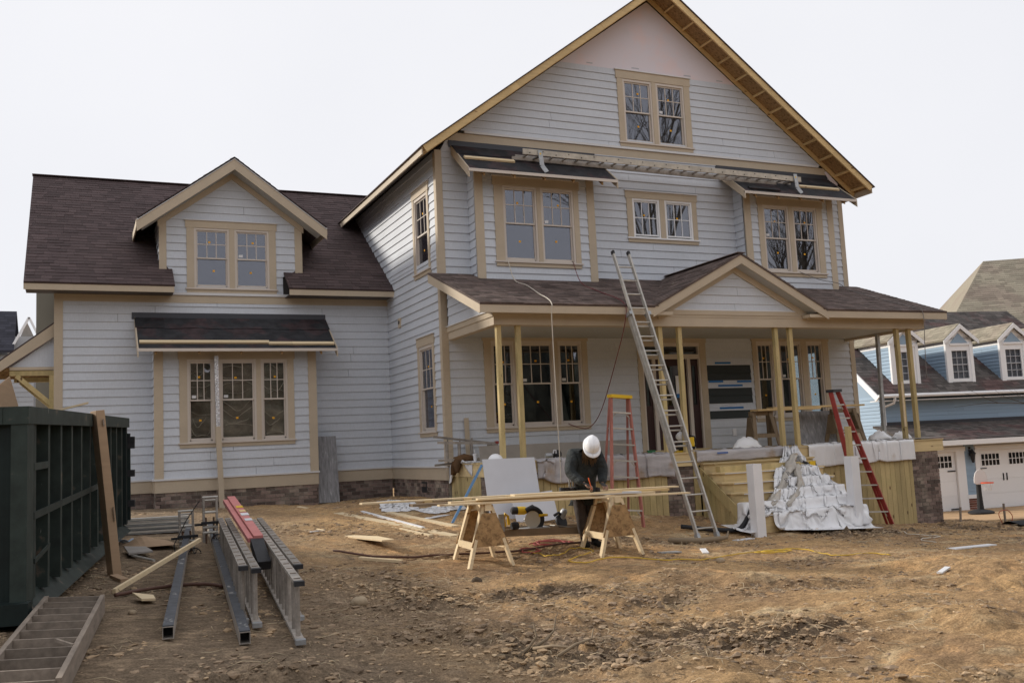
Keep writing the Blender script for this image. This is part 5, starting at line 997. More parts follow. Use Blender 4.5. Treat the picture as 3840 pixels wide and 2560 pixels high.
# ------------------------------------------------------------------ sawhorses
def sawhorse(label, c, rotz, Ls, H, spread, m, gm, grp, zb=None):
    zb = gd(*c)+.0 if zb is None else zb; t = thing('sawhorse', label, 'sawhorse', (*c, zb), rotz, grp); h = Ls/2
    MB().box(-.045, .045, -h-.02, h+.02, H-.09, H, RN.random()).build('top_beam', m, t, local=True)
    for e in (-1, 1):
        for s in (-1, 1):
            p = np.array([s*spread/2, e*(h-.02)+e*.06, -.03]); q = np.array([s*.055, e*(h-.06), H-.02]); MB().bar(p, q, .085, .04, up=(s, 0, .4)).build('leg', m, t, local=True)
        y = e*(h+.025); k = spread/2/H; z0, z1 = .24, .66*H/.78; w = lambda z: (H-z)/H*spread/2+.05
        MB().prism([(-w(z0), y, z0), (w(z0), y, z0), (w(z1), y, z1), (-w(z1), y, z1)], (0, e*.012, 0)).build('gusset', gm, t, local=True)
    for s in (-1, 1): MB().bar((s*spread*.36, -h, .25), (s*spread*.36, h, .25), .04, .085, up=(0, 0, 1)).build('stretcher', m, t, local=True)
    return t
sawhorse('pale wooden sawhorse at the left end of the outdoor work table', (-1.86, -6.17), -.08, .66, .79, .60, LUM, OSB, 'sawhorses in the yard')
sawhorse('pale wooden sawhorse at the right end of the outdoor work table', (.05, -6.30), -.10, .66, .79, .62, LUM, OSB, 'sawhorses in the yard')
sawhorse('old brown sawhorse on the porch, left of the two', (6.85, -1.35), 1.35, .5, .78, .5, OLD, OLD, 'old sawhorses on the porch', .05)
sawhorse('old brown sawhorse on the porch behind the bright red ladder', (9.2, -1.35), 1.4, .6, .78, .55, OLD, OLD, 'old sawhorses on the porch', .05)
one('board', MB().bar((6.60, -1.45, .855), (8.4, -1.40, .855), .26, .04), PIN, 'rough plank lying on the left porch sawhorse', 'board', 'planks on the porch sawhorses'); one('board', MB().bar((7.2, -1.25, .898), (9.85, -1.25, .90), .24, .04), PIN, 'longer rough plank spanning both porch sawhorses', 'board', 'planks on the porch sawhorses')
# boards on the yard sawhorses
tb = [((-3.41, -5.80, -.335), (1.54, -5.82, -.405), .14, .022, LUM, 'longest pale board at the back of the work table'), ((-2.78, -5.98, -.395), (1.10, -5.98, -.455), .16, .035, OLD, 'brown board under the back of the work table'),
      ((-2.57, -6.48, -.392), (1.29, -6.50, -.470), .10, .022, LUM, 'narrow pale board along the front of the work table'), ((-2.35, -6.30, -.382), (-.60, -6.33, -.405), .12, .04, LUM, 'pale stud at the front left of the work table'),
      ((-1.37, -6.16, -.345), (-.21, -6.20, -.360), .15, .025, LUM, 'wide pale board tilted on top of the others left of the hands'), ((-1.9, -6.14, -.392), (-.9, -6.15, -.40), .09, .03, SCR, 'whitish strip under the tilted board'), ((-.15, -6.18, -.402), (.64, -6.20, -.425), .13, .03, SCR, 'whitish board end right of the worker hands'),
      ((-2.20, -6.06, -.398), (.95, -6.08, -.452), .13, .035, LUM, 'long pale stud through the middle of the work table'), ((-2.0, -6.40, -.352), (.2, -6.42, -.392), .07, .025, LUM, 'thin pale strip lying over the front studs'), ((.0, -5.93, -.405), (1.25, -6.02, -.425), .10, .03, PIN, 'tan board end sticking out to the right behind the right sawhorse')]
for a, b, w, h, m_, lab in tb: one('board', MB().bar(a, b, w, h), m_, lab+' on the sawhorses', 'board', 'boards on the work table')
for i, (x, y) in enumerate(((-2.55, -5.84), (-1.98, -5.86), (-1.36, -5.86), (-.72, -5.86), (.42, -5.88))): one('wood_block', MB().box(x, x+.11, y-.05, y+.05, -.378-.014*(x+2.5), -.352-.014*(x+2.5)), PIN, ('first', 'second', 'third', 'fourth', 'fifth')[i]+' spacer block from the left under the longest back board', 'block', 'spacer blocks on the table')
# bench plank with saws
one('bench_board', MB().bar((-1.55, -5.62, -.885), (.52, -5.62, -.975), .05, .10), OLD, 'brown plank on edge between the lower legs of the sawhorses', 'board', 'bench planks between the sawhorses'); one('bench_board', MB().bar((-1.55, -5.36, -.86), (.1, -5.36, -.93), .05, .10), OLD, 'second brown plank behind, carrying the saws', 'board', 'bench planks between the sawhorses')
t = thing('miter_saw', 'yellow and black chop saw with a large round blade on the bench', 'saw', (-.85, -5.48, -.86)); c = np.array([-.80, -5.55, -.745])
MB().lathe(c+(0, -.012, 0), [(.125, 0), (.125, .004)], 28, (0, -1, 0)).build('blade', mat('saw_blade', (.55, .53, .47), .5), t)
MB().tube([c+np.array([.16*math.cos(a), .0, .16*math.sin(a)]) for a in np.linspace(-1.4, 2.2, 16)], .038, 8).build('blade_guard', BLK, t); MB().box(-1.08, -.55, -5.62, -5.38, -.90, -.86).build('base', STEEL, t)
MB().lathe(c+(-.22, .06, .14), [(.055, 0), (.06, .03), (.06, .12), (.045, .16)], 14, (1, -.1, -.05)).build('motor', YEL, t); MB().lathe(c+(-.30, .06, .145), [(.04, 0), (.055, .02), (.055, .09)], 14, (1, -.1, -.05)).build('motor_end', BLK, t)
MB().tube([c+(.10, -.02, .05), c+(.16, -.02, .055), c+(.24, -.02, .05)], [.02, .024, .018], 10).build('handle', YEL, t); MB().tube([c+(-.05, .1, .16), c+(.06, .1, .20), c+(.16, .08, .13), c+(.2, .05, .02)], .009, 6).build('power_cord', BLK, t); MB().bar(c+(-.1, .02, -.02), c+(.02, .02, .1), .05, .07).build('arm', STEEL, t)
t = thing('tool', 'yellow and black saw handle behind the left sawhorse gusset', 'tool', (-1.28, -5.7, -.86)); MB().tube([(-1.30, -5.7, -.80), (-1.32, -5.7, -.70), (-1.29, -5.7, -.62), (-1.25, -5.7, -.66), (-1.24, -5.7, -.78)], .022, 8).build('grip', YEL, t); MB().lathe((-1.2, -5.7, -.80), [(.05, 0), (.06, .04), (.05, .1)], 12, (1, 0, 0)).build('body', BLK, t); MB().box(-1.42, -1.33, -5.75, -5.66, -.86, -.62).build('battery', STEEL, t)
t = thing('circular_saw', 'black hand-held circular saw lying tilted on the bench beside the worker', 'saw', (-.30, -5.5, -.93)); c = np.array([-.32, -5.5, -.82])
MB().lathe(c, [(.10, 0), (.105, .01), (.105, .035), (.09, .05)], 22, (.3, -.8, .4)).build('blade_housing', BLK, t); MB().lathe(c+(.02, .02, .03), [(.045, 0), (.05, .03), (.05, .14), (.035, .17)], 14, (.35, -.2, .9)).build('motor', STEEL, t); MB().tube([c+(-.10, 0, .10), c+(-.03, -.02, .14), c+(.04, 0, .09)], .022, 8).build('handle', BLK, t); MB().bar(c+(-.16, -.05, -.03), c+(.16, -.02, -.08), .14, .012).build('base_plate', ALU, t)
# ------------------------------------------------------------------ worker
def skin_obj(name, verts, edges, radii, root, m, parent, lv=2):
    me = bpy.data.meshes.new(name); W = np.array(MW[rootof(parent).name].inverted()); A = np.array(verts, float)@W[:3, :3].T+W[:3, 3]; me.from_pydata([tuple(p) for p in A], edges, []); me.update()
    o = bpy.data.objects.new(name, me); COL.objects.link(o); o.parent = parent; sk = o.modifiers.new('skin', 'SKIN'); sk.use_smooth_shade = True
    for i, v in enumerate(o.data.skin_vertices[0].data):
        r = radii[i]; v.radius = r if hasattr(r, '__len__') else (r, r); v.use_root = (i == root)
    sb = o.modifiers.new('sub', 'SUBSURF'); sb.levels = sb.render_levels = lv; me.materials.append(m); return o
wz = gd(0., -5.75)
wk = thing('person', 'worker in black jacket and white hard hat bending over the sawhorse table, marking wood', 'person', (0., -5.78, wz))
pel, bel, che, nec = (-.08, -5.80, -.36), (-.125, -5.95, -.13), (-.16, -6.07, .07), (-.185, -6.18, .19)
shR, shL, elR, elL, wrR, wrL = (-.345, -6.05, .155), (.015, -6.14, .125), (-.445, -6.13, -.09), (.06, -6.18, -.09), (-.345, -6.36, -.245), (-.045, -6.34, -.262)
hpR, hpL, knR, knL, anR, anL = (-.165, -5.80, -.42), (.01, -5.80, -.42), (-.165, -5.88, -.76), (.02, -5.87, -.76), (-.07, -5.75, wz+.09), (.10, -5.76, wz+.09)
toR, toL = (-.115, -5.92, wz+.035), (.075, -5.93, wz+.035)
V_ = [pel, bel, che, nec, shR, elR, wrR, shL, elL, wrL, hpR, knR, anR, hpL, knL, anL, (-.2, -6.25, .235)]
skin_obj('body', V_, [(0, 1), (1, 2), (2, 3), (2, 4), (4, 5), (5, 6), (2, 7), (7, 8), (8, 9), (0, 10), (10, 11), (11, 12), (0, 13), (13, 14), (14, 15), (3, 16)], [.12, .12, .13, .055, .06, .04, .032, .06, .04, .032, .075, .055, .04, .075, .055, .04, .05], 0, SKIN, wk, 1)
skin_obj('jacket', [(-.07, -5.79, -.42), pel, bel, che, (-.18, -6.15, .17), shR, elR, (-.385, -6.26, -.19), wrR, shL, elL, (.0, -6.27, -.20), wrL], [(0, 1), (1, 2), (2, 3), (3, 4), (3, 5), (5, 6), (6, 7), (7, 8), (3, 9), (9, 10), (10, 11), (11, 12)], [(.20, .165), (.20, .165), (.205, .18), (.205, .18), .09, .118, .092, .072, .058, .118, .092, .072, .058], 1, JAC, wk)
skin_obj('trousers', [(-.08, -5.80, -.38), hpR, knR, (-.10, -5.79, wz+.16), hpL, knL, (.08, -5.79, wz+.16)], [(0, 1), (1, 2), (2, 3), (0, 4), (4, 5), (5, 6)], [(.15, .12), .112, .085, .075, .112, .085, .075], 0, PAN, wk)
for a, to in ((anR, toR), (anL, toL)):
    a = np.array(a); to = np.array(to); h = np.array([a[0]+.01, a[1]+.06, wz+.035]); mb = MB(); mb.tube([h, (a+to)/2*np.array([1, 1, 0])+np.array([0, 0, wz+.045]), to, to+(to-h)*.12], [.045, .052, .05, .03], 10, flat=.85); mb.tube([np.array([a[0], a[1], wz+.03]), np.array([a[0], a[1], wz+.18])], [.05, .058], 10); setp(mb.build('boot', BOOT, wk, smooth=True))
# head, hair, hat
F_ = vnorm((-.33, -.94, 0)); top = vnorm(.54*np.array([0, 0, 1.])+.84*F_+np.array([.10, 0, 0])); fwd = vnorm(F_-top*(F_@top)-np.array([0, 0, .6])); fwd = vnorm(fwd-top*(fwd@top)); rt = np.cross(fwd, top); hc = np.array([-.185, -6.335, .275])
def H3(x, y, z): return hc+rt*x+fwd*y+top*z
hd = MB(); nU, nV = 20, 14
def hp(u, v):
    th, ph = 2*math.pi*u, math.pi*(v-.5); x, y, z = math.cos(ph)*math.sin(th), math.cos(ph)*math.cos(th), math.sin(ph); jaw = 1-.22*max(0, -z); r = np.array([.075*jaw, .095*(jaw if y > 0 else 1), .115])
    nose = .024*math.exp(-((x/.16)**2+((z+.12)/.22)**2))*(y > 0); return H3(x*r[0], y*r[1]+nose, z*r[2])
hd.grid(nU, nV, hp); hdo = hd.build('head', SKIN, wk, smooth=True)
for s in (-1, 1):
    MB().lathe(H3(s*.031, .082, .005), [(.004, 0), (.011, .004), (.008, .012)], 10, fwd).build('eye', BLK, hdo); MB().lathe(H3(s*.074, -.01, -.01), [(.012, 0), (.026, .006), (.02, .014)], 10, rt*s).build('ear', SKIN, hdo)
MB().bar(H3(-.022, .086, -.062), H3(.022, .086, -.062), .008, .008, up=top).build('mouth', mat('lips', (.25, .10, .08), .6), hdo)
hr = MB()
for k in range(230):
    th = RN.uniform(-2.6, 2.9); th = th if abs(th) > .55 or RN.random() < .3 else th+1.2; z0 = RN.uniform(-.06, .02); r0 = .078; p0 = H3(math.sin(th)*r0, math.cos(th)*.098, z0)
    ln = RN.uniform(.10, .21); out = rt*math.sin(th)+fwd*math.cos(th); p1 = p0+out*.02-top*ln*.45; p2 = p1-top*ln*.2+np.array([RN.uniform(-.03, .02), RN.uniform(-.02, .02), -ln*.5]); hr.tube([p0, p1, p2], [.007, .0065, .002], 4)
for k in range(90):
    th = RN.uniform(-.9, .9); p0 = H3(math.sin(th)*.06, math.cos(th)*.085, RN.uniform(-.10, -.06)); hr.tube([p0, p0+fwd*.012-top*.05, p0+fwd*.01-top*RN.uniform(.06, .11)+np.array([0, 0, -.02])], [.006, .005, .002], 4)
setp(hr.build('hair', HAIR, wk, smooth=True), kind='stuff')
ht = MB(); prof = [(.0, 1.0), (.35, .965), (.62, .86), (.83, .66), (.95, .38), (1.0, .0)]
def hatp(u, v):
    i = v*(len(prof)-1); k = min(int(i), len(prof)-2); f = i-k; r = prof[k][0]*(1-f)+prof[k+1][0]*f; z = prof[k][1]*(1-f)+prof[k+1][1]*f; th = 2*math.pi*u
    ridge = .008*math.exp(-(math.sin(th)*r/.22)**2)*(z > .2); return H3(math.sin(th)*r*.112, math.cos(th)*r*.142, .015+z*.125+ridge)
ht.grid(36, 15, hatp); hat = ht.build('hard_hat', mat('hard_hat_white', (.86, .86, .88), .3, 0, spec=.5), wk, smooth=True, solid=.004)
br = MB()
def brim(u, v): th = 2*math.pi*u; w = .012+.05*max(0, math.cos(th))**1.5; return H3(math.sin(th)*(.112+w*v), math.cos(th)*(.142+w*v), .015-.012*v)
br.grid(36, 2, brim); br.build('brim', MATS['hard_hat_white'], hat, smooth=True, solid=.005); MB().bar(H3(.075, .0, .105), H3(.08, .04, .10), .012, .003, up=rt+top).build('printed_mark', BLK, hat)
# hands with five fingers each
def hand(w, dirv, upv, s, hold):
    w = np.array(w, float); d = vnorm(dirv); up = vnorm(np.array(upv)-d*(np.array(upv)@d)); sd = np.cross(d, up); mb = MB(); mb.tube([w-d*.02, w+d*.03, w+d*.075, w+d*.095], [.026, .036, .040, .03], 10, flat=.5); h_ = mb.build('glove', GLOV, wk, smooth=True)
    for i, (o, ln) in enumerate(((-.030, .066), (-.010, .075), (.011, .070), (.030, .055))):
        b = w+d*.082+sd*o; k1 = b+d*ln*.42+up*.004-up*(.012 if hold else 0); k2 = k1+d*ln*.25-up*(.03 if hold else .018); k3 = k2+d*ln*(.02 if hold else .18)-up*.02
        fm = MB().tube([b-d*.02, b, k1, k2, k3], [.0085, .009, .0085, .0078, .006], 7).build('finger', SKIN, h_, smooth=True)
    b = w+d*.03+sd*s*.034; MB().tube([b-sd*s*.01, b+sd*s*.014+d*.02, b+sd*s*.012+d*.045-up*.012, b+sd*s*.002+d*.062-up*.022], [.011, .0115, .010, .007], 7).build('thumb', SKIN, h_, smooth=True)
    return h_
hand(wrR, (.55, -.62, -.38), (0, -.3, 1), 1, True); hand(wrL, (-.1, -.85, -.42), (0, -.3, 1), -1, False)
pencil = thing('pencil', 'orange carpenter pencil held upright in the worker hand', 'pencil', (-.29, -6.44, -.33)); MB().tube([(-.285, -6.445, -.325), (-.30, -6.40, -.165)], .007, 6).build('shaft', mat('orange_pencil', (.8, .13, .02), .5), pencil); MB().tube([(-.285, -6.445, -.325), (-.284, -6.448, -.338)], [.007, .002], 6).build('tip', BLK, pencil)
bt = MB(); bt.tube([(-.08+.185*math.cos(a), -5.81+.15*math.sin(a), -.335) for a in np.linspace(0, 6.28, 25)], .022, 6, flat=1.4); belt = bt.build('tool_belt', LEA, wk, smooth=True)
for (x, y, z, w, h) in ((-.30, -5.88, -.40, .10, .17), (-.39, -5.86, -.36, .12, .11), (.09, -5.92, -.42, .10, .17), (-.24, -5.95, -.44, .08, .13)):
    p = MB().lathe((x, y, z-h/2), [(w*.35, 0), (w*.5, h*.25), (w*.55, h*.7), (w*.5, h)], 10); p.build('pouch', LEA, belt, smooth=True)
for (x, y, z, l_, m_) in ((-.36, -5.93, -.30, .11, STEEL), (-.31, -5.95, -.29, .09, ROOT), (-.27, -5.95, -.30, .10, LEA)): MB().tube([(x, y, z), (x-.01, y-.02, z+l_)], .011, 6).build('belt_tool', m_, belt)
MB().tube([(-.46, -5.90, -.30), (-.47, -5.90, -.36)], .045, 12).build('tape_measure', BLK, belt)

# ------------------------------------------------------------------ plastic sheeting
def nz1(x, y, s=0.): return float(vn(np.array([x+s]), np.array([y+s]))[0])-.5
def cloth(P0, rest, collide, steps=240, it=5, pins=None, damp=.96, stiff_bend=.12, noise=.012, seed=0):
    """small mass-spring sheet settling under gravity; rest: metres per grid cell (u, v)"""
    rs = np.random.RandomState(seed); P = P0.copy(); P += (rs.rand(*P.shape)-.5)*noise; Q = P.copy(); ny, nx = P.shape[:2]; ru, rv_ = rest; rd = math.hypot(ru, rv_)
    fixed = P[pins].copy() if pins is not None else None
    def con(A, B, L0, k=1.):
        dlt = B-A; ln = np.linalg.norm(dlt, axis=-1, keepdims=True)+1e-9; c = dlt*((ln-L0)/ln)*.5*k; A += c; B -= c
    for st_ in range(steps):
        v = (P-Q)*damp; Q = P.copy(); P = P+v; P[..., 2] -= .0032
        for _ in range(it):
            for p in (0, 1):
                m = (nx-p)//2; con(P[:, p:p+2*m:2], P[:, p+1:p+1+2*m:2], ru) if m else None
                m = (ny-p)//2; con(P[p:p+2*m:2], P[p+1:p+1+2*m:2], rv_) if m else None
            for a in (0, 1):
                n1 = (ny-a)//2; con(P[a:a+2*n1:2, :-1], P[a+1:a+1+2*n1:2, 1:], rd, .5); con(P[a:a+2*n1:2, 1:], P[a+1:a+1+2*n1:2, :-1], rd, .5)
            if st_ % 2 == 0: con(P[:, :-2], P[:, 2:], 2*ru, stiff_bend*.3); con(P[:-2], P[2:], 2*rv_, stiff_bend*.3)
            hit = collide(P)
            if pins is not None: P[pins] = fixed
        Q[hit] = P[hit]*.75+Q[hit]*.25
    return P
def cloth_obj(P, m, label, grp=None, name='plastic_sheet', cat='plastic sheet', solid=.002):
    ny, nx = P.shape[:2]; mb = MB(); mb.v = [tuple(p) for p in P.reshape(-1, 3)]; mb.r = [.5]*(nx*ny); mb.f = [(j*nx+i, j*nx+i+1, (j+1)*nx+i+1, (j+1)*nx+i) for j in range(ny-1) for i in range(nx-1)]
    return one(name, mb, m, label, cat, grp, smooth=True, solid=solid)
def edge_drape(label, x0, x1, drop, m, seed, over=.28, slack=1.3, cell=.034, grp='plastic sheets over the porch edge', yf=-2.575):
    """sheet lying on the deck and hanging over its front edge"""
    nx = int((x1-x0)/cell*slack)+1; ny = int((over+drop)/cell)+1; u = np.linspace(0, 1, nx); P = np.zeros((ny, nx, 3))
    for j in range(ny):
        s = j*cell; P[j, :, 0] = x0+(x1-x0)*u; P[j, :, 1] = yf+over-s if s < over else yf-.02-(s-over)*.25*(1+.5*np.sin(u*37+seed)); P[j, :, 2] = .075 if s < over else .07-(s-over)*.9
    rag = (vn(u*9+seed, u*0+seed)-.5)
    P[:, :, 2] += .01*np.sin(u*40+seed)[None]
    def coll(A):
        on = A[..., 1] > yf; low = A[..., 2] < .06; h = on & low
        front = h & (A[..., 2] < .0); A[..., 1] = np.where(front, yf-.002, A[..., 1]); A[..., 2] = np.where(h & ~front, .06, A[..., 2]); return h
    pins = np.zeros((ny, nx), bool); pins[0] = True; pins[1, ::3] = True; pins[2, ::5] = True
    P = cloth(P, (cell, cell), coll, 170, 4, pins, seed=int(seed*10), stiff_bend=.03, noise=.02); P[-1, :, 2] += .04*rag; return cloth_obj(P, m, label, grp)
edge_drape('grey plastic sheet draped over the porch edge behind the worker', .80, 3.64, .42, PLAG, 1.3); edge_drape('plastic strip covering the porch edge above the stairs', 4.22, 6.52, .20, PLAG, 5.1, slack=1.03)
edge_drape('white plastic sheet draped over the right porch edge behind the red stepladder', 7.10, 9.95, .40, PLAS, 8.7)
def side_coll(A):
    h = (A[..., 0] > .04) & (A[..., 2] < .06); fr = h & (A[..., 2] < .0); A[..., 0] = np.where(fr, .038, A[..., 0]); A[..., 2] = np.where(h & ~fr, .06, A[..., 2]); return h
def side_drape():
    c = .034; nx, ny = 46, 19; P = np.zeros((ny, nx, 3)); u = np.linspace(0, 1, nx)
    for j in range(ny): s = j*c; P[j, :, 1] = .05-1.32*u; P[j, :, 0] = .30-s if s < .27 else .02-(s-.27)*.25; P[j, :, 2] = .075 if s < .27 else .07-(s-.27)*.9
    pn = np.zeros((ny, nx), bool); pn[0] = True; return cloth(P, (c, c), side_coll, 130, 4, pn, seed=7)
cloth_obj(side_drape(), PLAS, 'white plastic sheet hanging over the left end of the porch', 'plastic sheets over the porch edge')
def corner_sheet():
    c = .03; nx, ny = 26, 30; P = np.zeros((ny, nx, 3)); u = np.linspace(0, 1, nx)
    for j in range(ny): P[j, :, 0] = -.10+.42*u-.008*j; P[j, :, 1] = -2.60-.004*j+.03*np.sin(u*14); P[j, :, 2] = .10-j*c*.8
    def cc(A):
        z = gv(A[..., 0].ravel(), A[..., 1].ravel()).reshape(A.shape[:2])+.02; h = A[..., 2] < z; A[..., 2] = np.where(h, z, A[..., 2]); b = (A[..., 1] > -2.585); A[..., 1] = np.where(b, -2.585, A[..., 1]); return h
    pn = np.zeros((ny, nx), bool); pn[0, ::4] = True; return cloth(P, (c*1.0, c*1.0), cc, 120, 4, pn, seed=3)
cloth_obj(corner_sheet(), PLAS, 'crumpled white plastic hanging at the front left porch corner by the blue level', 'plastic sheets over the porch edge')
def stair_h(x, y):
    k = np.clip((-2.572-y)/.27, 0, 6); i = np.floor(k); f = k-i; top = -.177-.186*i; nxt = top-.186; ramp = np.clip((f-.0)/.06, 0, 1); z = (top+.186)*(1-ramp)+top*ramp; z = np.where(i < 1, top, z); zin = np.where(k >= 6, -9., z)
    ins = (x > 4.28) & (x < 7.1); zg_ = gv(x.ravel(), y.ravel()).reshape(x.shape)+.03; return np.where(ins, np.maximum(zin, zg_), zg_)
def stair_sheet():
    c = .037; nx, ny = 78, 84; P = np.zeros((ny, nx, 3)); u = np.linspace(0, 1, nx)
    for j in range(ny):
        v = j/(ny-1); xl = 6.35-1.95*min(1, v*1.25); xr = 6.70+.24*v; P[j, :, 0] = xl+(xr-xl)*u; P[j, :, 1] = -2.64-1.98*v; P[j, :, 2] = .10-1.20*v+.03*np.sin(u*25+v*9)
    def cs(A):
        z = stair_h(A[..., 0], A[..., 1])+.02; h = A[..., 2] < z; A[..., 2] = np.where(h, A[..., 2]+(z-A[..., 2])*.8, A[..., 2]); return h
    pn = np.zeros((ny, nx), bool); pn[0, ::6] = True; P = cloth(P, (c*.98, c), cs, 280, 4, pn, seed=5, stiff_bend=.05); z = stair_h(P[..., 0], P[..., 1])+.014; P[..., 2] = np.maximum(P[..., 2], z); return P
cloth_obj(stair_sheet(), PLAS, 'crumpled white plastic sheet covering the right half of the stairs')
def heap_sheet():
    c = .034; nx, ny = 52, 30; P = np.zeros((ny, nx, 3))
    for j in range(ny):
        i_ = np.arange(nx); P[j, :, 0] = 3.92+i_*c*.66; P[j, :, 1] = -3.72-j*c*.62; P[j, :, 2] = -.60-.05*np.clip((4.4-P[j, :, 0])/.3, 0, 1)+.08*np.sin(i_*.55+j*.35)*np.cos(j*.4)-.010*j
    def ch(A):
        z = stair_h(A[..., 0], A[..., 1])+.02; h = A[..., 2] < z; A[..., 2] = np.where(h, A[..., 2]+(z-A[..., 2])*.8, A[..., 2]); return h
    P = cloth(P, (c, c), ch, 110, 4, None, seed=12, noise=.03, stiff_bend=.05); return P
cloth_obj(heap_sheet(), PLAS, 'loose crumpled white plastic spilling over the lower left steps behind the white sleeve')
def bundle(label, path, r, m, seed):
    P = [np.array(p, float) for p in path]; out = []
    for i in range(len(P)-1):
        for k in range(7): out.append(P[i]+(P[i+1]-P[i])*k/7)
    out.append(P[-1]); mb = MB(); rr = [r*(.75+.8*abs(nz1(i*.35, 0, seed))) for i in range(len(out))]; rr[0] *= .5; rr[-1] *= .5; mb.tube(out, rr, 14)
    V2 = np.array(mb.v); c = np.repeat(np.array(out), 14, 0); dirn = V2-c; ang = np.tile(np.arange(14), len(out))/14*6.2832; sp = np.repeat(np.arange(len(out)), 14)
    k = 1+.30*np.sin(5*ang+sp*.35+seed)+.22*np.sin(3*ang-sp*.21)+.5*(vn(V2[:, 0]*16+seed, V2[:, 2]*16+V2[:, 1]*11)-.5); mb.v = [tuple(p) for p in c+dirn*k[:, None]]
    return one('plastic_bundle', mb, m, label, 'plastic bundle', 'gathered plastic on the stairs', smooth=True)
bundle('long gathered roll of dirty white plastic running down the stairs to the left post', [(6.47, -2.80, -.10), (6.12, -3.05, -.32), (5.82, -3.25, -.50), (5.48, -3.5, -.70), (5.15, -3.72, -.86), (4.85, -3.95, -.98)], .07, PLASD, 1.1)
bundle('second fold of stained plastic beside the long roll on the stairs', [(6.30, -3.05, -.30), (6.10, -3.25, -.45), (5.95, -3.5, -.66), (5.62, -3.72, -.86), (5.2, -3.98, -1.0)], .06, PLASD, 4.2)
def letter(txt, o, u, v, size, parent, m):
    cu = bpy.data.curves.new('t', 'FONT'); cu.body = txt; cu.size = size; cu.extrude = .002; ob = bpy.data.objects.new('t', cu); COL.objects.link(ob); bpy.context.view_layer.update()
    me = bpy.data.meshes.new_from_object(ob.evaluated_get(bpy.context.evaluated_depsgraph_get())); bpy.data.objects.remove(ob); n = np.cross(u, v); W = np.array(MW[rootof(parent).name].inverted()); 
    for vt in me.vertices: p = np.array(o)+np.array(u)*vt.co.x+np.array(v)*vt.co.y+n*vt.co.z; p = W[:3, :3]@p+W[:3, 3]; vt.co = p
    me.materials.clear(); me.materials.append(m); lo_ = bpy.data.objects.new('lettering', me); COL.objects.link(lo_); lo_.parent = parent; return lo_
BND = bpy.data.objects['plastic_bundle']; MW['plastic_bundle'] = Matrix.Translation(BND.location)
LT = mat('faded_print', (.16, .16, .18), .6, 0); PRB = mat('blue_print', (.10, .16, .38), .6, 0)
for tx, o_, sz in (('R', (5.72, -3.43, -.50), .13), ('B', (5.60, -3.50, -.62), .13)): letter(tx, o_, vnorm((.75, -.45, .35)), vnorm((-.45, .1, .75)), sz, BND, LT)
for x_, o2 in ((4.7, 'plastic_sheet.001'), (7.9, 'plastic_sheet.002')):
    ob_ = bpy.data.objects[o2]; MW[o2] = Matrix.Translation(ob_.location); MB().box(x_, x_+.26, -2.61, -2.606, -.012, .022).build('printed_band', PRB, ob_)
def ground_plastic(label, c0, w, l, rotz, seed):
    c = .036; nx, ny = int(w/c), int(l/c); P = np.zeros((ny, nx, 3)); ca, sa = math.cos(rotz), math.sin(rotz)
    for j in range(ny):
        a_ = (np.arange(nx)-nx/2)*c*.62; b_ = (j-ny/2)*c*.7; P[j, :, 0] = c0[0]+a_*ca-b_*sa; P[j, :, 1] = c0[1]+a_*sa+b_*ca; P[j, :, 2] = g(*c0)+.16+.10*np.sin(np.arange(nx)*.5+j*.3)*np.cos(j*.35)
    def cg(A):
        x, y = A[..., 0].ravel(), A[..., 1].ravel(); z = (gv(x, y)+dirt(x, y)).reshape(A.shape[:2])+.015; h = A[..., 2] < z; A[..., 2] = np.where(h, z, A[..., 2]); return h
    return cloth_obj(cloth(P, (c, c), cg, 60, 4, None, seed=seed, noise=.03), PLAS, label, 'plastic scraps on the dirt')
ground_plastic('crumpled clear-white plastic on the dirt by the foundation corner', (-1.25, -.55), .9, 2.2, -.2, 2); ground_plastic('second heap of crumpled plastic on the dirt near the porch corner', (-.72, -1.5), 1.2, .8, .3, 6)
# white panels leaning on the porch
one('drywall_sheet', MB().bar((.13, -2.98, gd(.13, -3.)), (.14, -2.70, .12), 1.01, .012, up=(0, -.95, .25)), DRYW, 'large pale white sheet leaning on the porch corner', 'panel', 'pale sheets leaning on the porch')
one('drywall_sheet', MB().bar((.40, -3.25, gd(.4, -3.25)), (.36, -3.12, -.50), .80, .012, up=(0, -.95, .25)), DRYW, 'shorter pale sheet standing low in front of the large white one', 'panel', 'pale sheets leaning on the porch')
one('level', MB().bar((-1.03, -2.86, gd(-1.03, -2.86)), (-.38, -2.72, .03), .042, .02, up=(0, -1, 0)), BLU, 'long blue spirit level leaning on the left porch corner', 'level')
one('long_panel', MB().bar((.25, -1.10, .21), (3.74, -1.10, .20), .012, .31, up=(0, .15, 1)), GPAN, 'long dark grey fibre cement plank standing on edge on the porch', 'panel')
one('grey_sheet', MB().bar((8.15, -.95, .44), (9.35, -.95, .44), .012, .76, up=(0, .25, 1)), GSHT, 'scuffed grey sheet leaning under the porch sawhorses', 'panel', 'grey sheets')
one('grey_sheet', MB().bar((-1.68, 3.12, gd(-1.68, 3.12)), (-1.665, 3.40, .765), .48, .012, up=(0, -1, .2)), GSHT, 'weathered grey plywood sheet leaning beside the garage bay', 'panel', 'grey sheets')
one('tan_batten', MB().bar((.42, -.10, .05), (.42, -.06, .95), .10, .02, up=(0, -1, 0)), TAN, 'short tan trim board leaning on the porch wall', 'board')
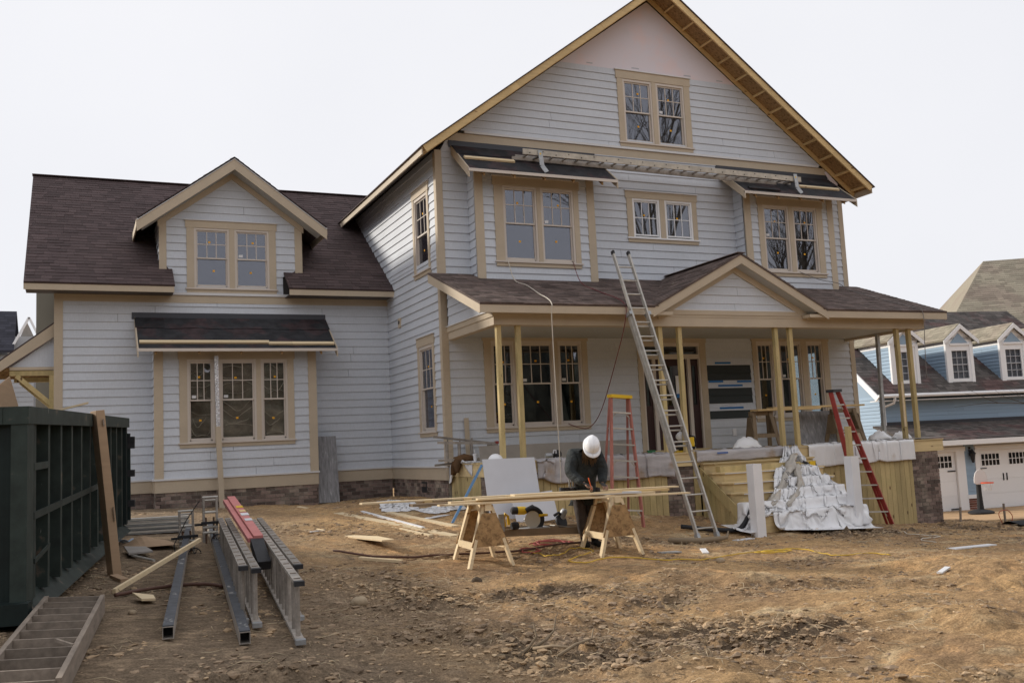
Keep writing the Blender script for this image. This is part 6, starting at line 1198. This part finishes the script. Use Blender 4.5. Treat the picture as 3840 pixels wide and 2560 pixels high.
# pole in front of the garage bay: board below, shiny metal above
t = thing('scaffold_pole', 'tall pole in front of the garage bay, plain wood below and shiny metal above', 'pole', (-4.03, 2.80, -.7)); zz0 = gd(-4.03, 2.8)-.05
MB().bar((-4.03, 2.80, zz0), (-4.085, 2.84, 1.05), .11, .045, up=(0, 1, 0)).build('wood_post', TAN, t); MB().bar((-4.085, 2.86, 1.05), (-4.10, 2.88, 2.56), .085, .06, up=(0, 1, 0)).build('metal_sleeve', mat('crinkled_foil', (.72, .71, .72), .22, 0, ns=[(40, .35, 1.3)], metal=.9, bump=(45, 1., .02)), t)
# white sleeves on the newels
for x, z0, z1, lab, dx in ((4.20, None, -.19, 'white square post sleeve standing at the left foot of the stairs', .0), (6.67, -1.37, -.165, 'white square sleeve on the wooden newel post right of the stairs', -.01)):
    zb_ = gd(x, -4.34)-.02 if z0 is None else z0; t = thing('post_sleeve', lab, 'post sleeve', (x, -4.34 if z0 is None else -4.15, zb_), group='white newel sleeves'); h = .095; ys = -4.34 if z0 is None else -4.15
    for a, b, c_, d2 in ((-h, h, -h, -h+.015), (-h, h, h-.015, h), (-h, -h+.015, -h+.015, h-.015), (h-.015, h, -h+.015, h-.015)):
        mb = MB(); mb.add([(x+p, ys+q_, zb_) for p, q_ in ((a, c_), (b, c_), (b, d2), (a, d2))]+[(x+dx+p, ys+q_, z1) for p, q_ in ((a, c_), (b, c_), (b, d2), (a, d2))], MB.HEX); mb.build('side', WHT, t)
# ------------------------------------------------------------------ small things on the porch
t = thing('drink_cup', 'white paper drink cup with a straw on the porch end', 'cup', (.22, -.95, .07)); MB().lathe((.22, -.95, .07), [(.03, 0), (.045, .13)], 14).build('cup', SCR, t); MB().lathe((.22, -.95, .20), [(.048, 0), (.048, .012), (.04, .02)], 14).build('lid', SCR, t); MB().tube([(.22, -.95, .21), (.205, -.95, .30)], .005, 6).build('straw', SCR, t)
jk = MB(); jp = [(.30, -.75, .12), (.1, -.70, .14), (-.03, -.60, .10), (-.06, -.52, -.02), (-.07, -.47, -.17)]; jk.tube(jp, [.05, .085, .09, .08, .05], 12); jk.tube([(-.02, -.66, .09), (-.07, -.70, -.03), (-.08, -.72, -.13)], [.07, .06, .045], 10); V2 = np.array(jk.v); V2 += (np.stack([vn(V2[:, 0]*20, V2[:, 2]*20), vn(V2[:, 1]*20+5, V2[:, 2]*20), vn(V2[:, 0]*20+9, V2[:, 1]*20)], -1)-.5)*.04; jk.v = [tuple(p) for p in V2]
one('jacket', jk, BRNJ, 'brown work jacket slung over the left porch end', 'jacket', smooth=True)
t = thing('hard_hat', 'white hard hat resting on the porch corner behind the white sheet', 'hard hat', (.02, -2.40, .07)); mb = MB(); mb.grid(24, 10, lambda u, v: (.02+math.sin(6.283*u)*math.sin(1.5708*v)*.14, -2.40+math.cos(6.283*u)*math.sin(1.5708*v)*.12, .08+.13*math.cos(1.5708*v))); mb.build('shell', MATS['hard_hat_white'], t, smooth=True, solid=.004); mb = MB(); mb.lathe((.02, -2.40, .075), [(.13, 0), (.165, .002), (.165, .008), (.13, .01)], 24); mb.build('brim', MATS['hard_hat_white'], t)
t = thing('power_tool', 'grey and black cordless tools lying on the porch floor behind the worker', 'tool', (1.25, -2.2, .06)); MB().lathe((1.12, -2.2, .13), [(.04, 0), (.045, .05), (.045, .12), (.03, .15)], 12, (1, 0, 0)).build('motor', STEEL, t); MB().lathe((1.30, -2.2, .14), [(.05, 0), (.085, .03), (.085, .10), (.06, .14)], 12, (1, .2, 0)).build('body', BLK, t); MB().tube([(1.26, -2.25, .16), (1.27, -2.26, .22), (1.31, -2.26, .22), (1.32, -2.25, .16)], .014, 6).build('loop', SCR, t)
t = thing('compressor', 'black and yellow portable compressor by the front door', 'compressor', (4.35, -2.1, .05)); MB().lathe((4.15, -2.1, .17), [(.06, 0), (.10, .03), (.10, .30), (.06, .33)], 16, (1, 0, 0)).build('tank', BLK, t); MB().box(4.12, 4.52, -2.2, -2.0, .05, .085).build('base', YEL, t); MB().box(4.30, 4.44, -2.23, -2.0, .16, .34).build('engine_cover', YEL, t); MB().tube([(4.5, -2.12, .1), (4.55, -2.12, .2), (4.52, -2.12, .35), (4.4, -2.12, .38), (4.2, -2.12, .37), (4.1, -2.12, .3)], .018, 8).build('handle', BLK, t); MB().tube([(4.36, -2.1, .3), (4.37, -2.1, .62)], .006, 5).build('antenna_rod', BLK, t)
bg_ = MB(); bg_.grid(14, 10, lambda u, v: (4.18+.10*math.cos(6.283*u)*math.sin(3.14*v)*(1+.4*nz1(u*6, v*5, 3)), -2.14+.09*math.sin(6.283*u)*math.sin(3.14*v), .36+.10*math.cos(3.14*v)*(1+.5*nz1(u*5, v*3, 8)))); one('plastic_bag', bg_, SCR, 'small white plastic bag on top of the compressor', 'bag', smooth=True)
t = thing('nail_gun', 'black and yellow nail gun lying on the plastic at the top of the stairs', 'nail gun', (6.65, -2.95, -.4)); MB().tube([(6.46, -2.92, -.16), (6.52, -2.92, -.26)], .035, 10).build('head', STEEL, t); MB().tube([(6.50, -2.92, -.24), (6.66, -2.92, -.30), (6.72, -2.92, -.38)], [.03, .032, .03], 10).build('body', BLK, t); MB().box(6.70, 6.84, -2.96, -2.90, -.40, -.26).build('housing', YEL, t); MB().tube([(6.62, -2.93, -.42), (6.70, -2.93, -.46), (6.80, -2.93, -.50)], [.05, .055, .03], 10).build('magazine', BLK, t); MB().tube([(6.84, -2.93, -.28), (6.88, -2.93, -.36), (6.84, -2.93, -.46)], .02, 8).build('grip', BLK, t)
t = thing('green_tool', 'green handled tool lying at the porch edge left of the compressor', 'tool', (3.3, -2.35, .07)); MB().bar((3.25, -2.35, .10), (3.42, -2.35, .10), .05, .05).build('body', mat('green_plastic', (.03, .12, .05), .5), t); MB().bar((3.02, -2.35, .085), (3.25, -2.35, .09), .02, .02).build('shaft', OLD, t)
for i, (x, y, l_) in enumerate(((9.3, -2.1, .9), (9.0, -2.3, .7))): one('steel_bar', MB().bar((x, y, .09), (x+l_, y+.06, .10), .03, .012), BLK, ('long', 'short')[i]+' dark flat bar lying on the right porch edge', 'bar', 'dark bars on the porch')
for i, (x, y, s, lab) in enumerate(((6.0, -1.9, .34, 'heap of white plastic on the porch below the left sawhorse'), (9.9, -1.7, .33, 'pale plastic heap at the right end of the porch'), (10.25, -2.0, .28, 'small white bag behind the right pair of posts'))):
    mb = MB(); mb.grid(18, 12, lambda u, v: (x+s*math.cos(6.283*u)*math.sin(1.57*v)*(1+.3*nz1(u*8, v*4, i)), y+.5*s*math.sin(6.283*u)*math.sin(1.57*v), .06+.62*s*math.cos(1.57*v)*(1+.5*nz1(u*7, v*5, i+3)))); one('plastic_heap', mb, PLAS, lab, 'plastic heap', 'plastic heaps on the porch', smooth=True)
one('roofing_sheet', MB().bar((9.35, -2.3, .075), (11.35, -2.3, .085), .5, .014), GPAN, 'thin grey board lying flat past the right porch corner', 'board')
# ------------------------------------------------------------------ cords and hoses
def cord(label, pts, r, m, on_ground=True, name='cord', dense=6):
    P = [np.array(p, float) for p in pts]; out = []
    for i in range(len(P)-1):
        p0, p1, p2, p3 = P[max(i-1, 0)], P[i], P[i+1], P[min(i+2, len(P)-1)]
        for k in range(dense):
            t_ = k/dense; q_ = .5*((2*p1)+(-p0+p2)*t_+(2*p0-5*p1+4*p2-p3)*t_**2+(-p0+3*p1-3*p2+p3)*t_**3); out.append(q_)
    out.append(P[-1])
    if on_ground:
        A_ = np.array(out)[:, :2]; hs = np.stack([gdv(A_[:, 0]+a*.1, A_[:, 1]+b*.1) for a in (-1, 0, 1) for b in (-1, 0, 1)]); zc_ = .5*hs.mean(0)+.5*gdv(A_[:, 0], A_[:, 1])+r+.012; out = [np.array([p[0], p[1], z]) for p, z in zip(A_, zc_)]
    return one(name, MB().tube(out, r, 6), m, label, 'cord', smooth=True)
cord('yellow extension cord snaking across the dirt in front of the right sawhorse', [(-1.0, -5.8), (-.95, -6.05), (-.94, -6.32), (-.65, -6.2), (-.36, -5.9), (-.18, -6.22), (-.55, -6.5), (-.85, -6.72), (-.73, -6.96), (-.22, -6.8), (.26, -7.05), (1.0, -7.13), (1.7, -6.85), (2.3, -6.56), (2.7, -6.42), (2.95, -6.55), (2.55, -6.72), (2.35, -6.55), (2.9, -6.3), (3.1, -6.5), (2.6, -6.62), (2.6, -6.4), (3.2, -6.2), (3.45, -6.3), (3.36, -6.8), (3.48, -7.18), (3.98, -7.16), (4.12, -7.45)], .008, CRDY)
cord('dark brown hose running along the dirt past the left sawhorse feet', [(-3.6, -5.0), (-2.9, -5.55), (-2.25, -5.6), (-1.6, -5.66), (-1.0, -5.74), (-.3, -5.5), (.2, -5.5), (.6, -5.3)], .016, CRDB)
cord('coil of red cord lying on the dirt under the bench', [(-.75, -5.3), (-.5, -5.2), (-.2, -5.25), (-.25, -5.45), (-.6, -5.4), (-.55, -5.15), (-.2, -5.1), (-.1, -5.35), (-.5, -5.5), (-.7, -5.35), (-.4, -5.15), (.0, -5.3)], .009, mat('pink_red_cord', (.42, .10, .09), .5))
cord('red and green cord connector loop lying beside the left sawhorse', [(-1.12, -5.75), (-1.02, -5.62), (-.86, -5.66), (-.84, -5.86), (-.98, -5.9), (-1.1, -5.8), (-1.0, -5.7)], .010, MATS['pink_red_cord'])
cord('black corrugated pipe end sticking out below the left white sleeve', [(3.1, -3.55, -1.25), (3.6, -3.8, -1.33), (4.0, -3.95, -1.36), (4.15, -4.0, -1.27), (4.35, -4.0, -1.02)], .045, BLK, False, 'drain_pipe')
cord('pale cord hanging from the upper left bay window over the porch eave', [(1.34, -.47, 4.17), (1.36, -.7, 3.72), (1.39, -1.2, 3.52), (1.25, -2.0, 3.22), (1.13, -2.74, 2.93), (1.11, -2.77, 2.6), (1.12, -2.76, 1.2), (1.15, -2.72, .05), (1.13, -2.75, -.38)], .010, CRDW, False)
cord('red hose from the upper left bay window over the roof down to the porch window', [(2.88, -.47, 4.18), (2.86, -.8, 3.68), (2.82, -1.6, 3.36), (2.76, -2.6, 2.98), (2.70, -2.73, 2.6), (2.76, -2.2, 1.9), (2.95, -1.2, 1.0), (3.05, -.5, .66), (2.95, -.2, .66), (2.75, -.08, .76)], .009, CRDR, False)
cord('grey cable from the upper right bay window across the porch roof', [(9.05, -.47, 4.17), (9.6, -.55, 3.98), (10.1, -.6, 3.9), (10.28, -.75, 3.72), (10.35, -1.5, 3.40), (10.45, -2.5, 3.02), (10.46, -2.74, 2.85), (10.45, -2.72, 2.2), (10.43, -2.70, 1.4)], .009, CRDK, False)
cord('thin white wire lying on the dirt right of the stairs', [(7.2, -4.6), (7.0, -5.2), (7.2, -5.6), (6.3, -6.0), (6.1, -6.5)], .008, CRDW); cord('dark hose lying across the damp ground between the poles', [(-6.5, -8.2), (-6.2, -7.8), (-5.9, -7.55), (-5.6, -7.5), (-5.45, -7.75)], .02, CRDB); cord('orange wire loop sticking up near the black silt fabric', [(10.9, -3.9, -1.8), (10.8, -3.9, -1.55), (11.05, -3.9, -1.5), (11.2, -3.9, -1.65), (11.1, -3.9, -1.82)], .008, mat('orange_wire', (.5, .1, .04), .5), False)
# ------------------------------------------------------------------ rocks, roots, twigs, clods
def rock(c, r, seed, m, label, name='rock', cat='rock', grp='stones on the dirt'):
    mb = MB(); mb.grid(14, 9, lambda u, v: tuple(np.array([math.cos(6.2832*u)*math.sin(3.14159*v), math.sin(6.2832*u)*math.sin(3.14159*v), .75*math.cos(3.14159*v)])*r*(1+.35*nz1(math.cos(6.2832*u)*2+seed, math.sin(6.2832*u)*2+v*4, seed))+np.array([*c, gd(*c)+r*.35]))); return one(name, mb, m, label, cat, grp, smooth=True)
rock((-4.41, -9.28), .075, 1., ROCK, 'pale rounded stone on dark soil left of centre foreground'); rock((-2.5, -7.52), .065, 3., mat('dark_clod', (.11, .08, .055), .95, bump=(20, .8, .03)), 'dark lump of soil in front of the left sawhorse'); rock((1.15, -7.35), .06, 5., ROCK, 'small stone just under the yellow cord right of the sawhorses'); rock((-6.4, -9.2), .035, 7., ROCK, 'tiny stone between the scaffold plank and the left pole')
rt_ = thing('roots', 'bleached forked roots sticking out of the dirt, bottom centre', 'roots', (-3.55, -11.3, gd(-3.55, -11.3)))
for i, pts in enumerate([[(-3.72, -11.35, -.02), (-3.60, -11.30, .03), (-3.52, -11.28, .10), (-3.53, -11.25, .20)], [(-3.58, -11.32, .02), (-3.42, -11.25, .06), (-3.30, -11.15, .10), (-3.26, -11.12, .20), (-3.22, -11.08, .22)], [(-3.58, -11.33, .02), (-3.45, -11.42, .04), (-3.30, -11.50, .02)], [(-3.5, -11.6, .0), (-3.3, -11.52, .05), (-3.12, -11.45, .06), (-3.08, -11.42, .13)]]):
    b0 = gd(-3.5, -11.3); MB().tube([(p[0], p[1], b0+p[2]) for p in pts], [.014, .012, .009, .005, .003][:len(pts)], 7).build('root_arm', ROOT, rt_, smooth=True)
def sample(n, fn):
    out = []
    while len(out) < n:
        x, y = RN.uniform(-8, 12), RN.uniform(-14, 2)
        if fn(x, y): out.append((x, y))
    return out
def free(x, y): return not ((x > -.3 and y > -2.4) or y > 3. or (x > 4.2 and x < 7.2 and y > -4.3))
def clods(n, name, label, m, rlo, rhi, seed, dens):
    r_ = np.random.RandomState(seed); base_v = np.array([(0, 0, 1), (.894, 0, .447), (.276, .851, .447), (-.724, .526, .447), (-.724, -.526, .447), (.276, -.851, .447), (.724, .526, -.447), (-.276, .851, -.447), (-.894, 0, -.447), (-.276, -.851, -.447), (.724, -.526, -.447), (0, 0, -1)])
    fc = [(0, 1, 2), (0, 2, 3), (0, 3, 4), (0, 4, 5), (0, 5, 1), (1, 6, 2), (2, 7, 3), (3, 8, 4), (4, 9, 5), (5, 10, 1), (6, 7, 2), (7, 8, 3), (8, 9, 4), (9, 10, 5), (10, 6, 1), (11, 7, 6), (11, 8, 7), (11, 9, 8), (11, 10, 9), (11, 6, 10)]
    pts = []
    while len(pts) < n:
        x, y = r_.uniform(-8, 12, 4000), r_.uniform(-13.5, 2.5, 4000); ok = (rough_mask(x, y) > r_.rand(4000)*dens)
        d0 = np.sqrt((x-CAM[0])**2+(y-CAM[1])**2); ok &= r_.rand(4000) < np.clip(8/d0, .25, 1)
        pts += [(a, b) for a, b, o in zip(x, y, ok) if o and free(a, b)]
    pts = np.array(pts[:n]); z = gv(pts[:, 0], pts[:, 1])+dirt(pts[:, 0], pts[:, 1]); mb = MB()
    for (x, y), zz_ in zip(pts, z):
        s = rlo*(rhi/rlo)**(r_.rand()**2.2); vv = base_v*(1+1.0*(r_.rand(12, 1)-.5))*s*np.array([1+.7*r_.rand(), 1+.4*r_.rand(), .45+.25*r_.rand()])
        mb.add(vv+np.array([x, y, zz_+s*.02]), fc, r_.rand())
    o = mb.build(name, m, smooth=False); setp(o, label, 'soil', kind='stuff'); return o
clods(22000, 'soil_clods', 'clods of churned brown soil spread over the yard', mat('clod_soil', (.27, .195, .13), .97, .35, ns=[(30, .75, 1.25)], mix=[((.44, .31, .185), .6, .48, .62)], bump=(60, .8, .01)), .006, .034, 4, 1.0); clods(4000, 'clay_crumbs', 'pale crumbs of dry clay spread over the yard', mat('crumb_clay', (.47, .35, .22), .97, .3), .005, .018, 9, .55)
tw = MB(); TWP = np.stack([np.random.uniform(-7.5, 9, 4200), np.random.uniform(-13.3, -2.5, 4200)], -1); TWR = rough_mask(TWP[:, 0], TWP[:, 1]); TWZ = gdv(TWP[:, 0], TWP[:, 1])
for k in range(4200):
    x, y = TWP[k]
    if not free(x, y) or RN.random() > .25+TWR[k]: continue
    x, y = TWP[k]; a = RN.uniform(0, 6.28); l_ = RN.choice((.06, .1, .16, .25)); z = TWZ[k]+.012; m2 = (x+math.cos(a)*l_*.5, y+math.sin(a)*l_*.5, z+RN.uniform(.0, .04)); tw.tube([(x, y, z), m2, (x+math.cos(a+.3)*l_, y+math.sin(a+.3)*l_, z+RN.uniform(-.005, .03))], [.0032, .0028, .0012], 4)
setp(tw.build('dry_twigs', STRW, smooth=True), 'dry straw, roots and twigs strewn over the soil', 'twigs', kind='stuff')
# ------------------------------------------------------------------ right background: drive, hoop, silt fabric, stakes, branch
dv = MB(); dv.grid(30, 24, lambda u, v: (lambda p: (p[0], p[1], float(gv(np.array([p[0]]), np.array([p[1]]))[0])+.03))(TW((-4+18*u, -.05-9*v, 0)))); dvo = dv.build('driveway', DRV); dvo['kind'] = 'structure'
hb = np.array([21.3, 5.4, -2.68]); t = thing('basketball_hoop', 'low toy basketball hoop with white backboard and red rim before the garage', 'basketball hoop', tuple(hb)); MB().lathe(hb, [(.42, 0), (.42, .05), (.30, .10), (.10, .14)], 20).build('base', BLK, t); MB().lathe(hb+(0, 0, .13), [(.11, 0), (.085, .5), (.08, 1.1)], 12).build('pole', BLK, t)
bc = hb+np.array([.0, -.12, 1.25]); bx_ = [(.0+.29*math.cos(a)*(1 if abs(math.cos(a)) < .8 else .93), -.20+.42*max(0, math.sin(a))**.8 if math.sin(a) > 0 else -.20+.08*math.sin(a)) for a in np.linspace(0, 6.28, 26)[:-1]]; MB().prism([(bc[0]+u*.985+.0, bc[1]-u*.17, bc[2]+v) for u, v in bx_], (.01, .03, 0)).build('backboard', mat('hoop_board', (.72, .70, .70), .5), t)
MB().tube([tuple(bc+np.array([.02+.19*math.cos(a), -.22+.19*math.sin(a), -.22])) for a in np.linspace(0, 6.28, 22)], .018, 6).build('rim', mat('hoop_rim', (.75, .10, .03), .5), t); nt_ = MB()
for k in range(10): a = k*.628; nt_.tube([tuple(bc+np.array([.02+.18*math.cos(a), -.22+.18*math.sin(a), -.23])), tuple(bc+np.array([.02+.10*math.cos(a+.4), -.22+.10*math.sin(a+.4), -.48]))], .008, 4)
setp(nt_.build('net', SCR, t), kind='stuff')
tp = MB(); tp.grid(20, 8, lambda u, v: (10.7+4.2*u+.2*v, -4.0+.45*u*1.8-1.25*v*(.25+.75*u), g(10.7+4.2*u, -4.0+.8*u-1.2*v*u)+.05+.16*math.sin(3.14*v)*(.4+.6*u)+.05*nz1(u*8, v*3, 2))); one('silt_fabric', tp, TARP, 'black silt fabric heaped on the dirt at the right edge', 'fabric', smooth=True)
for i, (x, y, h, lab) in enumerate(((12.2, -2.9, .42, 'grey stake standing behind the black fabric'), (10.98, -2.75, .32, 'thin leaning grey stake beside the right brick pier'))): one('stake', MB().bar((x, y, gd(x, y)-.05), (x+.04*i, y, gd(x, y)+h), .035, .035, up=(0, 1, 0)), GRYW, lab, 'stake', 'stakes at the lot edge')
def branches(mb, p, d, ln, r, depth, rnd, spread=.55, n=3, grav=.0):
    d = vnorm(d); q = np.array(p)+d*ln; mid = (np.array(p)+q)/2+np.array([rnd.uniform(-1, 1), rnd.uniform(-1, 1), rnd.uniform(-1, 1)])*ln*.05; mb.tube([p, mid, q], [r, r*.82, r*.66], 6 if depth > 2 else 4, cap=False)
    if depth == 0: return
    for k in range(n):
        nd = d+np.array([rnd.uniform(-1, 1), rnd.uniform(-1, 1), rnd.uniform(-.6, .9)])*spread; branches(mb, q if k else np.array(p)+d*ln*rnd.uniform(.55, .95), nd, ln*rnd.uniform(.6, .85), r*(.62 if k else .5), depth-1, rnd, spread, n)
rb = random.Random(4); brm = MB(); brm.tube([(14.8, -4.6, .9), (12.6, -5.0, .72), (11.1, -4.6, .70), (10.3, -4.3, .75), (9.7, -4.0, .70)], [.03, .02, .014, .008, .003], 6)
for p in ((12.6, -5.0, .72), (11.6, -4.7, .70), (11.1, -4.6, .70), (10.5, -4.4, .74)): branches(brm, p, (-.8, .2, -.45+rb.random()*.9), .35, .007, 2, rb, .6, 2)
trunk_base = np.array([15.2, -4.4, g(15.2, -4.4)]); t = thing('bare_tree', 'bare twig reaching in from a small tree past the right edge', 'tree', tuple(trunk_base)); MB().tube([trunk_base-(0, 0, .1), trunk_base+(0, 0, 1.5), (14.8, -4.6, .9+1.2), (14.9, -4.5, 4.2)], [.08, .06, .05, .02], 8).build('trunk', BARK, t, smooth=True); setp(brm.build('branch', BARK, t, smooth=True)); cr_ = MB(); branches(cr_, (14.85, -4.55, 2.4), (.3, .1, 1), .8, .03, 4, rb); setp(cr_.build('crown', BARK, t), kind='stuff')
# bare trees across the street: the windows mirror them
for i, (x, y, h, lab) in enumerate(((18.0, -20, 22, 'tall bare tree across the street mirrored in the gable window'), (20.2, -21.5, 20, 'second tall bare tree across the street mirrored in the small centre window'), (27, -21, 17, 'bare tree across the street mirrored in the right bay window'), (1.6, -29, 9, 'bare tree behind the camera mirrored in the dormer window'), (-9, -42, 15, 'bare tree far behind the camera mirrored in the left windows'), (31, -27, 16, 'bare tree farthest right across the street'))):
    rb = random.Random(20+i); b0 = np.array([x, y, -1.9]); t = thing('bare_tree', lab, 'tree', tuple(b0), group='bare trees across the street'); MB().tube([b0, b0+(.1, .1, h*.22), b0+(.25, .0, h*.42)], [.36, .3, .24], 10).build('trunk', BARK, t, smooth=True); c_ = MB()
    for k in range(4): branches(c_, b0+(.25, 0, h*(.34+.03*k)), (rb.uniform(-.5, .5), rb.uniform(-.5, .5), 1), h*.2, .10, 4, rb, .45, 3)
    setp(c_.build('crown', BARK, t), kind='stuff')
wd = MB()  # unseen tree belt, added so the lower windows reflect something dark
for k in range(260):
    a = RN.uniform(-2.75, -.25); r_ = RN.uniform(52, 72); x, y = 2+r_*math.cos(a)*1.4, r_*math.sin(a); h = RN.uniform(9, 17); wd.lathe((x, y, -2.5), [(RN.uniform(1.5, 2.6), .0), (RN.uniform(1.8, 3.0), h*.35), (1.4, h*.75), (.2, h)], 7)
setp(wd.build('unseen_wood', mat('dark_wood_belt', (.05, .052, .04), .95, .4, ns=[(1.5, .5, 1.5)])), 'unseen far-off belt of trees behind the street, added to darken window reflections', 'wood', kind='stuff')
